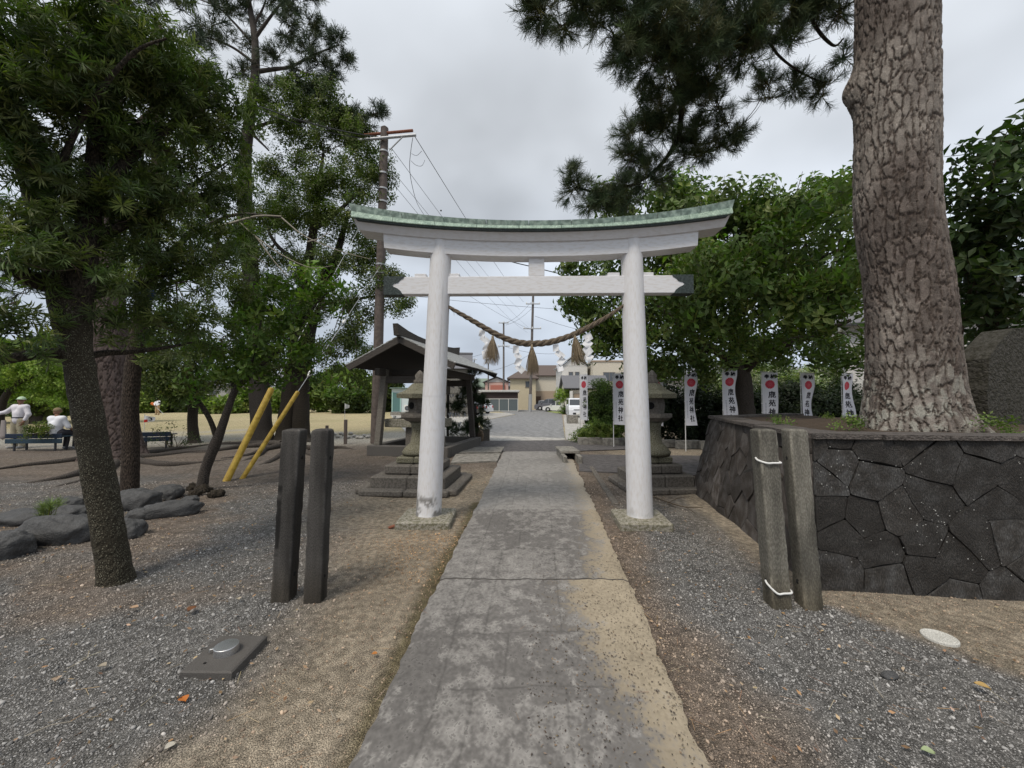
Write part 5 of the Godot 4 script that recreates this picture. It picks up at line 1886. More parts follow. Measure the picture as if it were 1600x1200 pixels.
	leafy(t, [[60, 240, 10.5, 70, 40, 1.2, 12], [20, 330, 10.3, 50, 40, 1.0, 8], [160, 120, 10.8, 70, 50, 1.2, 12], [290, 110, 10.6, 50, 36, 1.0, 9], [200, -60, 11.0, 120, 60, 1.8, 20], [60, 440, 10.6, 60, 34, 1.0, 7], [320, 40, 11.0, 26, 26, 0.8, 4]], "pine1", mt.needle, 8, 0.34, Vector2(1.5, 2.3), pine, 0.0, [], mt.twig)
	# tall pine whose top stands against the sky
	t = thing("tall_pine", "tall open pine with bare grey trunk and sparse needle tufts against the sky", "tree", ground_at(409, 14.8))
	s = Shape.new()
	stem(s, path_pts([[411, 712, 14.6], [410, 692, 14.8], [407, 640, 14.8], [402, 560, 14.8], [394, 450, 14.8], [384, 340, 15.0], [383, 250, 15.0], [390, 185, 15.0], [399, 110, 15.1], [397, 50, 15.2], [384, -20, 15.2], [370, -90, 15.3]]), [0.55, 0.41, 0.35, 0.32, 0.29, 0.25, 0.22, 0.185, 0.15, 0.12, 0.08, 0.04], 26, 10, 0.08, 2.0)
	wpart("trunk", s, mt.grey_bark, t)
	var gb: Material = mt.grey_bark
	limb(t, [[400, 112, 15.1], [430, 108, 15.0], [455, 104, 14.9], [490, 86, 14.8], [530, 70, 14.7]], 0.09, 0.025, gb)
	limb(t, [[455, 104, 14.9], [480, 115, 14.8], [520, 120, 14.7]], 0.05, 0.02, gb)
	limb(t, [[398, 60, 15.2], [420, 30, 15.1], [440, 5, 15.0], [470, -20, 15.0]], 0.07, 0.02, gb)
	limb(t, [[396, 70, 15.2], [370, 40, 15.2], [340, 10, 15.2], [310, -10, 15.2]], 0.06, 0.02, gb)
	limb(t, [[399, 100, 15.1], [365, 75, 15.0], [330, 60, 15.0], [300, 55, 15.0]], 0.06, 0.02, gb)
	limb(t, [[396, 40, 15.2], [412, 10, 15.2], [420, -20, 15.2]], 0.05, 0.02, gb)
	limb(t, [[386, 205, 15.0], [430, 190, 14.8], [500, 190, 14.6], [560, 182, 14.4], [600, 175, 14.3]], 0.07, 0.02, gb)
	limb(t, [[384, 200, 15.0], [400, 215, 15.0], [420, 235, 14.9]], 0.08, 0.03, gb)
	an = path_pts([[490, 86, 14.8], [530, 70, 14.7], [520, 120, 14.7], [440, 5, 15.0], [340, 10, 15.2], [330, 60, 15.0], [412, 10, 15.2], [430, 108, 15.0], [560, 182, 14.4], [600, 175, 14.3], [500, 190, 14.6], [395, 60, 15.2]])
	blobs = [[525, 62, 14.7, 22, 14, 0.4, 6], [540, 85, 14.7, 14, 12, 0.3, 4], [505, 100, 14.8, 26, 16, 0.4, 7], [520, 122, 14.7, 20, 12, 0.3, 5], [480, 75, 14.8, 22, 16, 0.4, 6], [460, 120, 14.9, 26, 14, 0.4, 6], [490, 40, 14.9, 20, 16, 0.4, 5], [450, 40, 15.0, 26, 22, 0.5, 8], [445, 5, 15.0, 26, 22, 0.5, 8], [420, -15, 15.2, 40, 26, 0.6, 9], [395, 15, 15.2, 22, 24, 0.5, 6], [350, 20, 15.2, 30, 18, 0.5, 7], [330, 50, 15.0, 26, 14, 0.4, 5], [365, 62, 15.0, 22, 16, 0.4, 5], [335, -15, 15.2, 36, 20, 0.5, 6], [380, 110, 15.0, 18, 24, 0.3, 4], [430, 85, 15.0, 22, 16, 0.3, 5], [440, 140, 14.9, 22, 14, 0.3, 5], [595, 178, 14.3, 20, 8, 0.2, 4], [570, 190, 14.4, 18, 8, 0.3, 3], [540, 178, 14.4, 16, 8, 0.2, 3], [500, 150, 14.6, 24, 14, 0.3, 5], [410, 150, 15.0, 16, 14, 0.3, 3], [475, -10, 15.0, 26, 16, 0.4, 5], [250, -20, 15.0, 30, 14, 0.5, 4], [290, -5, 15.0, 16, 9, 0.4, 3]]
	leafy(t, blobs, "pine2", mt.needle, 6, 0.26, Vector2(1.6, 2.4), pine, 0.0, an, mt.twig, 0.6)
	# broad evergreen with two stems
	t = thing("evergreen_oak", "dense dark evergreen tree with two stems beside the yellow wire guards", "tree", ground_at(455, 15.0))
	for q in [[[438, 708, 14.6], [444, 685, 15.0], [450, 640, 15.0], [458, 580, 15.0], [470, 480, 15.0], [490, 360, 15.0], [505, 240, 15.0]], [[474, 706, 14.7], [471, 685, 15.1], [470, 640, 15.1], [473, 580, 15.2], [492, 480, 15.2], [525, 400, 15.2], [545, 330, 15.0]]]:
		s = Shape.new()
		stem(s, path_pts(q), [0.5, 0.34, 0.3, 0.28, 0.22, 0.15, 0.05], 20, 8, 0.1, 2.0)
		wpart("trunk", s, mt.dark_bark, t)
	for q in [[[445, 698], [420, 703], [385, 712], [345, 716]], [[452, 703], [440, 712], [415, 724], [380, 732]], [[470, 703], [500, 702], [535, 700], [560, 703]], [[465, 705], [490, 712], [515, 714]], [[440, 697], [400, 694], [350, 694], [300, 697]], [[410, 698], [375, 700], [330, 706], [280, 708]], [[415, 702], [400, 714], [370, 722]]]:
		var pts := []
		var rr := []
		for i in q.size():
			var p := on(q[i][0], q[i][1])
			p.y = lerpf(0.07, -0.03, float(i) / (q.size() - 1)) + rf(-0.02, 0.02)
			pts.append(p)
			rr.append(lerpf(0.11, 0.025, float(i) / (q.size() - 1)))
		s = Shape.new()
		stem(s, pts, rr, 8, 8, 0.35, 2.5)
		wpart("root", s, mt.grey_bark, t)
	limb(t, [[490, 360, 15.0], [540, 320, 14.7], [560, 300, 14.5], [585, 310, 14.3]], 0.09, 0.02, gb)
	limb(t, [[480, 420, 15.0], [430, 380, 14.6], [410, 330, 14.5]], 0.1, 0.03, gb)
	limb(t, [[470, 480, 15.0], [540, 470, 14.8], [600, 460, 14.6]], 0.1, 0.03, gb)
	an = path_pts([[505, 240, 15.0], [490, 360, 15.0], [540, 320, 14.7], [585, 310, 14.3], [430, 380, 14.6], [540, 470, 14.8], [600, 460, 14.6], [525, 400, 15.2]])
	var oak := [Color(0.11, 0.15, 0.044), Color(0.14, 0.185, 0.052), Color(0.09, 0.125, 0.038), Color(0.18, 0.21, 0.06)]
	var top_oak := [Color(0.13, 0.17, 0.035), Color(0.1, 0.14, 0.03), Color(0.16, 0.2, 0.05)]
	blobs = [[470, 170, 15.0, 34, 26, 0.9, 10], [510, 165, 15.0, 32, 20, 0.8, 9], [540, 200, 14.8, 26, 22, 0.7, 8], [450, 215, 15.0, 26, 26, 0.8, 7], [500, 220, 15.0, 40, 32, 1.0, 12], [560, 230, 14.6, 32, 26, 0.7, 9], [440, 270, 15.0, 34, 30, 0.9, 9], [500, 275, 15.0, 46, 30, 1.0, 13], [575, 262, 14.4, 32, 24, 0.6, 10], [590, 290, 14.3, 18, 22, 0.5, 6], [545, 300, 14.6, 40, 28, 0.8, 11], [430, 320, 14.8, 40, 30, 1.0, 11], [480, 340, 15.0, 50, 34, 1.2, 14], [540, 355, 14.8, 44, 30, 1.0, 12], [575, 380, 14.6, 24, 30, 0.7, 7], [420, 380, 14.7, 50, 34, 1.1, 13], [490, 410, 15.0, 54, 36, 1.2, 16], [555, 430, 14.8, 40, 34, 1.0, 12], [420, 450, 15.0, 50, 36, 1.2, 13], [500, 480, 15.2, 60, 40, 1.2, 18], [570, 490, 14.8, 34, 34, 0.9, 11], [610, 440, 14.6, 28, 14, 0.5, 6], [625, 475, 14.5, 20, 12, 0.4, 5], [440, 520, 15.2, 60, 36, 1.2, 16], [520, 545, 15.2, 56, 34, 1.2, 15], [560, 570, 15.0, 34, 26, 0.8, 8], [470, 585, 15.4, 60, 26, 1.2, 12], [380, 500, 15.4, 44, 40, 1.0, 9], [400, 570, 15.4, 44, 28, 1.0, 9]]
	leafy(t, blobs, "small0", mt.leaf, 26, 0.32, Vector2(1.3, 1.9), oak, 0.0, an, mt.twig, 0.5, 0.88)
	var o := Sprigs.new()
	for b in [[495, 150, 15.0, 40, 10], [545, 182, 14.7, 22, 10], [560, 208, 14.5, 22, 10], [460, 152, 15.0, 26, 10], [455, 190, 14.7, 22, 12], [400, 168, 14.6, 16, 20], [480, 292, 14.2, 30, 10], [520, 340, 14.2, 30, 10], [440, 345, 14.0, 26, 12]]:
		clumps(o, at(b[0], b[1], b[2]), Vector3(b[3] * 0.0245, b[4] * 0.0245, 0.5), 5, 20, 0.3, Vector2(1.4, 2.1), top_oak)
	crown(t, o, ["small1"], mt.leaf, "new_foliage")
	# small cherry by the wire guards
	t = thing("young_cherry", "small crooked cherry with bright green leaves between boulders and yellow guards", "tree", ground_at(316, 6.75))
	s = Shape.new()
	stem(s, path_pts([[312, 790, 6.75], [315, 764, 6.75], [322, 730, 6.75], [336, 695, 6.75], [345, 672, 6.75], [356, 640, 6.75], [368, 610, 6.75], [386, 592, 6.75], [420, 560, 6.7], [455, 530, 6.7], [490, 480, 6.7], [520, 450, 6.7]]), [0.12, 0.088, 0.08, 0.084, 0.068, 0.058, 0.052, 0.04, 0.03, 0.024, 0.014, 0.006], 16, 8, 0.12, 5.0)
	wpart("trunk", s, mt.grey_bark, t)
	limb(t, [[340, 688, 6.75], [330, 660, 6.7], [318, 638, 6.65], [306, 622, 6.6]], 0.045, 0.035, mt.dark_bark)
	limb(t, [[366, 615, 6.75], [362, 590, 6.8], [350, 565, 6.8], [345, 530, 6.8]], 0.045, 0.01, gb)
	limb(t, [[386, 592, 6.75], [400, 540, 6.5], [410, 490, 6.4]], 0.03, 0.008, gb)
	s = Shape.new()
	for i in 7:
		lump_stone(s, on(318 + rf(-22, 26), 768 + rf(-8, 6), 0.04), Vector3(0.2, 0.16, 0.16), rf(0, 3), i * 2.0, 0.7, 12, 8)
	wpart("burl", s, mt.dark_bark, t)
	an = path_pts([[386, 592, 6.75], [420, 560, 6.7], [455, 530, 6.7], [490, 480, 6.7], [520, 450, 6.7], [345, 530, 6.8], [410, 490, 6.4], [350, 565, 6.8]])
	var ch := [Color(0.12, 0.2, 0.035), Color(0.16, 0.25, 0.05), Color(0.09, 0.15, 0.03), Color(0.2, 0.29, 0.07)]
	blobs = [[350, 525, 6.8, 40, 26, 0.5, 8], [385, 500, 6.6, 44, 28, 0.5, 10], [430, 480, 6.6, 46, 30, 0.5, 11], [470, 455, 6.7, 36, 26, 0.4, 9], [510, 440, 6.7, 26, 16, 0.3, 5], [400, 545, 6.7, 44, 22, 0.5, 9], [450, 530, 6.7, 44, 26, 0.5, 9], [340, 560, 6.8, 32, 22, 0.4, 6], [500, 480, 6.7, 24, 20, 0.3, 5], [440, 575, 6.7, 40, 16, 0.4, 6], [520, 590, 6.6, 20, 9, 0.2, 2], [330, 600, 6.8, 26, 16, 0.3, 3], [390, 580, 6.7, 26, 12, 0.3, 4]]
	leafy(t, blobs, "broad0", mt.leaf, 4, 0.17, Vector2(0.85, 1.3), ch, 0.5, an, mt.twig)
	# bare dead branches hanging between the trees
	t = thing("dead_branch", "bare pale branch with forking twigs hanging across the tree crowns", "branch", at(420, 345, 6.1))
	limb(t, [[300, 362, 6.1], [350, 352, 6.1], [400, 338, 6.1], [440, 338, 6.1]], 0.025, 0.012, mt.pale_twig, "twig")
	for q in [[[375, 348], [400, 370], [440, 398], [485, 418], [520, 415]], [[440, 340], [470, 365], [500, 380], [540, 395], [580, 405]], [[355, 388], [390, 398], [415, 412]], [[480, 378], [500, 372], [515, 362]], [[400, 370], [430, 410], [450, 432]]]:
		var a := []
		for e in q:
			a.append([e[0], e[1], 6.1])
		limb(t, a, 0.012, 0.004, mt.pale_twig, "twig")
	# dark stub tree beyond the roots
	t = thing("stub_tree", "short dark trunk under low foliage at the edge of the dry field", "tree", ground_at(302, 14.4))
	s = Shape.new()
	stem(s, path_pts([[306, 700, 14.3], [303, 688, 14.4], [301, 660, 14.4], [302, 625, 14.4], [300, 590, 14.4]]), [0.28, 0.19, 0.16, 0.16, 0.12], 14, 6, 0.1, 2.0)
	wpart("trunk", s, mt.dark_bark, t)
	leafy(t, [[240, 590, 14.4, 50, 28, 0.9, 12], [290, 585, 14.4, 46, 34, 0.9, 14], [220, 555, 14.6, 50, 30, 1.0, 11], [300, 615, 14.4, 26, 14, 0.6, 5], [330, 560, 14.6, 40, 34, 0.8, 9], [255, 520, 14.8, 60, 40, 1.0, 14]], "small1", mt.leaf, 24, 0.36, Vector2(1.5, 2.2), oak, 0.0, path_pts([[300, 590, 14.4]]), mt.twig)
	# pale green tree far left
	t = thing("pale_tree", "pale yellow-green spreading tree behind the standing man", "tree", ground_at(0, 16.5))
	s = Shape.new()
	stem(s, path_pts([[-6, 690, 16.4], [-2, 660, 16.5], [4, 630, 16.5], [20, 604, 16.5], [50, 588, 16.5], [75, 578, 16.5]]), [0.2, 0.16, 0.13, 0.1, 0.07, 0.03], 10, 6, 0.1, 2.0)
	wpart("trunk", s, mt.dark_bark, t)
	leafy(t, [[20, 580, 16.5, 34, 18, 0.9, 9], [60, 575, 16.5, 36, 18, 0.9, 10], [90, 590, 16.6, 30, 18, 0.8, 8], [45, 605, 16.6, 44, 14, 0.8, 9], [80, 615, 16.8, 30, 12, 0.8, 6], [-20, 570, 16.5, 40, 24, 0.9, 8]], "small2", mt.leaf, 22, 0.34, Vector2(1.5, 2.2), [Color(0.24, 0.33, 0.05), Color(0.3, 0.4, 0.08), Color(0.18, 0.27, 0.05)], 0.1, [], mt.twig)
	t = thing("shady_tree", "dark shady tree with a grey forked trunk far behind the two men", "tree", ground_at(58, 26.0))
	s = Shape.new()
	stem(s, path_pts([[55, 664, 26], [57, 648, 26], [60, 620, 26], [66, 590, 26]]), [0.6, 0.4, 0.35, 0.2], 12, 6, 0.1, 1.5)
	wpart("trunk", s, mt.grey_bark, t)
	limb(t, [[48, 640, 25.8], [52, 628, 25.8], [54, 615, 25.8]], 0.12, 0.05, mt.grey_bark)
	leafy(t, [[40, 560, 26, 60, 24, 2.0, 14], [100, 600, 26, 36, 26, 2.0, 12], [10, 610, 27, 30, 24, 2.0, 8], [130, 560, 26.5, 50, 30, 2.0, 12], [80, 625, 27.5, 50, 14, 2.0, 9]], "clump0", mt.leaf, 14, 0.7, Vector2(1.8, 3.0), oak, 0.0, [], mt.twig)


func build_right_trees() -> void:
	rng.seed = 331
	var t := thing("cherry_tree", "spreading broadleaf cherry tree behind the row of banners", "tree", ground_at(1166, 12.3))
	var s := Shape.new()
	stem(s, path_pts([[1172, 712, 12.2], [1169, 690, 12.3], [1166, 650, 12.3], [1161, 620, 12.3], [1160, 595, 12.2], [1152, 572, 12.1], [1140, 555, 12.0]]), [0.42, 0.32, 0.27, 0.28, 0.27, 0.25, 0.2], 20, 8, 0.1, 4.0)
	wpart("trunk", s, mt.grey_bark, t)
	limb(t, [[1150, 572, 12.1], [1120, 548, 11.5], [1080, 520, 10.8], [1030, 480, 10.2]], 0.17, 0.04, mt.dark_bark)
	limb(t, [[1160, 580, 12.1], [1190, 552, 11.5], [1230, 536, 10.6], [1280, 520, 9.8], [1330, 500, 9.4]], 0.18, 0.04, mt.dark_bark)
	limb(t, [[1150, 568, 12.1], [1145, 510, 11.5], [1150, 440, 11.0], [1180, 380, 10.5]], 0.16, 0.03, mt.dark_bark)
	limb(t, [[1120, 548, 11.5], [1060, 540, 12.0], [990, 500, 12.2], [930, 460, 12.2]], 0.1, 0.02, mt.dark_bark)
	limb(t, [[1150, 500, 11.4], [1220, 430, 9.5], [1260, 380, 8.5]], 0.08, 0.02, mt.dark_bark)
	limb(t, [[1030, 480, 10.2], [1000, 430, 10.0], [980, 360, 10.2]], 0.04, 0.012, mt.dark_bark)
	limb(t, [[1234, 340, 9.6], [1240, 312, 9.6], [1248, 290, 9.6], [1254, 268, 9.6]], 0.018, 0.005, mt.twig)
	limb(t, [[1243, 300, 9.6], [1252, 292, 9.6], [1260, 288, 9.6]], 0.008, 0.003, mt.twig)
	var an := path_pts([[1080, 520, 10.8], [1030, 480, 10.2], [1230, 536, 10.6], [1280, 520, 9.8], [1145, 510, 11.5], [1150, 440, 11.0], [1180, 380, 10.5], [990, 500, 12.2], [940, 465, 12.2], [1220, 430, 9.5], [1260, 380, 8.5], [1000, 430, 10.0], [980, 360, 10.2], [1320, 505, 9.4]])
	var pal := [Color(0.13, 0.19, 0.055), Color(0.16, 0.23, 0.065), Color(0.1, 0.155, 0.045), Color(0.22, 0.28, 0.09)]
	var far := [
		[910, 470, 12.2, 36, 26, 0.9, 9], [960, 440, 12.0, 40, 30, 0.9, 10], [905, 425, 12.2, 30, 14, 0.7, 6], [935, 500, 12.2, 36, 22, 0.9, 8], [985, 500, 12.2, 40, 34, 1.0, 12], [930, 540, 12.3, 34, 18, 0.8, 7], [1000, 555, 12.2, 50, 30, 1.0, 14], [1060, 540, 12.2, 46, 34, 1.0, 14],
		[1000, 350, 10.5, 34, 30, 0.8, 8], [1035, 330, 10.4, 32, 24, 0.7, 6], [1065, 350, 10.4, 36, 34, 0.9, 10], [960, 330, 10.6, 30, 20, 0.7, 6], [1110, 330, 10.4, 30, 22, 0.7, 7], [1060, 300, 10.5, 18, 14, 0.4, 3], [1095, 308, 10.3, 12, 14, 0.4, 2],
		[1140, 350, 10.4, 40, 34, 0.9, 12], [1165, 318, 10.3, 18, 20, 0.5, 4], [1190, 340, 10.2, 36, 26, 0.8, 10], [1235, 345, 9.8, 36, 22, 0.8, 9], [1270, 335, 9.4, 30, 18, 0.6, 6], [1130, 400, 11.0, 60, 40, 1.2, 16], [1080, 440, 11.2, 60, 40, 1.2, 18], [1040, 400, 11.0, 50, 36, 1.0, 13], [1180, 460, 11.2, 60, 44, 1.2, 18], [1110, 500, 11.6, 60, 36, 1.2, 16], [1200, 400, 10.6, 60, 40, 1.1, 16], [1250, 450, 10.4, 56, 44, 1.1, 16], [1190, 520, 11.4, 60, 30, 1.0, 13], [1230, 552, 12.0, 50, 18, 0.8, 9], [1300, 545, 11.5, 44, 24, 0.8, 9], [1090, 572, 12.6, 50, 18, 0.8, 9], [1310, 300, 9.4, 36, 22, 0.7, 7], [1330, 420, 10.0, 40, 60, 0.9, 12], [1030, 460, 11.4, 46, 36, 1.0, 12]]
	var near := [
		[1010, 460, 7.6, 30, 22, 0.5, 7], [1050, 440, 7.4, 34, 22, 0.5, 8], [1095, 470, 7.0, 36, 26, 0.5, 9], [1120, 430, 7.0, 40, 26, 0.5, 9], [1065, 500, 7.4, 40, 24, 0.5, 9], [1115, 510, 7.2, 34, 26, 0.5, 8], [1170, 450, 6.6, 44, 32, 0.5, 10], [1215, 480, 6.6, 40, 30, 0.5, 9], [1165, 400, 7.0, 44, 26, 0.5, 9], [1220, 400, 6.6, 46, 30, 0.5, 10], [1275, 420, 6.2, 40, 34, 0.5, 9], [1310, 370, 6.2, 34, 36, 0.5, 8], [1315, 460, 6.0, 32, 40, 0.5, 8], [1265, 500, 6.4, 36, 24, 0.4, 7], [1310, 520, 6.0, 30, 22, 0.4, 5], [1315, 310, 6.4, 30, 24, 0.4, 5], [1090, 395, 7.6, 36, 20, 0.5, 6], [1260, 350, 6.8, 36, 22, 0.4, 6], [1130, 540, 7.4, 26, 16, 0.4, 3], [1195, 530, 7.0, 30, 14, 0.4, 4]]
	leafy(t, far, "broad1", mt.leaf, 10, 0.32, Vector2(1.3, 1.9), pal, 0.55, an, mt.twig)
	limb(t, [[1230, 470, 9.5], [1200, 455, 7.6], [1150, 440, 6.8], [1100, 460, 7.0]], 0.05, 0.012, mt.dark_bark)
	limb(t, [[1260, 420, 8.8], [1270, 410, 6.8], [1310, 390, 6.2]], 0.05, 0.012, mt.dark_bark)
	leafy(t, near, "broad2", mt.leaf, 5, 0.2, Vector2(1.05, 1.45), [Color(0.16, 0.23, 0.065), Color(0.2, 0.28, 0.085), Color(0.13, 0.19, 0.055), Color(0.26, 0.33, 0.11)], 0.65, path_pts([[1200, 455, 7.6], [1150, 440, 6.8], [1100, 460, 7.0], [1270, 410, 6.8], [1310, 390, 6.2]]), mt.twig)
	# tree behind the trunk at the right edge
	t = thing("large_leaf_tree", "dark tree with large pointed leaves right of the giant pine, behind the stele", "tree", Vector3(8.4, 0, -6.8))
	s = Shape.new()
	stem(s, [Vector3(8.4, -0.1, -6.8), Vector3(8.3, 1.2, -6.8), Vector3(8.35, 2.2, -6.7), Vector3(8.1, 3.3, -6.5), Vector3(7.9, 4.6, -6.3)], [0.25, 0.2, 0.17, 0.1, 0.03], 14, 8, 0.1, 3.0)
	wpart("trunk", s, mt.dark_bark, t)
	limb(t, [[1560, 500, 6.6], [1540, 400, 6.0], [1550, 310, 5.6], [1555, 250, 5.5]], 0.07, 0.012, mt.dark_bark)
	limb(t, [[1580, 470, 6.6], [1520, 440, 6.2], [1490, 390, 6.0]], 0.06, 0.012, mt.dark_bark)
	var big := [Color(0.065, 0.1, 0.04), Color(0.08, 0.12, 0.045), Color(0.095, 0.14, 0.05), Color(0.055, 0.085, 0.036)]
	blobs_right(t, big)


func blobs_right(t: Node3D, big: Array) -> void:
	var near := [[1555, 232, 5.5, 16, 30, 0.25, 6], [1535, 262, 5.5, 12, 12, 0.2, 2], [1590, 265, 5.5, 24, 14, 0.2, 4], [1570, 315, 5.6, 40, 20, 0.35, 9], [1500, 330, 5.8, 26, 16, 0.3, 5], [1485, 300, 5.9, 10, 26, 0.2, 3], [1530, 365, 5.8, 46, 26, 0.4, 10], [1590, 370, 5.8, 36, 28, 0.4, 9], [1500, 410, 6.0, 30, 34, 0.4, 8], [1560, 430, 6.2, 50, 34, 0.5, 12], [1620, 420, 6.0, 40, 60, 0.5, 10], [1530, 490, 6.4, 40, 34, 0.5, 9], [1590, 500, 6.4, 46, 34, 0.5, 10], [1545, 560, 6.8, 50, 26, 0.5, 8], [1600, 580, 6.8, 40, 34, 0.5, 7], [1520, 620, 7.4, 30, 40, 0.5, 7], [1660, 320, 5.8, 50, 60, 0.5, 9]]
	leafy(t, near, "broad0", mt.leaf, 4, 0.2, Vector2(1.25, 1.75), big, 0.35, path_pts([[1540, 400, 6.0], [1550, 310, 5.6], [1555, 255, 5.5], [1490, 390, 6.0], [1520, 440, 6.2]]), mt.twig)


func hedge(called: String, label: String, cat: String, pts: Array, kind: String, per: int, knot: float, size: Vector2, pal: Array, base: Vector3) -> void:
	var t := thing(called, label, cat, base)
	var o := Sprigs.new()
	for b in pts:
		clumps(o, b[0], b[1], b[2], per, knot, size, pal, 0.0, 0.4)
	crown(t, o, [kind], mt.leaf, "foliage")
	var s := Shape.new()
	for b in pts:
		for i in 3:
			var c: Vector3 = b[0]
			var p := Vector3(c.x + rf(-0.3, 0.3) * b[1].x, base.y - 0.05, c.z + rf(-0.3, 0.3) * b[1].z)
			s.bar(p, c + Vector3(rf(-0.2, 0.2), 0, 0), 0.02)
	wpart("stem", s, mt.twig, t).set_meta("kind", "stuff")


func build_hedges() -> void:
	rng.seed = 341
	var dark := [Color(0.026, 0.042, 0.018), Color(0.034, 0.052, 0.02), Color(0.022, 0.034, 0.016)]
	var pts := []
	for i in 15:
		var u := 1000 + i * 36
		var z := 14.3
		var c := ground_at(u, z, 1.0)
		pts.append([c + Vector3(0, rf(-0.1, 0.1), 0), Vector3(0.75, 1.05, 0.6), 34])
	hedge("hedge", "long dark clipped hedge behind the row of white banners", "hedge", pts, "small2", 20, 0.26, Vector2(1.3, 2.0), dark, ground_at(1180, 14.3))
	pts = [[ground_at(940, 14.6, 1.25), Vector3(0.5, 0.7, 0.5), 34], [ground_at(955, 14.4, 0.9), Vector3(0.55, 0.7, 0.5), 26], [ground_at(938, 14.7, 1.75), Vector3(0.4, 0.35, 0.4), 14]]
	hedge("round_bush", "glossy green rounded bush beside the road, between the two left banners", "bush", pts, "small0", 20, 0.2, Vector2(1.0, 1.5), [Color(0.12, 0.19, 0.035), Color(0.16, 0.24, 0.05), Color(0.075, 0.12, 0.03)], ground_at(942, 14.6))
	pts = [[ground_at(930, 13.9, 0.35), Vector3(0.5, 0.4, 0.4), 26], [ground_at(960, 13.7, 0.3), Vector3(0.4, 0.3, 0.3), 14], [ground_at(915, 14.2, 0.2), Vector3(0.3, 0.22, 0.3), 10]]
	hedge("low_bush", "low yellow-green bush at the road corner below the round bush", "bush", pts, "small1", 18, 0.16, Vector2(0.8, 1.2), [Color(0.2, 0.27, 0.05), Color(0.14, 0.21, 0.04), Color(0.25, 0.31, 0.08)], ground_at(935, 13.9))
	pts = []
	for i in 9:
		pts.append([ground_at(1120 + i * 34, 17.5, 2.1 + rf(-0.15, 0.3)), Vector3(0.9, 0.75, 0.7), 18])
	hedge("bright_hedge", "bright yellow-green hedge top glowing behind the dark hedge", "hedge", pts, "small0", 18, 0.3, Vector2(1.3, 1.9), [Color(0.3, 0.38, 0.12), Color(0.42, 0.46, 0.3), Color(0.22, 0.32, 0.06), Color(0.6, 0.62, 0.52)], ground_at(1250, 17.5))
	# shrubs along the far side of the field
	var yel := [Color(0.17, 0.24, 0.05), Color(0.22, 0.29, 0.075), Color(0.13, 0.19, 0.045), Color(0.28, 0.33, 0.1)]
	var olive := [Color(0.09, 0.125, 0.04), Color(0.12, 0.155, 0.05), Color(0.07, 0.1, 0.035)]
	var row := [[490, 612, 50, 26, 18, 0, "rounded light green shrub at the field's far edge, behind the small white flag"], [530, 600, 51, 30, 28, 0, "tall light green shrub behind the short flag post"], [570, 605, 50, 26, 26, 0, "light green shrub at the far field edge left of the water pavilion"], [610, 598, 52, 22, 26, 1, "green shrub seen between the water pavilion's posts"], [545, 625, 46, 34, 14, 1, "dark low shrub before the taller light shrubs at the field edge"], [225, 630, 47, 22, 14, 0, "yellow-green shrub left of the man with the brush cutter"], [262, 626, 50, 22, 17, 1, "olive shrub right behind the man with the brush cutter"], [300, 628, 50, 20, 15, 1, "olive shrub before the small grey house"], [395, 622, 48, 22, 18, 0, "bright shrub between the tall pine and the white house"], [345, 634, 45, 24, 9, 0, "low yellowish weeds before the grey house"], [440, 622, 46, 20, 18, 0, "bright shrub seen between the two stems of the evergreen"], [120, 632, 40, 40, 14, 1, "dark low shrubbery far behind the sitting man"], [30, 634, 38, 40, 13, 1, "dark green shrub behind the standing man"], [180, 620, 48, 26, 18, 1, "dark shrub hidden behind the old pine trunk"]]
	for r in row:
		var c := at(r[0], r[1], r[2])
		var k: float = r[2] / FOCAL
		hedge("field_shrub", r[6], "shrub", [[c, Vector3(r[3] * k, r[4] * k, 1.3), 26], [Vector3(c.x, c.y * 0.4, c.z), Vector3(r[3] * k * 0.9, c.y * 0.4, 1.1), 12]], "clump0" if r[5] == 0 else "clump1", 9, 0.5, Vector2(1.6, 2.6), yel if r[5] == 0 else olive, Vector3(c.x, 0, c.z))
		(get_child(get_child_count() - 1)).set_meta("group", "shrubs along the far side of the field")
	# tall belt of trees far behind the field and houses
	for i in 9:
		var u: float = [-60, 20, 90, 160, 240, 330, 400, 1020, 1120][i]
		var z: float = [70, 66, 72, 68, 75, 80, 78, 60, 56][i]
		var c := ground_at(u, z, 0)
		var hgt := rf(5.5, 8.5)
		var th := thing("distant_tree", ["round distant tree at the field's far left end", "distant tree left of the standing man", "dark distant tree above the sitting man's head", "distant tree behind the old pine trunk", "distant tree behind the brush cutter's shrubs", "distant tree above the small grey house", "distant tree behind the tall pine's trunk", "distant tree behind the hedge, left one", "distant tree behind the hedge, right one"][i], "tree", c, 0.0, "distant trees")
		var s := Shape.new()
		s.tube([c - Vector3(0, 0.2, 0), c + Vector3(0, hgt * 0.6, 0)], [0.3, 0.15], 7)
		wpart("trunk", s, mt.dark_bark, th)
		var o := Sprigs.new()
		clumps(o, c + Vector3(0, hgt * 0.62, 0), Vector3(3.6, hgt * 0.42, 3.0), 46, 8, 0.8, Vector2(2.6, 4.2), olive)
		crown(th, o, ["clump0"], mt.leaf)
	# garden pine and shrubs beside the pavilion
	var pine := [Color(0.04, 0.065, 0.03), Color(0.05, 0.08, 0.034), Color(0.06, 0.09, 0.04)]
	var th := thing("garden_pine", "small dark pruned garden pine beside the water pavilion's right post", "tree", ground_at(744, 14.0))
	var s := Shape.new()
	stem(s, path_pts([[742, 690, 14.0], [745, 660, 14.0], [738, 635, 14.0], [745, 605, 14.0]]), [0.09, 0.07, 0.06, 0.03], 8, 6)
	wpart("trunk", s, mt.dark_bark, th)
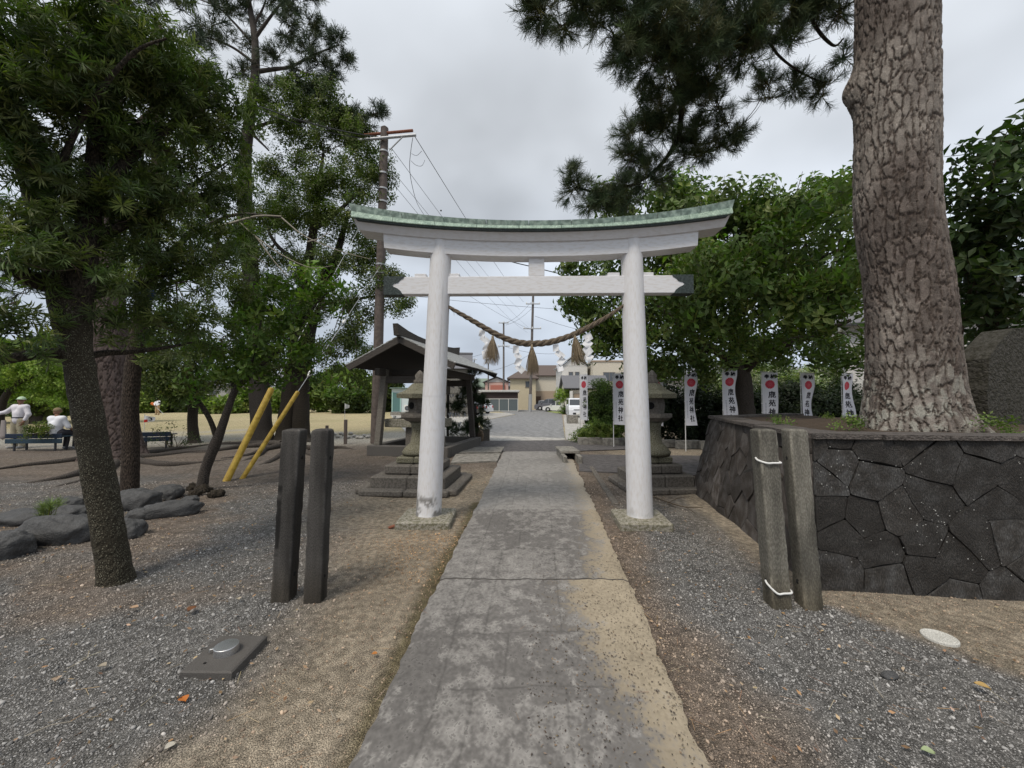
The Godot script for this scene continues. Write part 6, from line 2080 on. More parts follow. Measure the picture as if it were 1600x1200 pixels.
	leafy(th, [[742, 612, 14.0, 14, 14, 0.4, 10], [748, 630, 14.0, 12, 12, 0.35, 8], [735, 590, 14.2, 12, 14, 0.3, 7], [750, 662, 13.8, 11, 9, 0.3, 6], [722, 622, 14.6, 14, 14, 0.4, 8], [712, 640, 14.6, 12, 14, 0.4, 7], [730, 668, 13.8, 14, 12, 0.4, 8], [708, 672, 13.6, 12, 12, 0.3, 6]], "pine0", mt.needle, 9, 0.14, Vector2(0.9, 1.4), pine, 0.0, [], mt.twig)
	# roadside young tree
	th = thing("roadside_tree", "small light green tree beside the parked white van", "tree", ground_at(881, 43.0))
	s = Shape.new()
	var rb := ground_at(881, 43.0)
	stem(s, [rb, rb + Vector3(0.05, 0.8, 0), rb + Vector3(-0.05, 2.0, 0)], [0.08, 0.06, 0.03], 7, 5)
	wpart("trunk", s, mt.grey_bark, th)
	var o := Sprigs.new()
	clumps(o, rb + Vector3(-0.1, 2.1, 0), Vector3(0.75, 0.65, 0.6), 22, 14, 0.25, Vector2(1.6, 2.3), [Color(0.3, 0.42, 0.07), Color(0.24, 0.34, 0.06), Color(0.36, 0.46, 0.1)])
	clumps(o, rb + Vector3(0.1, 0.35, 0), Vector3(0.6, 0.35, 0.5), 12, 12, 0.2, Vector2(1.3, 1.9), [Color(0.12, 0.2, 0.04)])
	crown(th, o, ["small1"], mt.leaf)
	# seedling pine among the boulders
	var p := on(70, 828, 0.02)
	th = thing("pine_seedling", "small bright green pine seedling among the boulders", "seedling", p)
	o = Sprigs.new()
	for i in 10:
		var q := p + Vector3(rf(-0.1, 0.14), rf(0.1, 0.3), rf(-0.06, 0.06))
		sprig(o, q, (q - p) + Vector3(0, 0.15, 0), rf(0.7, 1.0), [Color(0.13, 0.2, 0.05), Color(0.17, 0.24, 0.07)])
	crown(th, o, ["pine0"], mt.needle, "foliage")
	s = Shape.new()
	for i in 5:
		twigs(s, p, o.x[i * 2].origin, 0.006)
	wpart("stem", s, mt.twig, th)
	# leafy shoots by the second bench
	p = ground_at(277, 12.4)
	th = thing("twiggy_shrub", "twiggy low shrub with few leaves beside the dark bench end", "shrub", p)
	o = Sprigs.new()
	s = Shape.new()
	for i in 22:
		var q := p + Vector3(rf(-0.55, 0.6), rf(0.1, 0.62), rf(-0.3, 0.3))
		twigs(s, p + Vector3(rf(-0.1, 0.1), 0, 0), q, 0.008)
		sprig(o, q, q - p, rf(0.8, 1.3), [Color(0.06, 0.09, 0.03), Color(0.1, 0.13, 0.05)])
	crown(th, o, ["small2"], mt.leaf, "foliage")
	wpart("stem", s, mt.twig, th)


func build_boulders() -> void:
	rng.seed = 351
	# u, v of the middle, length, height, depth of the stone in metres, yaw
	var list := [
		[88, 846, 0.95, 0.36, 0.42, 0.12, "long dark smooth boulder left of the leaning trunk"],
		[195, 838, 0.48, 0.24, 0.34, 0.1, "dark rounded boulder just right of the leaning trunk"],
		[12, 868, 0.5, 0.3, 0.4, -0.2, "grey boulder cut off by the left edge of the view"],
		[268, 806, 0.85, 0.26, 0.3, 0.62, "long slanting dark boulder at the right end of the ring"],
		[214, 793, 0.75, 0.34, 0.46, 0.0, "lumpy brown-grey boulder at the slim tree's foot"],
		[220, 812, 0.4, 0.2, 0.26, 0.5, "small dark boulder wedged in front of the slim tree"],
		[262, 778, 0.5, 0.26, 0.4, -0.1, "flat-topped grey boulder behind the slanting one"],
		[104, 812, 0.6, 0.22, 0.4, 0.2, "mossy grey boulder behind the long smooth one"],
		[40, 815, 0.75, 0.2, 0.5, 0.1, "low flat boulder behind the pine seedling"],
		[124, 825, 0.36, 0.2, 0.3, 0.3, "small boulder touching the leaning trunk's left side"],
		[182, 772, 0.34, 0.22, 0.3, 0.0, "small dark boulder left of the slim tree"],
		[100, 795, 0.55, 0.2, 0.4, -0.1, "grey boulder in the back row of the ring"],
		[296, 788, 0.3, 0.16, 0.26, 0.2, "small rounded stone at the ring's far right end"]]
	for i in list.size():
		var q: Array = list[i]
		var p := on(q[0], q[1])
		var s := Shape.new()
		lump_stone(s, Vector3(p.x, q[3] * 0.26, p.z), Vector3(q[2] * 0.78, q[3] * 1.02, q[4] * 0.9), q[5], i * 3.1, 0.24, 34, 22)
		solo("boulder", s, mt.rock, p, q[6], "boulder", "boulders ringed round the slim tree")
	var p := on(745, 690)
	var s := Shape.new()
	lump_stone(s, p + Vector3(0, 0.22, 0), Vector3(0.5, 0.62, 0.4), 0.3, 50.0, 0.5)
	solo("boulder", s, mt.brown_rock, p, "upright brown boulder beside the water pavilion's right corner", "boulder")
	p = on(758, 689)
	s = Shape.new()
	s.box(X(p + Vector3(0, 0.22, -0.1), 0.2), Vector3(0.3, 0.46, 0.3), 0.02)
	solo("stone_block", s, mt.granite, p, "squared stone block behind the upright brown boulder", "stone")
	# pale cobbles lining the edge of the field
	for i in 16:
		p = on(512 + i * 5.2, 682 + rf(-4, 5))
		s = Shape.new()
		lump_stone(s, p + Vector3(0, 0.04, 0), Vector3(rf(0.15, 0.3), 0.12, 0.18), rf(0, 3), 80.0 + i, 0.4, 12, 8)
		solo("pale_cobble", s, mt.pale_concrete, p, ["first", "second", "third", "fourth", "fifth", "sixth", "seventh", "eighth", "ninth", "tenth", "eleventh", "twelfth", "thirteenth", "fourteenth", "fifteenth", "last"][i] + " pale cobble from the left in the loose row left of the water pavilion", "stone", "pale cobbles edging the field")


# ---------------------------------------------------------------- banners
const STROKES := {
	"hou": [[20, 12, 80, 12], [15, 26, 85, 26], [5, 42, 95, 42], [50, 0, 45, 28, 28, 50, 5, 66], [54, 42, 72, 56, 95, 66], [32, 60, 68, 60], [24, 76, 76, 76], [50, 50, 50, 100]],
	"nou": [[25, 0, 8, 18, 30, 22], [36, 14, 8, 42, 40, 42], [24, 42, 24, 100], [10, 58, 2, 84], [36, 56, 44, 80], [52, 26, 52, 100], [52, 26, 95, 26, 95, 94, 84, 98], [73, 2, 73, 34, 58, 70], [74, 42, 88, 66]],
	"roku": [[50, 0, 50, 10], [12, 14, 96, 14], [14, 14, 13, 60, 2, 100], [26, 28, 90, 28, 90, 48, 26, 48], [48, 14, 48, 48], [70, 14, 70, 48], [34, 58, 34, 96, 54, 88], [34, 72, 54, 72], [68, 54, 68, 92, 97, 94, 98, 82], [94, 60, 68, 74]],
	"on": [[5, 14, 95, 14], [32, 0, 32, 28], [68, 0, 68, 28], [24, 32, 6, 62], [20, 42, 46, 42, 30, 78, 4, 100], [18, 58, 34, 70], [56, 40, 88, 40, 88, 64, 76, 66], [56, 40, 56, 92, 95, 94, 97, 80]],
	"jin": [[20, 0, 28, 10], [5, 22, 40, 22, 3, 62], [24, 44, 24, 100], [28, 50, 40, 62], [54, 22, 94, 22, 94, 70, 54, 70, 54, 22], [54, 46, 94, 46], [74, 0, 74, 100]],
	"ja": [[20, 0, 28, 10], [5, 22, 40, 22, 3, 62], [24, 44, 24, 100], [28, 50, 40, 62], [56, 40, 94, 40], [75, 10, 75, 92], [48, 92, 100, 92]],
	"three": [[12, 16, 50, 2, 86, 18, 80, 40, 46, 48], [46, 48, 90, 56, 88, 86, 50, 100, 10, 86]],
}


func stroke(im: Image, a: Vector2, b: Vector2, r: float, c: Color) -> void:
	var lo := Vector2i((a.min(b) - Vector2.ONE * (r + 1)).floor())
	var hi := Vector2i((a.max(b) + Vector2.ONE * (r + 1)).ceil())
	for y in range(maxi(lo.y, 0), mini(hi.y + 1, im.get_height())):
		for x in range(maxi(lo.x, 0), mini(hi.x + 1, im.get_width())):
			var p := Vector2(x + 0.5, y + 0.5)
			var q := Geometry2D.get_closest_point_to_segment(p, a, b)
			var k := clampf(r + 0.5 - p.distance_to(q), 0.0, 1.0)
			if k > 0.0:
				im.set_pixel(x, y, im.get_pixel(x, y).lerp(c, k))


func glyph(im: Image, name_: String, box: Rect2, w: float, c: Color) -> void:
	for l in STROKES[name_]:
		for i in range(0, l.size() - 2, 2):
			var a: Vector2 = box.position + Vector2(l[i], l[i + 1]) * 0.01 * box.size
			var b: Vector2 = box.position + Vector2(l[i + 2], l[i + 3]) * 0.01 * box.size
			stroke(im, a, b, w * (1.0 if absf(a.y - b.y) > absf(a.x - b.x) else 0.75), c)


func banner_texture() -> ImageTexture:
	var w := 160
	var h := 640
	var im := Image.create(w, h, false, Image.FORMAT_RGB8)
	im.fill(Color(0.95, 0.95, 0.965))
	var ink := Color(0.1, 0.1, 0.13)
	glyph(im, "hou", Rect2(24, 26, 50, 46), 4.2, ink)
	glyph(im, "nou", Rect2(86, 26, 50, 46), 4.2, ink)
	# sixteen-petalled red flower crest
	var m := Vector2(80, 142)
	for i in 16:
		var d := Vector2.from_angle(TAU * i / 16.0)
		stroke(im, m + d * 18, m + d * 43, 7.4, Color(0.83, 0.2, 0.27))
	for i in 16:
		var d := Vector2.from_angle(TAU * (i + 0.5) / 16.0)
		stroke(im, m + d * 16, m + d * 50, 1.0, Color(0.92, 0.66, 0.7))
	stroke(im, m, m + Vector2(0.1, 0), 9, Color(0.83, 0.2, 0.27))
	var names := ["roku", "on", "jin", "ja"]
	for i in 4:
		glyph(im, names[i], Rect2(62, 222 + i * 100, 70, 72), 5.2, ink)
	# a faint column of small characters down the side
	for i in 12:
		var y := 360 + i * 17
		stroke(im, Vector2(26, y), Vector2(38, y), 1.3, Color(0.5, 0.5, 0.55))
		stroke(im, Vector2(32, y - 5), Vector2(31 + (i % 3), y + 6), 1.3, Color(0.5, 0.5, 0.55))
	return ImageTexture.create_from_image(im)


func build_banners() -> void:
	rng.seed = 361
	var bt := banner_texture()
	var cloth := mat("banner_cloth", Color(0.8, 0.8, 0.82), 0.85, {"tex": bt, "uv": true, "back": Color(0.3, 0.3, 0.3)})
	# pole u, top v, depth, turn, ripple, which
	var list := [
		[906, 585, 14.6, -1.05, 0.3, "white shrine banner farthest left, edge-on beside the road"],
		[958, 583, 12.9, -0.75, 0.5, "white shrine banner between the round bush and the right gate pillar"],
		[1014, 583, 12.6, -0.5, 0.4, "white shrine banner half hidden behind the right stone lantern"],
		[1070, 578, 11.9, 0.25, 1.0, "white shrine banner with its top corner folded, left of the stone platform"],
		[1129, 577, 11.9, -0.1, 1.3, "white shrine banner just left of the cherry trunk"],
		[1190, 581, 11.9, -0.3, 0.6, "white shrine banner just right of the cherry trunk"],
		[1251, 582, 11.9, 0.0, 1.6, "white shrine banner second from the giant pine, rippling"],
		[1315, 583, 11.9, 0.15, 1.1, "white shrine banner nearest the giant pine"]]
	for n in list.size():
		var q: Array = list[n]
		var g := ground_at(q[0], q[2])
		var top := at(q[0], q[1], q[2])
		var t := thing("shrine_banner", q[5], "banner", g, q[3], "white banners in a row before the hedge")
		var hgt := top.y
		var s := Shape.new()
		s.tube([Vector3(0, -0.1, 0), Vector3(0, 0.85, 0), Vector3(0.002, 0.86, 0), Vector3(0.0, hgt + 0.03, 0)], [0.014, 0.014, 0.011, 0.009], 8)
		part("pole", s, mt.white_plastic, t)
		s = Shape.new()
		s.bar(Vector3(-0.02, hgt, 0), Vector3(0.46, hgt + 0.01, 0), 0.006, 6)
		part("crossbar", s, mt.white_plastic, t)
		s = Shape.new()
		var amp: float = q[4]
		var w := 0.42
		var l := 1.68
		s.sheet(12, 44, func(i: int, j: int) -> Vector3:
			var f := i / 11.0
			var d := j / 43.0
			var gather := 1.0 - 0.22 * amp * 0.6 * smoothstep(0.05, 0.55, d) * (0.6 + 0.4 * sin(d * 5.0 + n * 1.7))
			var fold := 0.0
			if n == 3:
				fold = (1.0 - smoothstep(0.0, 0.09, d)) * (1.0 - f) * 0.6
			return Vector3(0.018 + f * w * gather + fold * 0.35, hgt - 0.015 - d * l - fold * 0.12, 0.05 * amp * (sin(d * 6.0 + n * 2.1 + f * 1.2) * f * smoothstep(0.0, 0.3, d) + 0.5 * sin(f * 5.0 + d * 3.0 + n)* smoothstep(0.0, 0.2, d))))
		for i in s.t.size():
			pass
		part("cloth", s, cloth, t)
		for k in 6:
			s = Shape.new()
			s.lathe([Vector2(0.018, -0.018), Vector2(0.018, 0.018)], 8, X(Vector3(0, hgt - 0.12 - k * 0.28, 0)))
			part("loop", s, mt.white_plastic, t)
	# string strung between the pole tops
	var s := Shape.new()
	for n in range(2, list.size() - 1):
		var a := at(list[n][0], list[n][1], list[n][2])
		var b := at(list[n + 1][0], list[n + 1][1], list[n + 1][2])
		s.tube([a, a.lerp(b, 0.5) - Vector3(0, 0.03, 0), b], [0.003, 0.003, 0.003], 4)
	solo("banner_string", s, mt.wire, at(1128, 577, 11.9), "thin string tying the banner pole tops together", "string")


# ---------------------------------------------------------------- water pavilion
func build_pavilion() -> void:
	rng.seed = 371
	var yaw := -0.21
	var fr := Transform3D(Basis(Vector3.UP, yaw), ground_at(592, 11.05))
	var t := thing("water_pavilion", "wooden water pavilion with gabled roof left of the road", "pavilion", fr.origin, yaw)
	var w := 1.9
	var d := 2.75
	var s: Shape
	# raised stone kerb round the floor
	for e in [[Vector3(w * 0.5, 0.14, 0.06), Vector3(w + 0.5, 0.3, 0.24)], [Vector3(w * 0.5, 0.14, -d - 0.06), Vector3(w + 0.5, 0.3, 0.24)], [Vector3(-0.13, 0.141, -d * 0.5), Vector3(0.24, 0.302, d - 0.14)], [Vector3(w + 0.13, 0.141, -d * 0.5), Vector3(0.24, 0.302, d - 0.14)]]:
		s = Shape.new()
		s.box(X(e[0]), e[1], 0.02)
		part("kerb", s, mt.concrete_pad, t)
	s = Shape.new()
	s.box(X(Vector3(w * 0.5, 0.05, -d * 0.5)), Vector3(w, 0.1, d), 0.01)
	part("floor", s, mt.slab_concrete, t)
	var hb := 2.32
	for e in [Vector3(0, 0, 0), Vector3(w, 0, 0), Vector3(0, 0, -d), Vector3(w, 0, -d)]:
		s = Shape.new()
		var lean := Vector3((w * 0.5 - e.x) * 0.15, 0, (-d * 0.5 - e.z) * 0.06)
		var a: Vector3 = e + Vector3(0, 0.29, 0)
		var b: Vector3 = e + lean + Vector3(0, hb + 0.1, 0)
		var o := Transform3D(Basis(Vector3.RIGHT, (b - a).normalized(), Vector3.BACK), (a + b) * 0.5)
		s.box(o, Vector3(0.17, (b - a).length(), 0.17), 0.012)
		part("post", s, mt.grey_wood if e.z == 0.0 else mt.old_wood, t)
	var lx := 0.14
	for e in [[Vector3(w * 0.5, 2.12, -0.06), Vector3(w - 0.2, 0.2, 0.1)], [Vector3(w * 0.5, 2.12, -d + 0.06), Vector3(w - 0.2, 0.2, 0.1)], [Vector3(lx, 2.33, -d * 0.5), Vector3(0.15, 0.2, d + 0.7)], [Vector3(w - lx, 2.33, -d * 0.5), Vector3(0.15, 0.2, d + 0.7)], [Vector3(w * 0.5, 2.35, -0.4), Vector3(w - 0.42, 0.16, 0.14)], [Vector3(w * 0.5, 2.35, -d + 0.4), Vector3(w - 0.42, 0.16, 0.14)]]:
		s = Shape.new()
		s.box(X(e[0]), e[1], 0.01)
		part("beam", s, mt.old_wood, t)
	s = Shape.new()
	s.box(X(Vector3(w * 0.5, 1.9, -d + 0.06)), Vector3(0.3, 0.3, 0.06), 0.01)
	part("hanging_board", s, mt.grey_wood, t)
	# roof: two slopes of overlapping shingle rows, bargeboards, curved ridge
	var half := 1.53
	var ridge := 3.2
	var eave := 2.47
	var z0 := 0.62
	var z1 := -d - 0.9
	var ang := atan2(ridge - eave, half)
	for sg in [-1.0, 1.0]:
		s = Shape.new()
		var m := Vector3(w * 0.5 + sg * half * 0.5, (ridge + eave) * 0.5 - 0.01, (z0 + z1) * 0.5)
		var fb := Transform3D(Basis.from_euler(Vector3(0, 0, -sg * ang)), m)
		s.box(fb, Vector3(half / cos(ang), 0.05, z0 - z1), 0.004)
		part("roof_deck", s, mt.roof_dark, t)
		for k in 9:
			s = Shape.new()
			var f := (k + 0.5) / 9.0
			var p := Vector3(w * 0.5 + sg * half * f * 1.02, lerpf(ridge, eave, f * 1.02) + 0.045, (z0 + z1) * 0.5)
			s.box(Transform3D(Basis.from_euler(Vector3(0, 0, -sg * (ang - 0.06))), p), Vector3(half / cos(ang) / 9.0 + 0.05, 0.028, z0 - z1 + 0.06), 0.004)
			part("shingle_row", s, mt.shingle, t)
		for e in [z0, z1]:
			s = Shape.new()
			s.box(Transform3D(Basis.from_euler(Vector3(0, 0, -sg * ang)), Vector3(m.x, m.y - 0.05, e)), Vector3(half / cos(ang) + 0.02, 0.16, 0.05), 0.006)
			part("bargeboard", s, mt.old_wood, t)
	s = Shape.new()
	var rp := PackedVector2Array()
	for k in 9:
		var f := k / 8.0
		rp.append(Vector2(lerpf(z0 + 0.18, z1 - 0.18, f), ridge + 0.03))
	for k in 9:
		var f := 1.0 - k / 8.0
		rp.append(Vector2(lerpf(z0 + 0.24, z1 - 0.24, f), ridge + 0.17 + 0.16 * pow(absf(f - 0.5) * 2.0, 3.0)))
	s.prism(rp, -0.07, 0.07, Transform3D(Basis(Vector3.BACK, Vector3.UP, Vector3.LEFT), Vector3(w * 0.5, 0, 0)), 0.01)
	part("ridge", s, mt.old_wood, t)
	# the stone basin on its block, and a rail with ladles
	var basin := thing("stone_basin", "pale stone water basin on a block inside the pavilion", "basin", fr * Vector3(0.9, 0.1, -0.7), yaw)
	s = Shape.new()
	s.box(X(Vector3(0.05, 0.34, 0)), Vector3(0.62, 0.66, 0.7), 0.03)
	part("block", s, mt.granite, basin)
	for e in [[Vector3(0, 0.79, 0.41), Vector3(1.7, 0.24, 0.14)], [Vector3(0, 0.79, -0.41), Vector3(1.7, 0.24, 0.14)], [Vector3(-0.78, 0.789, 0), Vector3(0.14, 0.238, 0.68)], [Vector3(0.78, 0.789, 0), Vector3(0.14, 0.238, 0.68)]]:
		s = Shape.new()
		s.box(X(e[0]), e[1], 0.02)
		part("rim", s, mt.grey_wood if false else mt.pedestal, basin)
	s = Shape.new()
	s.box(X(Vector3(0, 0.7, 0)), Vector3(1.42, 0.05, 0.68), 0.0)
	part("bottom", s, mt.granite, basin)
	for k in 2:
		var lp := fr * Vector3(0.35 + k * 0.45, 1.015, -0.34)
		s = Shape.new()
		s.bar(lp, lp + Vector3(0.26, 0.05, -0.12), 0.009, 6)
		s.lathe([Vector2(0.0, 0.0), Vector2(0.04, 0.0), Vector2(0.045, 0.07), Vector2(0.04, 0.07), Vector2(0.036, 0.01)], 12, X(lp + Vector3(-0.03, 0.01, 0.01)))
		solo("ladle", s, mt.white_plastic, lp, ["pale ladle lying on the stone basin's left rim", "pale ladle lying near the middle of the stone basin's rim"][k], "ladle", "ladles on the stone basin")
	# rack of knotted paper fortunes behind
	var rk := thing("fortune_rack", "rack of knotted white paper fortunes behind the water pavilion", "rack", ground_at(716, 14.6))
	for k in 2:
		s = Shape.new()
		var p := ground_at(700 + k * 36, 14.6)
		s.bar(p, p + Vector3(0, 2.3, 0), 0.05, 8)
		wpart("upright", s, mt.old_wood, rk)
	for k in 5:
		s = Shape.new()
		var y := 0.7 + k * 0.36
		s.bar(ground_at(700, 14.6, y), ground_at(736, 14.6, y), 0.012, 5)
		wpart("string", s, mt.rope, rk)
	for k in 34:
		s = Shape.new()
		var p := ground_at(702 + rf(0, 33), 14.57, 0.7 + 0.36 * (k % 5))
		s.box(X(p - Vector3(0, 0.06, 0), rf(-0.6, 0.6), 0, rf(-0.8, 0.8)), Vector3(0.05, rf(0.1, 0.2), 0.03), 0.01)
		wpart("paper_knot", s, mt.paper, rk)


# ---------------------------------------------------------------- poles and wires
func cable(label: String, pts: Array, r: float, group := "overhead wires") -> void:
	var s := Shape.new()
	var p := spline(pts, 8)
	var rr := []
	for q in p:
		rr.append(r)
	s.tube(p, rr, 4)
	solo("wire", s, mt.wire, p[0], label, "wire", group)


func sag(a: Vector3, b: Vector3, d: float) -> Array:
	return [a, a.lerp(b, 0.25) - Vector3(0, d * 0.75, 0), a.lerp(b, 0.5) - Vector3(0, d, 0), a.lerp(b, 0.75) - Vector3(0, d * 0.75, 0), b]


func build_poles() -> void:
	var z := 14.2
	var base := ground_at(588, z)
	var top := at(601, 198, z)
	var t := thing("utility_pole", "tall brown utility pole with rusty crossarms beside the water pavilion", "utility pole", base)
	var s := Shape.new()
	s.tube([base, base.lerp(top, 0.33), base.lerp(top, 0.66), top - Vector3(0, 0.06, 0), top], [0.185, 0.17, 0.155, 0.14, 0.07], 20)
	wpart("shaft", s, mt.rust_pole, t)
	s = Shape.new()
	var q := [at(558, 212, z + 0.15), at(645, 204, z - 0.2)]
	s.bar(q[0], q[1], 0.052, 12)
	wpart("crossarm", s, mt.rust, t)
	s = Shape.new()
	q = [at(560, 219, z - 0.15), at(650, 211, z - 0.3)]
	s.bar(q[0], q[1], 0.052, 12)
	wpart("crossarm", s, mt.galvanized, t)
	s = Shape.new()
	s.bar(at(609, 234, z - 0.2), at(629, 214, z - 0.28), 0.025, 8)
	wpart("brace", s, mt.galvanized, t)
	for v in [238, 272, 296, 316, 414, 427, 440]:
		s = Shape.new()
		var c := base.lerp(top, clampf((at(600, v, z).y) / top.y, 0, 1))
		s.tube([c - Vector3(0, 0.03, 0), c + Vector3(0, 0.03, 0)], [0.175, 0.175], 20, false)
		wpart("band", s, mt.galvanized, t)
	for k in 6:
		s = Shape.new()
		var c := base.lerp(top, 0.55 + k * 0.06)
		s.bar(c, c + Vector3(0.3 if k % 2 == 0 else -0.3, 0, 0.05), 0.01, 6)
		wpart("step_bolt", s, mt.galvanized, t)
	# far poles at the road's end
	var far := [[828, 833, 463, 52.0, "tall concrete utility pole standing in the road's end", 0.2], [787, 787, 503, 62.0, "slender utility pole behind the dark shed, second tallest", 0.17], [763, 763, 565, 66.0, "short dark pole behind the shed, below the left tassel", 0.13], [741, 741, 560, 80.0, "thin far pole beside the pavilion's roof end", 0.13]]
	for k in far.size():
		var f: Array = far[k]
		base = ground_at(f[0], f[3])
		top = at(f[1], f[2], f[3])
		t = thing("utility_pole", f[4], "utility pole", base, 0.0, "far utility poles")
		s = Shape.new()
		s.tube([base, top], [f[5], f[5] * 0.75], 12)
		wpart("shaft", s, mt.pole_concrete, t)
		for e in ([[0.93, 1.9], [0.715, 2.4]] if k == 0 else ([[0.985, 1.6], [0.72, 1.9]] if k == 1 else [[0.97, 1.0]])):
			s = Shape.new()
			var c := base.lerp(top, e[0])
			s.box(X(c + Vector3(0, 0, 0.22)), Vector3(e[1], 0.13, 0.13), 0.01)
			wpart("crossarm", s, mt.galvanized, t)
			for x in [-0.45, 0.0, 0.45]:
				var ins := Shape.new()
				ins.lathe([Vector2(0.06, 0), Vector2(0.07, 0.12), Vector2(0.03, 0.2), Vector2(0, 0.22)], 8, X(c + Vector3(x * e[1], 0.06, 0.22)))
				wpart("insulator", ins, mt.white_plastic, t)
		if k == 0:
			s = Shape.new()
			s.tube([base + Vector3(0, 0.0, 0.01), base.lerp(top, 0.15)], [0.26, 0.24], 12)
			wpart("guard_sleeve", s, mt.galvanized, t)
	# wires
	var p1 := at(648, 213, 14.0)
	var a := at(833, 478, 52.0)
	cable("thick wire from the brown pole's crossarm tip down past the gate roof", sag(p1, at(818, 472, 52.0), 0.4), 0.014)
	cable("wire with a round joint, leaving the brown pole under its brace", sag(at(612, 232, z), at(812, 484, 52.0), 0.5), 0.01)
	cable("lowest thin wire leaving the brown pole toward the road's end", sag(at(611, 283, z), at(824, 520, 52.0), 0.6), 0.009)
	cable("thin wire just above the lowest one, leaving the brown pole", sag(at(611, 264, z), at(826, 512, 52.0), 0.4), 0.009)
	cable("vertical drooping wire below the brown pole's crossarm end", [at(645, 215, 14.1), at(642, 235, 14.1), at(640, 262, 14.3), at(644, 290, 15.0), at(652, 318, 16.5), at(664, 338, 18.5)], 0.011)
	cable("small looped jumper wire beside the drooping wire", [at(643, 240, 14.1), at(651, 243, 14.1), at(659, 236, 14.2)], 0.007)
	cable("larger looped jumper wire under the small one", [at(642, 251, 14.2), at(650, 258, 14.2), at(659, 259, 14.3), at(664, 250, 14.4)], 0.007)
	cable("dark cable crossing behind the gate strut to the cherry tree", [at(742, 383, 16.0), at(790, 406, 16.5), at(840, 419, 17.0), at(900, 436, 17.5), at(980, 470, 18.0)], 0.022)
	cable("long level wire below the gate's tie beam", sag(at(640, 462, 45.0), at(1000, 489, 50.0), 0.3), 0.02)
	cable("upper sloping wire from the tall far pole to the right", sag(at(836, 494, 52.0), at(1010, 532, 44.0), 0.5), 0.02)
	cable("wire from the tall far pole down to the slender pole", sag(at(833, 480, 52.0), at(790, 508, 62.0), 0.4), 0.02)
	cable("second wire from the tall far pole down to the slender pole", sag(at(830, 472, 52.0), at(784, 506, 62.0), 0.6), 0.02)
	cable("low wire crossing from the slender pole to the beige house", sag(at(788, 541, 62.0), at(880, 552, 58.0), 0.5), 0.02)
	cable("low drooping wire left of the slender pole", sag(at(785, 540, 62.0), at(700, 562, 70.0), 0.6), 0.02)
	cable("rising wire between the short dark pole and the tall pole", sag(at(763, 580, 66.0), at(831, 552, 52.0), 0.4), 0.02)
	cable("highest thin wire crossing left of the tall far pole", sag(at(700, 440, 30.0), at(832, 516, 52.0), 0.3), 0.013)
	cable("pair wire sagging from the left trees to the brown pole", sag(at(388, 160, 11.5), at(592, 214, z), 0.15), 0.02)
	cable("lower pair wire sagging from the left trees to the brown pole", sag(at(384, 166, 11.5), at(592, 219, z), 0.18), 0.012)
	s = Shape.new()
	s.lathe([Vector2(0, -0.07), Vector2(0.06, -0.03), Vector2(0.06, 0.03), Vector2(0, 0.07)], 10, X(at(689, 329, 27.5)))
	solo("wire_joint", s, mt.wire, at(689, 329, 27.5), "small round joint on a wire above the gate roof", "joint")
	# guy wires with yellow guards
	var gl := ["thick yellow guard tube of the left guy wire", "slimmer yellow guard tube of the right guy wire"]
	var gd := [[[354, 751, 7.55], [424, 608, 8.6], 0.062, [592, 300, 14.1]], [[379, 747, 7.65], [465, 613, 8.9], 0.047, [597, 412, 14.1]]]
	for k in 2:
		var e: Array = gd[k]
		var g := on(e[0][0], e[0][1])
		var h := at(e[1][0], e[1][1], e[1][2])
		t = thing("guy_wire", "guy wire of the brown pole with a " + ("thick yellow guard, left of two" if k == 0 else "slimmer yellow guard, right of two"), "guy wire", g, 0.0, "guy wires with yellow guards")
		s = Shape.new()
		s.tube([g - (h - g) * 0.03, h, h + (h - g).normalized() * 0.02], [e[2], e[2], e[2] * 0.7], 16)
		var o := wpart("guard", s, mt.yellow_guard, t)
		o.set_meta("label", gl[k])
		var end := at(e[3][0], e[3][1], e[3][2])
		s = Shape.new()
		s.tube([h, end], [0.008, 0.006], 5, false)
		wpart("cable", s, mt.galvanized, t)
		if k == 1:
			for f in [0.08, 0.42]:
				var c := h.lerp(end, f)
				s = Shape.new()
				s.tube([c, c.lerp(end, 0.02), c.lerp(end, 0.05)], [0.02, 0.05, 0.02], 8)
				wpart("insulator", s, mt.white_plastic, t)


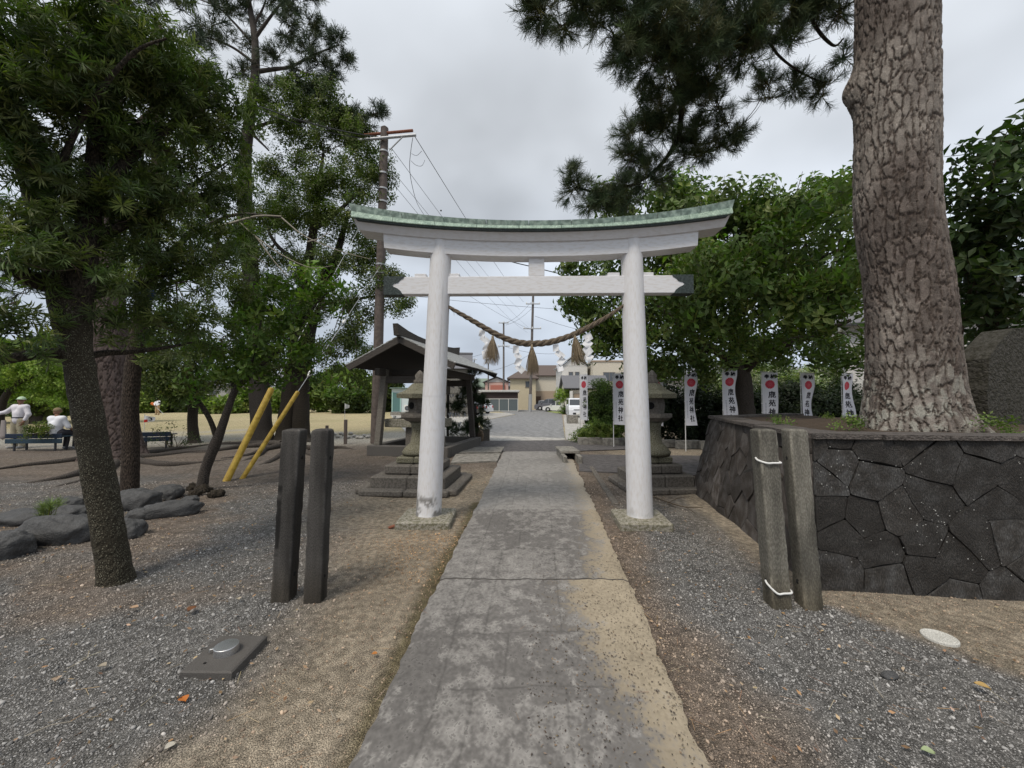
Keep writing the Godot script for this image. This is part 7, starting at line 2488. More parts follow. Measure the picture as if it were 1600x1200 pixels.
# ---------------------------------------------------------------- benches, markers
func build_field_things() -> void:
	rng.seed = 381
	var navy := mat("navy_wood", Color(0.025, 0.045, 0.085), 0.6, {"tex": tx.woodgrain, "scale": 2.0})
	var teal := mat("teal_wood", Color(0.045, 0.09, 0.13), 0.6, {"tex": tx.woodgrain, "scale": 2.0})
	var frame := mat("dark_iron", Color(0.04, 0.04, 0.045), 0.5)
	for k in 2:
		var p := ground_at(60, 12.0) if k == 0 else ground_at(243, 12.6)
		var yaw := 0.06 if k == 0 else 0.3
		var l := 1.62 if k == 0 else 0.95
		var t := thing("bench", ["long blue-painted bench with the sitting man, by the dry field", "short dark navy bench slanting beside the old pine's roots"][k], "bench", p, yaw, "blue benches by the field")
		var s: Shape
		for i in 3:
			s = Shape.new()
			s.box(X(Vector3(0, 0.43, -0.3 + i * 0.13)), Vector3(l, 0.035, 0.115), 0.008)
			part("seat_plank", s, teal if k == 0 else navy, t)
		for i in 2:
			s = Shape.new()
			s.box(X(Vector3(0, 0.30 + i * 0.155, 0.06), 0, 0.05), Vector3(l, 0.14, 0.03), 0.008)
			part("back_plank", s, teal if (k == 0 and i == 0) else navy, t)
		for x in [-0.36, 0.36]:
			s = Shape.new()
			s.box(X(Vector3(x * l, 0.2, 0.02)), Vector3(0.05, 0.42, 0.04), 0.005)
			part("leg", s, frame, t)
			s = Shape.new()
			s.box(X(Vector3(x * l, 0.2, -0.3)), Vector3(0.05, 0.42, 0.04), 0.005)
			part("leg", s, frame, t)
	# bag hanging from the standing man's arm, green things on the bench
	var s := Shape.new()
	var bc := at(5, 672, 12.35)
	s.sheet(14, 10, func(i: int, j: int) -> Vector3:
		var a := TAU * i / 14.0
		var f := j / 9.0
		var r := 0.11 * (1.0 - 0.35 * f) * (1.0 if j > 0 else 0.01)
		return bc + Vector3(cos(a) * r, (f - 0.5) * 0.62, sin(a) * r * 0.45), true)
	solo("cloth_bag", s, mat("bag", Color(0.28, 0.25, 0.24), 0.9), bc, "grey-brown cloth bag hanging at the standing man's side", "bag")
	var bp := ground_at(62, 11.8, 0.49)
	var t := thing("plant_bundle", "bundle of cut green sprigs lying on the blue bench beside the sitting man", "plant bundle", bp)
	var o := Sprigs.new()
	clumps(o, bp + Vector3(0, 0.12, 0), Vector3(0.3, 0.1, 0.12), 12, 6, 0.07, Vector2(0.8, 1.2), [Color(0.16, 0.19, 0.03), Color(0.1, 0.14, 0.03)])
	crown(t, o, ["small0"], mt.leaf, "foliage")
	var s2 := Shape.new()
	for i in 6:
		s2.bar(bp + Vector3(rf(-0.28, 0.0), 0.02, rf(-0.05, 0.05)), bp + Vector3(rf(0.0, 0.3), 0.08, rf(-0.05, 0.05)), 0.008, 5)
	wpart("stem", s2, mt.twig, t)
	# flags of the lawn game
	var im := Image.create(96, 64, false, Image.FORMAT_RGB8)
	im.fill(Color(0.93, 0.93, 0.93))
	for y in range(38, 64):
		for x in range(0, 34):
			im.set_pixel(x, y, Color(0.8, 0.22, 0.17))
	glyph(im, "three", Rect2(40, 14, 26, 36), 4.0, Color(0.08, 0.08, 0.1))
	var fl := mat("flag_cloth", Color(0.85, 0.85, 0.85), 0.8, {"tex": ImageTexture.create_from_image(im), "uv": true, "back": Color(0.3, 0.3, 0.3)})
	var wf := mat("white_cloth", Color(0.8, 0.8, 0.78), 0.8, {"back": Color(0.3, 0.3, 0.3)})
	for k in 2:
		var q: Array = [[226, 648, 15.2], [539, 630, 19.0]][k]
		var top := at(q[0], q[1], q[2])
		var g := Vector3(top.x, 0, top.z)
		t = thing("marker_flag", ["white and red flag numbered 3 behind the short navy bench", "small white pennant on the dry field left of the pavilion"][k], "flag", g)
		s = Shape.new()
		s.bar(g, top + Vector3(0, 0.02, 0), 0.01, 6)
		wpart("pole", s, mt.white_plastic, t)
		s = Shape.new()
		var w := 0.38 if k == 0 else 0.2
		s.sheet(10, 8, func(i: int, j: int) -> Vector3:
			var f := i / 9.0
			var d := j / 7.0
			return top + Vector3(0.01 + f * w, -(0.28 if k == 0 else 0.26) * (d * (1.0 - 0.5 * f) + 0.28 * f) - 0.02, 0.04 * sin(f * 5.0 + d)))
		wpart("cloth", s, fl if k == 0 else wf, t)
	# stub posts at the field's edge
	for k in 2:
		var p := ground_at(541, 13.9) if k == 0 else ground_at(512, 15.6)
		s = Shape.new()
		s.box(X(p + Vector3(0, 0.38 if k == 0 else 0.24, 0), 0.3), Vector3(0.11, 0.95 if k == 0 else 0.6, 0.11), 0.012)
		solo("marker_post", s, mt.rust_pole, p, ["brown square stub post left of the water pavilion", "shorter stub post just behind the dark stone posts' tops"][k], "post", "stub posts at the field's edge")
	# blue scrap caught in the slim tree
	s = Shape.new()
	var tp := at(232, 460, 6.05)
	s.sheet(14, 8, func(i: int, j: int) -> Vector3:
		var a := TAU * i / 14.0
		var f := j / 7.0
		var r := 0.15 * sin(PI * clampf(f, 0.03, 0.97)) * (1.0 + 0.3 * sin(a * 3.0))
		return tp + Vector3(cos(a) * r * 1.05, (f - 0.5) * 0.13 + 0.03 * sin(a * 2.0), sin(a) * r), true)
	solo("blue_sheet", s, mat("blue_plastic", Color(0.02, 0.06, 0.22), 0.5), tp, "scrap of blue plastic sheet tied round the slim tree's trunk", "plastic sheet")


# ---------------------------------------------------------------- people
# bones: [from, to, radius, radius] joined smoothly, skinned on a grid
func flesh(s: Shape, bones: Array, h: float, k: float) -> void:
	var lo: Vector3 = bones[0][0]
	var hi := lo
	for b in bones:
		var r: float = maxf(b[2], b[3]) + h * 2.0
		for e in 2:
			lo = lo.min(b[e] - Vector3.ONE * r)
			hi = hi.max(b[e] + Vector3.ONE * r)
	var n := Vector3i(((hi - lo) / h).ceil()) + Vector3i.ONE
	var f := PackedFloat32Array()
	f.resize(n.x * n.y * n.z)
	f.fill(1.0)
	for b in bones:
		var a: Vector3 = b[0]
		var d: Vector3 = b[1] - a
		var ll := maxf(d.length_squared(), 1e-9)
		var r0: float = b[2]
		var r1: float = b[3]
		var rr := maxf(r0, r1) + k + h * 2.0
		var i0 := Vector3i(((a.min(b[1]) - Vector3.ONE * rr - lo) / h).floor()).max(Vector3i.ZERO)
		var i1 := Vector3i(((a.max(b[1]) + Vector3.ONE * rr - lo) / h).ceil()).min(n - Vector3i.ONE)
		for z in range(i0.z, i1.z + 1):
			for y in range(i0.y, i1.y + 1):
				var at_ := (z * n.y + y) * n.x
				for x in range(i0.x, i1.x + 1):
					var p := lo + Vector3(x, y, z) * h - a
					var t := clampf(p.dot(d) / ll, 0.0, 1.0)
					var e := (p - d * t).length() - lerpf(r0, r1, t)
					var g := f[at_ + x]
					var m := maxf(k - absf(e - g), 0.0) / k
					f[at_ + x] = minf(e, g) - m * m * k * 0.25
	var id := {}
	var base := s.v.size()
	var step := [1, n.x, n.x * n.y]
	for z in n.z - 1:
		for y in n.y - 1:
			for x in n.x - 1:
				var o := (z * n.y + y) * n.x + x
				var mask := 0
				for c in 8:
					if f[o + (c & 1) + ((c >> 1) & 1) * n.x + (c >> 2) * step[2]] < 0.0:
						mask += 1
				if mask == 0 or mask == 8:
					continue
				var sum := Vector3.ZERO
				var cnt := 0
				for e in 12:
					var ax := e / 4
					var u := e % 2
					var w := (e / 2) % 2
					var c0 := Vector3i.ZERO
					c0[(ax + 1) % 3] = u
					c0[(ax + 2) % 3] = w
					var q: int = o + c0.x + c0.y * n.x + c0.z * step[2]
					var fa := f[q]
					var fb := f[q + step[ax]]
					if (fa < 0.0) != (fb < 0.0):
						var v := Vector3(c0)
						v[ax] += fa / (fa - fb)
						sum += v
						cnt += 1
				id[o] = s.v.size()
				s.v.append(lo + (Vector3(x, y, z) + sum / cnt) * h)
				var gr := Vector3(f[o + 1] - f[o] + f[o + 1 + n.x] - f[o + n.x], f[o + n.x] - f[o] + f[o + n.x + 1] - f[o + 1], f[o + step[2]] - f[o] + f[o + step[2] + 1] - f[o + 1])
				s.n.append(gr.normalized() if gr.length_squared() > 1e-14 else Vector3.UP)
				s.c.append(s.col)
				s.t.append(Vector2.ZERO)
	for z in range(1, n.z - 1):
		for y in range(1, n.y - 1):
			for x in range(1, n.x - 1):
				var o := (z * n.y + y) * n.x + x
				for ax in 3:
					if (f[o] < 0.0) == (f[o + step[ax]] < 0.0):
						continue
					var u: int = step[(ax + 1) % 3]
					var w: int = step[(ax + 2) % 3]
					var q := [o, o - u, o - u - w, o - w]
					if not (id.has(q[0]) and id.has(q[1]) and id.has(q[2]) and id.has(q[3])):
						continue
					var i: Array = [id[q[0]], id[q[1]], id[q[2]], id[q[3]]]
					if f[o] < 0.0:
						s.ix.append_array([i[0], i[2], i[1], i[0], i[3], i[2]])
					else:
						s.ix.append_array([i[0], i[1], i[2], i[0], i[2], i[3]])
	var acc := PackedVector3Array()
	acc.resize(s.v.size())
	for q in range(0, s.ix.size(), 3):
		if s.ix[q] < base:
			continue
		var m := (s.v[s.ix[q + 2]] - s.v[s.ix[q]]).cross(s.v[s.ix[q + 1]] - s.v[s.ix[q]])
		for e in 3:
			acc[s.ix[q + e]] += m
	for q in range(base, s.v.size()):
		if acc[q].length_squared() > 1e-20:
			s.n[q] = acc[q].normalized()


func hand(s: Shape, wrist: Vector3, dir: Vector3, palm: Vector3, thumb_side: float, curl: float) -> void:
	var d := dir.normalized()
	var pn := (palm - d * palm.dot(d)).normalized()
	var sd := d.cross(pn) * thumb_side
	var b := [[wrist - d * 0.02, wrist + d * 0.02, 0.027, 0.026]]
	for i in 4:
		var o := sd * (0.03 - 0.02 * i)
		var k := wrist + d * 0.085 + o
		b.append([wrist + d * 0.01 + o * 0.6, k, 0.014, 0.011])
		var l: float = [0.072, 0.08, 0.075, 0.058][i]
		var m := k + (d * cos(curl) + pn * sin(curl)) * l * 0.5
		var e := m + (d * cos(curl * 2.2) + pn * sin(curl * 2.2)) * l * 0.5
		b.append([k, m, 0.0095, 0.0088])
		b.append([m, e, 0.0088, 0.0075])
	var tb := wrist + d * 0.025 + sd * 0.03
	var tm := tb + (d * 0.6 + sd * 0.7 + pn * 0.3).normalized() * 0.04
	b.append([wrist + d * 0.01 + sd * 0.01, tb, 0.014, 0.013])
	b.append([tb, tm, 0.012, 0.010])
	b.append([tm, tm + (d * 0.8 + sd * 0.3 + pn * 0.5).normalized() * 0.035, 0.010, 0.008])
	flesh(s, b, 0.0042, 0.008)


func head(t: Node3D, s: Shape, c: Vector3, yaw: float, pitch: float, skin: Material) -> void:
	var m := Transform3D(Basis.from_euler(Vector3(pitch, yaw, 0)), c)
	var b := [
		[m * Vector3(0, 0.03, 0.012), m * Vector3(0, 0.03, -0.02), 0.078, 0.076], [m * Vector3(0, 0.045, 0.03), m * Vector3(0, 0.045, 0.03), 0.075, 0.075],
		[m * Vector3(0, -0.05, -0.045), m * Vector3(0, -0.085, -0.06), 0.05, 0.03], [m * Vector3(-0.03, -0.03, -0.045), m * Vector3(0.03, -0.03, -0.045), 0.045, 0.045],
		[m * Vector3(0, 0.012, -0.092), m * Vector3(0, -0.022, -0.112), 0.010, 0.014], [m * Vector3(-0.035, 0.025, -0.082), m * Vector3(0.035, 0.025, -0.082), 0.012, 0.012],
		[m * Vector3(-0.018, -0.055, -0.093), m * Vector3(0.018, -0.055, -0.093), 0.007, 0.007],
		[m * Vector3(-0.082, 0.0, 0.01), m * Vector3(-0.086, 0.025, 0.02), 0.012, 0.014], [m * Vector3(0.082, 0.0, 0.01), m * Vector3(0.086, 0.025, 0.02), 0.012, 0.014]]
	flesh(s, b, 0.0075, 0.02)
	for x in [-0.03, 0.03]:
		var e := Shape.new()
		e.lathe([Vector2(0, -0.009), Vector2(0.009, 0), Vector2(0, 0.009)], 8, X(m * Vector3(x, 0.005, -0.086)))
		wpart("eye", e, mt.hole, t)


func cap_on(t: Node3D, c: Vector3, yaw: float, pitch: float, m: Material, brim: float) -> void:
	var f := Transform3D(Basis.from_euler(Vector3(pitch, yaw, 0)), c)
	var s := Shape.new()
	s.sheet(22, 9, func(i: int, j: int) -> Vector3:
		var a := TAU * i / 22.0
		var e := PI * 0.5 * j / 8.0
		return f * Vector3(cos(a) * cos(e) * 0.098, 0.045 + sin(e) * 0.09, -sin(a) * cos(e) * 0.112), true)
	wpart("cap", s, m, t)
	s = Shape.new()
	s.sheet(13, 5, func(i: int, j: int) -> Vector3:
		var a := PI * (0.02 + 0.96 * i / 12.0)
		var r := 0.105 + brim * j / 4.0 * sin(a)
		return f * Vector3(cos(a) * minf(r, 0.11), 0.05 - 0.02 * j / 4.0, -sin(a) * r - 0.004))
	wpart("brim", s, m, t)


func build_people() -> void:
	var skin := mat("skin", Color(0.27, 0.15, 0.095), 0.6)
	var shirt := mat("pale_shirt", Color(0.66, 0.64, 0.68), 0.85)
	var tee := mat("white_shirt", Color(0.74, 0.75, 0.8), 0.85)
	var khaki := mat("khaki_trousers", Color(0.33, 0.3, 0.22), 0.9)
	var navy := mat("dark_trousers", Color(0.04, 0.04, 0.05), 0.9)
	var shoe := mat("grey_shoe", Color(0.3, 0.3, 0.3), 0.7)
	# man standing, turned a little to his left, one arm out to the side
	var p := ground_at(33, 12.75)
	var t := thing("person", "man in pale shirt, khaki trousers and light green cap standing behind the blue bench", "person", p)
	var V := func(x: float, y: float, z: float) -> Vector3: return p + Vector3(x, y, z)
	var hipl: Vector3 = V.call(-0.09, 0.86, 0)
	var hipr: Vector3 = V.call(0.09, 0.86, 0)
	var shl: Vector3 = V.call(-0.19, 1.33, 0)
	var shr: Vector3 = V.call(0.19, 1.33, 0)
	var ell: Vector3 = V.call(-0.37, 1.16, 0.06)
	var wrl: Vector3 = V.call(-0.58, 1.10, 0.16)
	var elr: Vector3 = V.call(0.3, 1.08, 0.02)
	var wrr: Vector3 = V.call(0.25, 0.85, 0.1)
	var torso := [[V.call(0, 0.9, 0), V.call(0, 1.1, 0), 0.145, 0.14], [V.call(-0.06, 1.12, 0), V.call(-0.1, 1.28, 0), 0.11, 0.105], [V.call(0.06, 1.12, 0), V.call(0.1, 1.28, 0), 0.11, 0.105], [shl, shr, 0.065, 0.065]]
	var legs := [[hipl, V.call(-0.11, 0.46, 0.02), 0.1, 0.065], [V.call(-0.11, 0.46, 0.02), V.call(-0.12, 0.1, 0), 0.062, 0.045], [hipr, V.call(0.11, 0.46, 0.02), 0.1, 0.065], [V.call(0.11, 0.46, 0.02), V.call(0.14, 0.1, 0), 0.062, 0.045], [hipl, hipr, 0.125, 0.125]]
	var arms := [[shl, ell, 0.05, 0.042], [ell, wrl, 0.04, 0.028], [shr, elr, 0.05, 0.042], [elr, wrr, 0.04, 0.028]]
	var s := Shape.new()
	flesh(s, torso + legs + arms + [[V.call(0, 1.33, 0), V.call(0.01, 1.44, -0.01), 0.056, 0.05]], 0.017, 0.035)
	head(t, s, V.call(0.015, 1.53, -0.01), PI + 0.55, 0.12, skin)
	hand(s, wrl, wrl - ell, Vector3(0, -1, 0), 1.0, 0.6)
	hand(s, wrr, wrr - elr + Vector3(0, -0.1, 0), Vector3(-1, 0, 0), -1.0, 0.5)
	wpart("body", s, skin, t)
	var fat := func(b: Array, g: float) -> Array:
		var o := []
		for q in b:
			o.append([q[0], q[1], q[2] + g, q[3] + g])
		return o
	s = Shape.new()
	flesh(s, fat.call(torso, 0.014) + [[shl, ell, 0.068, 0.064], [ell, ell.lerp(wrl, 0.72), 0.058, 0.052], [shr, elr, 0.068, 0.064], [elr, elr.lerp(wrr, 0.7), 0.058, 0.05]], 0.017, 0.035)
	wpart("shirt", s, shirt, t)
	s = Shape.new()
	flesh(s, [[hipl, V.call(-0.11, 0.46, 0.02), 0.13, 0.095], [V.call(-0.11, 0.46, 0.02), V.call(-0.12, 0.09, 0), 0.09, 0.075], [hipr, V.call(0.11, 0.46, 0.02), 0.13, 0.095], [V.call(0.11, 0.46, 0.02), V.call(0.14, 0.09, 0), 0.09, 0.075], [V.call(-0.07, 0.9, 0), V.call(0.07, 0.9, 0), 0.135, 0.135]], 0.018, 0.03)
	wpart("trousers", s, khaki, t)
	s = Shape.new()
	s.lathe([Vector2(0.172, 0.0), Vector2(0.174, 0.035)], 20, Transform3D(Basis.from_scale(Vector3(1.18, 1, 0.93)), V.call(0, 0.965, 0)))
	wpart("belt", s, navy, t)
	for x in [-0.125, 0.145]:
		s = Shape.new()
		flesh(s, [[V.call(x, 0.045, 0.04), V.call(x, 0.035, -0.02), 0.045, 0.05], [V.call(x, 0.03, 0.02), V.call(x + 0.02 * signf(x), 0.028, 0.16), 0.04, 0.035]], 0.012, 0.02)
		wpart("shoe", s, shoe, t)
	cap_on(t, V.call(0.015, 1.53, -0.01), PI + 0.55, 0.1, mat("green_cap", Color(0.45, 0.58, 0.42), 0.85), 0.07)
	# man sitting on the bench, seen from behind, face turned left
	p = ground_at(90, 12.1)
	t = thing("person", "man in white shirt and brown cap sitting on the blue bench, seen from behind", "person", p)
	V = func(x: float, y: float, z: float) -> Vector3: return p + Vector3(x, y, z)
	shl = V.call(-0.185, 0.98, -0.02)
	shr = V.call(0.185, 0.98, -0.02)
	ell = V.call(-0.27, 0.72, -0.1)
	wrl = V.call(-0.2, 0.6, -0.3)
	elr = V.call(0.27, 0.72, -0.1)
	wrr = V.call(0.2, 0.6, -0.3)
	hipl = V.call(-0.1, 0.53, -0.05)
	hipr = V.call(0.1, 0.53, -0.05)
	var knl: Vector3 = V.call(-0.14, 0.52, -0.46)
	var knr: Vector3 = V.call(0.14, 0.52, -0.46)
	torso = [[V.call(0, 0.55, 0), V.call(0, 0.76, 0.01), 0.14, 0.14], [V.call(-0.06, 0.78, 0), V.call(-0.1, 0.93, -0.02), 0.11, 0.1], [V.call(0.06, 0.78, 0), V.call(0.1, 0.93, -0.02), 0.11, 0.1], [shl, shr, 0.065, 0.065]]
	legs = [[hipl, knl, 0.09, 0.062], [knl, V.call(-0.15, 0.1, -0.42), 0.06, 0.045], [hipr, knr, 0.09, 0.062], [knr, V.call(0.15, 0.1, -0.42), 0.06, 0.045], [hipl, hipr, 0.12, 0.12]]
	s = Shape.new()
	flesh(s, torso + legs + [[shl, ell, 0.05, 0.042], [ell, wrl, 0.04, 0.028], [shr, elr, 0.05, 0.042], [elr, wrr, 0.04, 0.028], [V.call(0, 0.98, -0.02), V.call(-0.01, 1.1, -0.03), 0.056, 0.05]], 0.017, 0.035)
	head(t, s, V.call(-0.02, 1.18, -0.04), 1.25, 0.1, skin)
	hand(s, wrl, wrl - ell, Vector3(0, -1, 0), 1.0, 0.4)
	hand(s, wrr, wrr - elr, Vector3(0, -1, 0), -1.0, 0.4)
	wpart("body", s, skin, t)
	s = Shape.new()
	flesh(s, fat.call(torso, 0.018) + [[shl, ell, 0.07, 0.068], [shr, elr, 0.07, 0.068]], 0.017, 0.035)
	wpart("shirt", s, tee, t)
	s = Shape.new()
	flesh(s, fat.call(legs, 0.02), 0.018, 0.03)
	wpart("trousers", s, navy, t)
	for x in [-0.15, 0.15]:
		s = Shape.new()
		flesh(s, [[V.call(x, 0.045, -0.38), V.call(x, 0.035, -0.44), 0.045, 0.05], [V.call(x, 0.03, -0.44), V.call(x, 0.028, -0.58), 0.04, 0.035]], 0.012, 0.02)
		wpart("shoe", s, shoe, t)
	cap_on(t, V.call(-0.02, 1.18, -0.04), 1.25, 0.08, mat("brown_cap", Color(0.2, 0.15, 0.09), 0.9), 0.07)
	# man far off with a brush cutter
	p = ground_at(247, 41.0)
	t = thing("person", "distant man in white top and tan trousers using a brush cutter", "person", p)
	V = func(x: float, y: float, z: float) -> Vector3: return p + Vector3(x, y, z)
	shl = V.call(-0.18, 1.4, 0)
	shr = V.call(0.18, 1.4, 0)
	ell = V.call(-0.26, 1.15, 0.1)
	wrl = V.call(-0.06, 1.02, 0.26)
	elr = V.call(0.28, 1.16, 0.08)
	wrr = V.call(0.2, 1.0, 0.28)
	torso = [[V.call(0, 0.95, 0), V.call(0, 1.15, 0), 0.13, 0.13], [V.call(-0.09, 1.2, 0), V.call(-0.1, 1.33, 0), 0.105, 0.1], [V.call(0.09, 1.2, 0), V.call(0.1, 1.33, 0), 0.105, 0.1], [shl, shr, 0.065, 0.065]]
	legs = [[V.call(-0.09, 0.92, 0), V.call(-0.1, 0.48, 0.04), 0.095, 0.065], [V.call(-0.1, 0.48, 0.04), V.call(-0.11, 0.08, 0), 0.06, 0.045], [V.call(0.09, 0.92, 0), V.call(0.12, 0.48, 0.04), 0.095, 0.065], [V.call(0.12, 0.48, 0.04), V.call(0.14, 0.08, -0.02), 0.06, 0.045]]
	arms = [[shl, ell, 0.05, 0.042], [ell, wrl, 0.04, 0.028], [shr, elr, 0.05, 0.042], [elr, wrr, 0.04, 0.028]]
	s = Shape.new()
	flesh(s, torso + legs + arms + [[V.call(0, 1.42, 0), V.call(0, 1.52, 0.02), 0.055, 0.05], [V.call(-0.11, 0.03, 0), V.call(-0.12, 0.03, 0.14), 0.045, 0.035], [V.call(0.14, 0.03, -0.02), V.call(0.16, 0.03, 0.12), 0.045, 0.035]], 0.022, 0.035)
	head(t, s, V.call(0, 1.62, 0.02), PI - 0.4, 0.3, skin)
	hand(s, wrl, wrl - ell, Vector3(0, -1, 0), 1.0, 0.9)
	hand(s, wrr, wrr - elr, Vector3(0, -1, 0), -1.0, 0.9)
	wpart("body", s, skin, t)
	s = Shape.new()
	flesh(s, fat.call(torso, 0.018) + fat.call(arms, 0.02), 0.022, 0.035)
	wpart("shirt", s, tee, t)
	s = Shape.new()
	flesh(s, fat.call(legs, 0.028), 0.022, 0.03)
	wpart("trousers", s, mat("tan_trousers", Color(0.42, 0.3, 0.18), 0.9), t)
	cap_on(t, V.call(0, 1.62, 0.02), PI - 0.4, 0.3, wf_white(), 0.06)
	var a: Vector3 = V.call(-0.45, 1.15, 0.05)
	var b: Vector3 = V.call(1.1, 0.1, 0.5)
	var bc := thing("brush_cutter", "orange brush cutter held by the distant man", "brush cutter", Vector3(b.x, 0, b.z))
	s = Shape.new()
	s.bar(a, b, 0.018, 6)
	wpart("shaft", s, mt.galvanized, bc)
	s = Shape.new()
	s.box(X(a, 0.2, 0, -0.6), Vector3(0.34, 0.24, 0.22), 0.04)
	wpart("engine", s, mat("orange_plastic", Color(0.6, 0.16, 0.04), 0.5), bc)
	s = Shape.new()
	s.lathe([Vector2(0, 0), Vector2(0.14, 0.005), Vector2(0, 0.01)], 14, X(b))
	wpart("blade", s, mt.steel, bc)
	s = Shape.new()
	s.tube([wrl, a.lerp(b, 0.35), wrr], [0.014, 0.014, 0.014], 6)
	wpart("handle", s, mt.wire, bc)


func wf_white() -> Material:
	return mat("white_cap", Color(0.75, 0.75, 0.72), 0.85)


# ---------------------------------------------------------------- cars
# body outline (x along the car, nose at +x), half-widths narrowing above the belt line
func car(called: String, label: String, p: Vector3, yaw: float, l: float, w: float, h: float, style: String, paint: Color) -> void:
	var t := thing(called, label, "car", p, yaw, "cars parked at the end of the road")
	var pm := mat("paint_%s" % called + str(used[called]), paint, 0.35, {"coat": 0.7, "spec": 0.5})
	var glass := mat("car_glass", Color(0.03, 0.035, 0.04), 0.12, {"spec": 0.8})
	var rubber := mat("rubber", Color(0.02, 0.02, 0.02), 0.9)
	var lamp_m := mat("lamp_lens", Color(0.75, 0.76, 0.78), 0.2, {"coat": 0.8})
	var red := mat("red_lens", Color(0.4, 0.02, 0.02), 0.3)
	var black := mat("black_trim", Color(0.025, 0.025, 0.027), 0.6)
	var belt := 0.56 * h
	var f := l * 0.5
	var top: Array
	match style:
		"van": top = [[-f * 0.99, belt], [-f * 0.97, h * 0.9], [-f * 0.9, h], [f * 0.3, h], [f * 0.42, h * 0.97], [f * 0.78, belt + 0.03]]
		"minivan": top = [[-f * 0.99, belt], [-f * 0.93, h * 0.9], [-f * 0.82, h * 0.985], [-f * 0.2, h], [f * 0.18, h * 0.97], [f * 0.62, belt + 0.05]]
		_: top = [[-f * 0.97, belt + 0.06], [-f * 0.86, h * 0.75], [-f * 0.5, h * 0.98], [-f * 0.1, h], [f * 0.12, h * 0.96], [f * 0.48, belt + 0.05]]
	var nose: Array = [[f * 0.97, belt * 0.86], [f, belt * 0.62], [f * 0.99, 0.24]] if style != "van" else [[f * 0.93, belt * 0.96], [f * 0.99, belt * 0.7], [f, 0.26]]
	# side outline with wheel arches
	var wr := 0.3 if style == "van" or style == "hatch" else 0.33
	var fx := f * 0.63
	var rx := -f * 0.62
	var low := PackedVector2Array()
	for q in nose:
		low.append(Vector2(q[0], q[1]))
	low.append(Vector2(fx + wr + 0.06, 0.2))
	for k in 7:
		var a := PI * k / 6.0
		low.append(Vector2(fx + cos(a) * (wr + 0.05), 0.28 + sin(a) * (wr + 0.05)))
	low.append(Vector2(fx - wr - 0.06, 0.2))
	low.append(Vector2(rx + wr + 0.06, 0.2))
	for k in 7:
		var a := PI * k / 6.0
		low.append(Vector2(rx + cos(a) * (wr + 0.05), 0.28 + sin(a) * (wr + 0.05)))
	low.append(Vector2(rx - wr - 0.06, 0.22))
	low.append(Vector2(-f, 0.26))
	low.append(Vector2(-f, belt * 0.8))
	low.append(Vector2(top[0][0], top[0][1]))
	low.append(Vector2(top[5][0], top[5][1]))
	var s := Shape.new()
	for sg in [-1.0, 1.0]:
		s.prism(low, 0.0, sg * w * 0.5, X(Vector3.ZERO), 0.04)
	# glasshouse, leaning in
	var inn := 0.14 if style != "van" else 0.07
	for i in 5:
		var a := Vector2(top[i][0], top[i][1])
		var b := Vector2(top[i + 1][0], top[i + 1][1])
		var wa := w * 0.5 - 0.02 - inn * clampf((a.y - belt) / (h - belt), 0, 1)
		var wb := w * 0.5 - 0.02 - inn * clampf((b.y - belt) / (h - belt), 0, 1)
		s.quad(Vector3(a.x, a.y, -wa), Vector3(a.x, a.y, wa), Vector3(b.x, b.y, wb), Vector3(b.x, b.y, -wb), Vector3(-(b - a).y, (b - a).x, 0))
	for sg in [-1.0, 1.0]:
		var ring := []
		for q in top:
			ring.append(Vector3(q[0], q[1], sg * (w * 0.5 - 0.02 - inn * clampf((q[1] - belt) / (h - belt), 0, 1))))
		for i in range(1, 5):
			s.tri(ring[0], ring[i], ring[i + 1], Vector3(0, 0, sg))
	part("body", s, pm, t)
	# windows
	var side := func(x: float, y: float, sg: float) -> Vector3: return Vector3(x, y, sg * (w * 0.5 - 0.012 - inn * clampf((y - belt) / (h - belt), 0, 1)))
	var hy := belt + (h - belt) * 0.82
	var ly := belt + 0.07
	for sg in [-1.0, 1.0]:
		for e in [[top[0][0] * 0.9, -f * 0.42, top[1][0] * 0.9 + 0.05, -f * 0.42], [-f * 0.38, f * 0.08, -f * 0.38, f * 0.06], [f * 0.12, top[5][0] * 0.9, f * 0.1, top[4][0] + (top[5][0] - top[4][0]) * 0.22]]:
			s = Shape.new()
			s.quad(side.call(e[0], ly, sg), side.call(e[1], ly, sg), side.call(e[3], hy, sg), side.call(e[2], hy, sg), Vector3(0, 0, sg))
			part("side_window", s, glass, t)
		s = Shape.new()
		s.box(X(Vector3(top[5][0] * 0.86, belt + 0.12, sg * (w * 0.5 + 0.08))), Vector3(0.12, 0.15, 0.18), 0.04)
		part("mirror", s, pm, t)
		s = Shape.new()
		s.box(X(Vector3(nose[0][0] - 0.03, belt * (0.72 if style != "van" else 0.83), sg * w * 0.39), sg * -0.4), Vector3(0.14, 0.17, 0.28), 0.05)
		part("headlight", s, lamp_m, t)
		s = Shape.new()
		s.box(X(Vector3(-f + 0.03, belt * 0.92, sg * w * 0.42)), Vector3(0.1, 0.3, 0.18), 0.03)
		part("tail_light", s, red, t)
		for x in [fx, rx]:
			s = Shape.new()
			s.lathe([Vector2(wr * 0.6, -0.1), Vector2(wr * 0.95, -0.1), Vector2(wr, -0.06), Vector2(wr, 0.06), Vector2(wr * 0.95, 0.1), Vector2(wr * 0.6, 0.1)], 22, X(Vector3(x, wr, sg * (w * 0.5 - 0.13)), 0, PI / 2))
			var tyre := part("wheel", s, rubber, t)
			s = Shape.new()
			s.lathe([Vector2(wr * 0.62, -0.02), Vector2(wr * 0.62, 0.03), Vector2(wr * 0.3, 0.05), Vector2(0, 0.055)], 18, X(Vector3(x, wr, sg * (w * 0.5 - 0.08)), 0, PI / 2 * sg))
			part("rim", s, mt.galvanized, tyre)
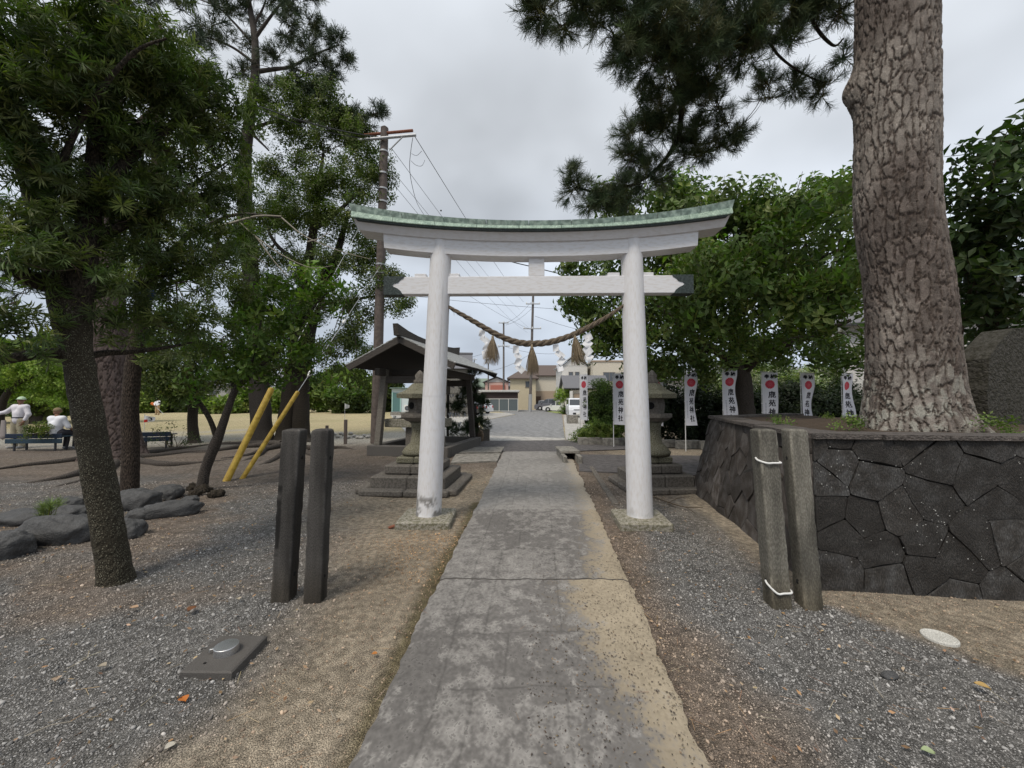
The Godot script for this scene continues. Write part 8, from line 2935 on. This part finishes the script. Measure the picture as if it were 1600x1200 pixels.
	# windscreens, a little proud of the body
	for e in [[4, 5], [1, 0]]:
		var a := Vector2(top[e[0]][0], top[e[0]][1])
		var b := Vector2(top[e[1]][0], top[e[1]][1])
		var u := a.lerp(b, 0.1)
		var v := a.lerp(b, 0.86 if e[0] == 4 else 0.75)
		var nn := Vector2((a - b).y, -(a - b).x).normalized()
		if nn.x * (1.0 if e[0] == 4 else -1.0) < 0.0:
			nn = -nn
		u += nn * 0.008
		v += nn * 0.008
		var wu := w * 0.5 - 0.09 - inn * clampf((u.y - belt) / (h - belt), 0, 1)
		var wv := w * 0.5 - 0.09 - inn * clampf((v.y - belt) / (h - belt), 0, 1)
		s = Shape.new()
		s.quad(Vector3(u.x, u.y, -wu), Vector3(u.x, u.y, wu), Vector3(v.x, v.y, wv), Vector3(v.x, v.y, -wv), Vector3(nn.x, nn.y, 0))
		part("windscreen" if e[0] == 4 else "rear_window", s, glass, t)
	s = Shape.new()
	s.box(X(Vector3(f + 0.005, 0.36, 0)), Vector3(0.03, 0.16, w * 0.52), 0.01)
	part("grille", s, black, t)
	s = Shape.new()
	s.box(X(Vector3(f + 0.0, belt * 0.72, 0)), Vector3(0.03, 0.06, w * 0.44), 0.01)
	part("air_slot", s, black, t)
	s = Shape.new()
	s.box(X(Vector3(f + 0.025, 0.36, -0.05)), Vector3(0.015, 0.16, 0.33), 0.004)
	part("number_plate", s, mt.white_plastic, t)
	s = Shape.new()
	s.box(X(Vector3(-f - 0.01, 0.5, 0)), Vector3(0.02, 0.16, 0.33), 0.004)
	part("number_plate", s, mt.white_plastic, t)


# ---------------------------------------------------------------- buildings
func wall_box(t: Node3D, c: Vector3, size: Vector3, m: Material, called := "wall") -> void:
	var s := Shape.new()
	s.box(X(c + Vector3(0, size.y * 0.5, 0)), size, 0.01)
	part(called, s, m, t)


# front faces +z; windows sit in frames proud of the wall
func window(t: Node3D, x: float, y: float, z: float, w: float, h: float, panes := 2, dirx := false) -> void:
	var fm := mat("sash", Color(0.22, 0.2, 0.18), 0.5)
	var gm := mat("pane", Color(0.09, 0.1, 0.115), 0.15, {"spec": 0.7})
	var fr := X(Vector3(x, y, z), PI / 2 * (1 if dirx else 0))
	var s := Shape.new()
	for e in [[Vector3(0, h * 0.5, 0.02), Vector3(w + 0.1, 0.06, 0.06)], [Vector3(0, -h * 0.5, 0.03), Vector3(w + 0.16, 0.06, 0.09)], [Vector3(-w * 0.5, 0, 0.021), Vector3(0.06, h - 0.06, 0.058)], [Vector3(w * 0.5, 0, 0.021), Vector3(0.06, h - 0.06, 0.058)]]:
		s.box(fr * X(e[0]), e[1], 0.006)
	for k in range(1, panes):
		s.box(fr * X(Vector3(-w * 0.5 + w * k / panes, 0, 0.022)), Vector3(0.05, h - 0.06, 0.05), 0.004)
	var o := part("window", s, fm, t)
	for k in panes:
		s = Shape.new()
		var pw := w / panes - 0.05
		s.box(fr * X(Vector3(-w * 0.5 + w * (k + 0.5) / panes, 0, 0.014)), Vector3(pw, h - 0.06, 0.02), 0.0)
		part("pane", s, gm, o)


func hip_roof(t: Node3D, c: Vector3, w: float, d: float, h: float, over: float, m: Material, ridge := 0.4, along_x := true) -> void:
	var x := w * 0.5 + over
	var z := d * 0.5 + over
	var r := x * ridge if along_x else 0.0
	var rz := z * ridge if not along_x else 0.0
	var e := [c + Vector3(-x, 0, z), c + Vector3(x, 0, z), c + Vector3(x, 0, -z), c + Vector3(-x, 0, -z)]
	var a := c + Vector3(-r, h, rz)
	var b := c + Vector3(r, h, -rz)
	var s := Shape.new()
	if along_x:
		s.quad(e[0], e[1], b, a, Vector3(0, 1, 1))
		s.quad(e[3], e[2], b, a, Vector3(0, 1, -1))
		s.tri(e[1], e[2], b, Vector3(1, 1, 0))
		s.tri(e[0], e[3], a, Vector3(-1, 1, 0))
	else:
		s.tri(e[0], e[1], a, Vector3(0, 1, 1))
		s.tri(e[3], e[2], b, Vector3(0, 1, -1))
		s.quad(e[1], e[2], b, a, Vector3(1, 1, 0))
		s.quad(e[0], e[3], b, a, Vector3(-1, 1, 0))
	for i in 4:
		var p: Vector3 = e[i]
		var q: Vector3 = e[(i + 1) % 4]
		s.quad(p, q, q - Vector3(0, 0.16, 0), p - Vector3(0, 0.16, 0), (p + q) * 0.5 - c)
	s.quad(e[0] - Vector3(0, 0.16, 0), e[1] - Vector3(0, 0.16, 0), e[2] - Vector3(0, 0.16, 0), e[3] - Vector3(0, 0.16, 0), Vector3.DOWN)
	part("roof", s, m, t)


func gable_roof(t: Node3D, c: Vector3, w: float, d: float, h: float, over: float, m: Material, wm: Material, along_x := true) -> void:
	var fr := X(c, 0.0 if along_x else PI / 2)
	var l := (w if along_x else d) + over * 2.0
	var g := (d if along_x else w) * 0.5 + over
	for sg in [-1.0, 1.0]:
		var s := Shape.new()
		var len_ := sqrt(g * g + h * h)
		s.box(fr * Transform3D(Basis.from_euler(Vector3(sg * atan2(h, g), 0, 0)), Vector3(0, h * 0.5 + 0.03, sg * g * 0.5)), Vector3(l, 0.14, len_), 0.02)
		part("roof", s, m, t)
	var s := Shape.new()
	var tri_ := PackedVector2Array([Vector2(-g + over, 0), Vector2(g - over, 0), Vector2(0, h * (g - over) / g)])
	s.prism(tri_, -l * 0.5 + over, l * 0.5 - over, fr * X(Vector3.ZERO, PI / 2))
	part("gable", s, wm, t)


func build_town() -> void:
	rng.seed = 391
	var beige := mat("beige_wall", Color(0.72, 0.63, 0.45), 0.9, {"tex": tx.grain, "scale": 0.8})
	var cream := mat("cream_wall", Color(0.8, 0.74, 0.62), 0.9, {"tex": tx.grain, "scale": 0.8})
	var tan := mat("tan_wall", Color(0.52, 0.41, 0.31), 0.9, {"tex": tx.grain, "scale": 0.8})
	var white := mat("white_wall", Color(0.84, 0.82, 0.78), 0.9, {"tex": tx.grain, "scale": 0.8})
	var grey_w := mat("grey_wall", Color(0.5, 0.5, 0.48), 0.9, {"tex": tx.stain, "scale": 0.3})
	var brown_r := mat("brown_roof", Color(0.16, 0.125, 0.11), 0.85, {"tex": tx.grain, "scale": 1.0})
	var grey_r := mat("grey_roof", Color(0.2, 0.2, 0.215), 0.8, {"tex": tx.grain, "scale": 1.0})
	var dark := mat("door_brown", Color(0.1, 0.06, 0.04), 0.6)
	# beige house: hipped left block and two-tone right block
	var t := thing("beige_house", "two-storey beige house with brown hipped roof at the road's end, left block", "house", ground_at(812, 62.0))
	wall_box(t, Vector3(0.5, 0, -2), Vector3(4.0, 5.0, 6.0), beige)
	hip_roof(t, Vector3(0.5, 5.0, -2), 4.0, 6.0, 1.4, 0.5, brown_r, 0.2)
	window(t, 1.3, 4.0, 1.02, 0.8, 0.9, 1)
	window(t, -1.52, 3.8, -0.4, 0.6, 1.3, 1, true)
	for k in 3:
		var s := Shape.new()
		s.box(X(Vector3(-1.53, 3.6 - 1.5 * k, -1.5)), Vector3(0.06, 0.9, 0.5), 0.01)
		part("shutter", s, dark, t)
	t = thing("two_tone_house", "two-storey house with cream upper and tan lower walls behind the grey minivan", "house", ground_at(851, 64.0))
	wall_box(t, Vector3(0.9, 0, -3), Vector3(5.4, 3.0, 7.0), tan, "lower_wall")
	wall_box(t, Vector3(0.9, 3.0, -3), Vector3(5.36, 2.5, 6.96), cream, "upper_wall")
	gable_roof(t, Vector3(0.7, 5.45, -3), 5.6, 7.0, 2.0, 0.4, brown_r, cream)
	wall_box(t, Vector3(-2.6, 0, -1.6), Vector3(1.9, 2.9, 4.0), cream, "porch")
	wall_box(t, Vector3(-2.6, 2.9, -2.0), Vector3(1.86, 2.1, 3.6), beige, "bay")
	gable_roof(t, Vector3(-2.6, 5.0, -2.0), 1.9, 3.6, 0.7, 0.25, brown_r, beige, false)
	window(t, -2.9, 4.1, -0.18, 0.6, 1.5, 1)
	window(t, 2.9, 4.3, 0.5, 0.5, 1.2, 1)
	window(t, 2.3, 1.4, 0.52, 1.1, 1.2, 2)
	var s := Shape.new()
	s.box(X(Vector3(-1.15, 1.1, 0.52)), Vector3(0.95, 2.1, 0.1), 0.01)
	part("door", s, dark, t)
	s = Shape.new()
	s.box(X(Vector3(-2.6, 2.95, 0.52)), Vector3(2.1, 0.14, 0.5), 0.02)
	part("balcony", s, brown_r, t)
	# white gabled house
	t = thing("white_house", "tall white gabled house right of the road, behind the white van", "house", ground_at(890, 50.0), 0.0)
	wall_box(t, Vector3(0.6, 0, -3), Vector3(3.2, 5.9, 7.0), white)
	gable_roof(t, Vector3(0.6, 5.85, -3), 3.3, 7.0, 1.5, 0.25, mat("pale_roof", Color(0.42, 0.44, 0.46), 0.8), white, false)
	window(t, 0.1, 4.4, 0.52, 0.5, 1.4, 1)
	window(t, 0.9, 4.4, 0.52, 0.5, 1.4, 1)
	window(t, 0.0, 1.6, 0.52, 0.5, 1.5, 1)
	for e in [[Vector3(-0.6, 3.6, 0.8), Vector3(0.7, 2.0, 0.6)], [Vector3(1.9, 3.3, 0.85), Vector3(0.6, 2.4, 0.7)]]:
		s = Shape.new()
		s.box(X(e[0]), e[1], 0.02)
		part("bay", s, white, t)
	s = Shape.new()
	s.box(X(Vector3(0.6, 3.0, 0.56)), Vector3(3.3, 0.12, 0.12), 0.01)
	part("band", s, grey_w, t)
	# garage wing nearer
	t = thing("garage_wing", "low garage with grey tiled roof beside the white house", "garage", ground_at(912, 42.0))
	wall_box(t, Vector3(0.4, 0, -2), Vector3(3.4, 2.6, 4.0), cream)
	gable_roof(t, Vector3(0.3, 2.75, -1.9), 4.4, 4.2, 1.5, 0.3, grey_r, cream)
	wall_box(t, Vector3(-1.4, 0, 0.35), Vector3(0.3, 2.5, 0.3), white, "pillar")
	s = Shape.new()
	s.box(X(Vector3(-0.4, 1.15, 0.06)), Vector3(1.3, 2.2, 0.1), 0.01)
	part("door", s, tan, t)
	t = thing("tan_building", "tan building with parapet partly hidden by the cherry leaves", "building", ground_at(952, 48.0))
	wall_box(t, Vector3(0.8, 0, -3), Vector3(5.5, 6.3, 6.0), cream)
	s = Shape.new()
	s.box(X(Vector3(0.8, 6.35, -3)), Vector3(5.7, 0.2, 6.2), 0.03)
	part("parapet", s, tan, t)
	window(t, 0.0, 4.4, 0.02, 1.4, 1.1, 2)
	window(t, 2.2, 4.4, 0.02, 1.4, 1.1, 2)
	# dark shed with shutters
	t = thing("dark_shed", "low dark storage shed with grey shutters and wavy white roof edge", "shed", ground_at(780, 52.0))
	var z := 0.0
	wall_box(t, Vector3(0, 0, -2.5), Vector3(5.0, 2.55, 5.0), mat("shed_brown", Color(0.045, 0.033, 0.032), 0.8))
	for k in 4:
		s = Shape.new()
		s.box(X(Vector3(-1.86 + k * 1.24, 0.88, 0.03)), Vector3(1.16, 1.55, 0.06), 0.01)
		part("shutter", s, mat("shutter_grey", Color(0.11, 0.135, 0.145), 0.6), t)
	for k in 5:
		s = Shape.new()
		s.box(X(Vector3(-2.48 + k * 1.24, 0.88, 0.06)), Vector3(0.07, 1.7, 0.1), 0.01)
		part("frame_post", s, mt.white_plastic, t)
	for y in [0.08, 1.7]:
		s = Shape.new()
		s.box(X(Vector3(0, y, 0.065)), Vector3(5.0, 0.07, 0.08), 0.01)
		part("rail", s, mt.white_plastic, t)
	s = Shape.new()
	s.sheet(120, 3, func(i: int, j: int) -> Vector3: return Vector3(-2.7 + i * 5.4 / 119.0, 2.78 + 0.06 * sin(i * 1.05) - 0.1 * j, 0.35 - 2.9 * j), false, null, true)
	s.box(X(Vector3(0, 2.82, 0.36)), Vector3(5.4, 0.1, 0.06), 0.01)
	part("wavy_roof", s, mt.white_plastic, t)
	s = Shape.new()
	s.box(X(Vector3(0, 2.68, 0.28)), Vector3(5.3, 0.14, 0.1), 0.01)
	part("fascia", s, mt.white_plastic, t)
	# houses behind the shed and the pavilion
	t = thing("pink_house", "pinkish house with low tiled gable behind the dark shed", "house", ground_at(776, 88.0))
	wall_box(t, Vector3(0, 0, -3), Vector3(5.2, 5.6, 6.0), mat("pink_wall", Color(0.55, 0.36, 0.31), 0.9))
	gable_roof(t, Vector3(0, 5.5, -3), 5.4, 6.0, 1.3, 0.5, grey_r, mat("pale_gable", Color(0.5, 0.46, 0.44), 0.9), false)
	s = Shape.new()
	s.box(X(Vector3(0.3, 4.2, 0.05)), Vector3(3.4, 1.4, 0.1), 0.02)
	part("red_panel", s, mat("red_panel", Color(0.42, 0.16, 0.12), 0.8), t)
	t = thing("grey_green_house", "grey-green roofed house left of the pinkish one, far behind", "house", ground_at(752, 92.0))
	wall_box(t, Vector3(0, 0, -3), Vector3(4.5, 4.6, 6.0), grey_w)
	hip_roof(t, Vector3(0, 4.6, -3), 4.8, 6.0, 2.2, 0.4, mat("green_roof", Color(0.2, 0.25, 0.2), 0.8), 0.5)
	t = thing("long_roof_house", "low house with long dark roof seen between shed and beige house", "house", ground_at(800, 96.0))
	wall_box(t, Vector3(0, 0, -3), Vector3(8.0, 5.0, 6.0), grey_w)
	hip_roof(t, Vector3(0, 5.0, -3), 8.0, 6.0, 1.3, 0.4, grey_r, 0.7)
	t = thing("tiled_house", "house with grey tiled roof rising behind the water pavilion", "house", ground_at(716, 36.0), 0.12)
	wall_box(t, Vector3(-0.6, 0, -3), Vector3(3.0, 4.4, 5.5), mat("old_wall", Color(0.2, 0.19, 0.17), 0.9, {"tex": tx.stain, "scale": 0.5}))
	var rows := 9
	for k in rows:
		for sg in [-1.0, 1.0]:
			s = Shape.new()
			var f := (k + 0.5) / rows
			s.box(Transform3D(Basis.from_euler(Vector3(sg * 0.5, 0, 0)), Vector3(-0.6, 6.1 - 1.65 * f, -3 + sg * 3.1 * f)), Vector3(3.9, 0.09, 0.44), 0.02)
			part("tile_row", s, grey_r, t)
	s = Shape.new()
	s.box(X(Vector3(-0.6, 6.2, -3)), Vector3(4.0, 0.22, 0.3), 0.05)
	part("ridge", s, grey_r, t)
	s = Shape.new()
	s.box(X(Vector3(-1.3, 6.35, -2.7)), Vector3(0.5, 0.7, 0.5), 0.02)
	part("chimney", s, grey_w, t)
	s = Shape.new()
	s.prism(PackedVector2Array([Vector2(-2.6, 0), Vector2(2.6, 0), Vector2(0, 1.5)]), -1.45, 1.45, X(Vector3(-0.6, 4.4, -3), PI / 2))
	part("gable", s, mat("old_wall", Color.WHITE, 0.9), t)
	# small pale cabin with outdoor unit seen through the pavilion
	t = thing("pale_cabin", "small pale prefab cabin with an outdoor fan unit behind the pavilion", "cabin", ground_at(632, 40.0))
	wall_box(t, Vector3(0, 0.3, -1.2), Vector3(2.6, 2.4, 2.4), mat("cabin_wall", Color(0.58, 0.66, 0.68), 0.7))
	wall_box(t, Vector3(0, 0, -1.2), Vector3(2.8, 0.32, 2.6), mt.slab_concrete, "plinth")
	s = Shape.new()
	s.box(X(Vector3(-0.8, 1.35, 0.03)), Vector3(0.75, 1.9, 0.06), 0.01)
	part("door", s, mat("teal_door", Color(0.1, 0.2, 0.2), 0.6), t)
	for x in [-1.22, -0.38]:
		s = Shape.new()
		s.box(X(Vector3(x, 1.35, 0.05)), Vector3(0.09, 2.0, 0.09), 0.01)
		part("door_post", s, mat("mint_frame", Color(0.4, 0.62, 0.58), 0.6), t)
	s = Shape.new()
	s.box(X(Vector3(0.5, 0.72, 0.24)), Vector3(0.85, 0.66, 0.34), 0.03)
	var unit_ := part("fan_unit", s, mt.white_plastic, t)
	s = Shape.new()
	s.lathe([Vector2(0.24, 0), Vector2(0.24, 0.02), Vector2(0.1, 0.025), Vector2(0, 0.025)], 18, X(Vector3(0.4, 0.72, 0.41), 0, PI / 2))
	part("fan", s, mat("fan_grey", Color(0.08, 0.09, 0.1), 0.6), unit_)
	s = Shape.new()
	s.box(X(Vector3(0, 2.76, -1.1)), Vector3(2.9, 0.1, 2.8), 0.02)
	part("roof", s, mat("cabin_roof", Color(0.16, 0.22, 0.2), 0.7), t)
	# houses beyond the field
	t = thing("grey_house", "small grey house with dark window beyond the dry field", "house", ground_at(330, 58.0), 0.25)
	wall_box(t, Vector3(0, 0, -2), Vector3(4.2, 3.6, 5.0), grey_w)
	gable_roof(t, Vector3(0, 3.55, -2), 4.4, 5.0, 1.3, 0.4, grey_r, grey_w)
	window(t, 0.4, 2.2, 0.52, 0.9, 1.4, 2)
	t = thing("pale_house", "pale house with small dark window behind the young cherry's stem", "house", ground_at(380, 60.0), 0.1)
	wall_box(t, Vector3(0, 0, -2), Vector3(4.4, 3.6, 5.0), white)
	gable_roof(t, Vector3(0, 3.55, -2), 4.6, 5.0, 1.2, 0.4, grey_r, white)
	window(t, 0.1, 2.4, 0.52, 0.7, 1.0, 1)
	t = thing("blue_house", "two-storey pale blue house glimpsed between the evergreen's stems", "house", ground_at(437, 64.0))
	wall_box(t, Vector3(0, 0, -2), Vector3(4.4, 5.2, 5.0), mat("blue_wall", Color(0.55, 0.62, 0.7), 0.9))
	hip_roof(t, Vector3(0, 5.2, -2), 4.4, 5.0, 1.1, 0.4, grey_r, 0.4)
	window(t, 0.2, 4.0, 0.52, 1.0, 1.2, 2)
	window(t, 0.2, 1.5, 0.52, 1.0, 1.2, 2)
	# bright yard wall and house behind the hedge
	t = thing("yard_house", "pale house with grey roof glimpsed under the cherry leaves behind the hedge", "house", ground_at(1170, 25.0))
	wall_box(t, Vector3(1.5, 0, -3), Vector3(9.0, 3.1, 6.0), white)
	hip_roof(t, Vector3(1.5, 3.1, -3), 9.0, 6.0, 0.9, 0.5, grey_r, 0.6)
	window(t, -0.5, 1.9, 0.02, 1.5, 1.2, 2)
	window(t, 2.6, 1.9, 0.02, 1.5, 1.2, 2)
	t = thing("gable_house", "pale house glimpsed through the large leaves right of the pine", "house", Vector3(17.5, 0, -13.5), -0.6)
	wall_box(t, Vector3(0, 0, -3), Vector3(9.0, 4.6, 6.0), white)
	gable_roof(t, Vector3(0, 4.55, -3), 9.2, 6.0, 1.8, 0.5, grey_r, white)
	window(t, -2.0, 2.6, 0.02, 1.6, 1.3, 2)
	window(t, 1.5, 2.6, 0.02, 1.6, 1.3, 2)
	# cars
	car("white_van", "white boxy minicar facing the camera, parked by the garage", ground_at(899, 36.0), -PI / 2 - 0.06, 3.4, 1.5, 1.72, "van", Color(0.72, 0.74, 0.78))
	car("grey_minivan", "grey minivan parked side-on before the two-tone house", ground_at(861, 58.0), PI - 0.35, 4.7, 1.75, 1.78, "minivan", Color(0.17, 0.175, 0.2))
	car("white_car", "white car parked in front of the grey minivan, half behind the verge", ground_at(872, 52.0), PI - 0.3, 3.9, 1.65, 1.42, "hatch", Color(0.74, 0.75, 0.76))
	car("silver_car", "silver car behind the grey minivan, only its nose showing", ground_at(845, 63.0), PI - 0.2, 4.2, 1.7, 1.5, "hatch", Color(0.5, 0.52, 0.55))
	car("parked_car", "white hatchback parked left of the dark shed, rear toward the road", ground_at(744, 45.0), PI - 0.5, 3.7, 1.6, 1.5, "hatch", Color(0.74, 0.76, 0.8))
	car("black_car", "black car parked behind the pavilion's right post", ground_at(725, 41.0), PI - 0.4, 3.9, 1.65, 1.55, "hatch", Color(0.02, 0.02, 0.025))
	car("small_white_car", "white car nose peeking from behind the leftmost banner", ground_at(934, 27.0), -PI / 2 - 0.3, 3.6, 1.6, 1.4, "hatch", Color(0.74, 0.75, 0.78))
	# roadside block and marker
	var p := ground_at(894, 26.0)
	s = Shape.new()
	s.box(X(p + Vector3(0, 0.28, 0)), Vector3(0.7, 0.56, 0.5), 0.02)
	solo("concrete_block", s, mt.slab_concrete, p, "squared concrete block at the road's right edge before the white van", "block")


func _ready() -> void:
	set_up()
	rng.seed = 7
	fbm.noise_type = FastNoiseLite.TYPE_SIMPLEX_SMOOTH
	fbm.frequency = 0.01
	fbm.fractal_octaves = 4
	fbm.seed = 4
	fine.noise_type = FastNoiseLite.TYPE_SIMPLEX_SMOOTH
	fine.frequency = 0.01
	fine.seed = 9
	make_materials()
	make_leaf_meshes()
	build_ground()
	build_paving()
	build_town()
	build_torii()
	build_rope()
	lantern(ground_at(656, 7.15), -0.08, "mossy stone lantern on stepped base behind the left gate pillar", 1.72, 1.0)
	lantern(ground_at(1019, 7.1), 0.06, "stone lantern on stepped base behind the right gate pillar", 1.35, 1.0)
	build_posts()
	build_platform()
	build_small_stone()
	build_pavilion()
	build_poles()
	build_giant_pine()
	build_left_trees()
	build_right_trees()
	build_hedges()
	build_boulders()
	build_banners()
	build_field_things()
	build_people()
	build_gravel()
	build_litter()
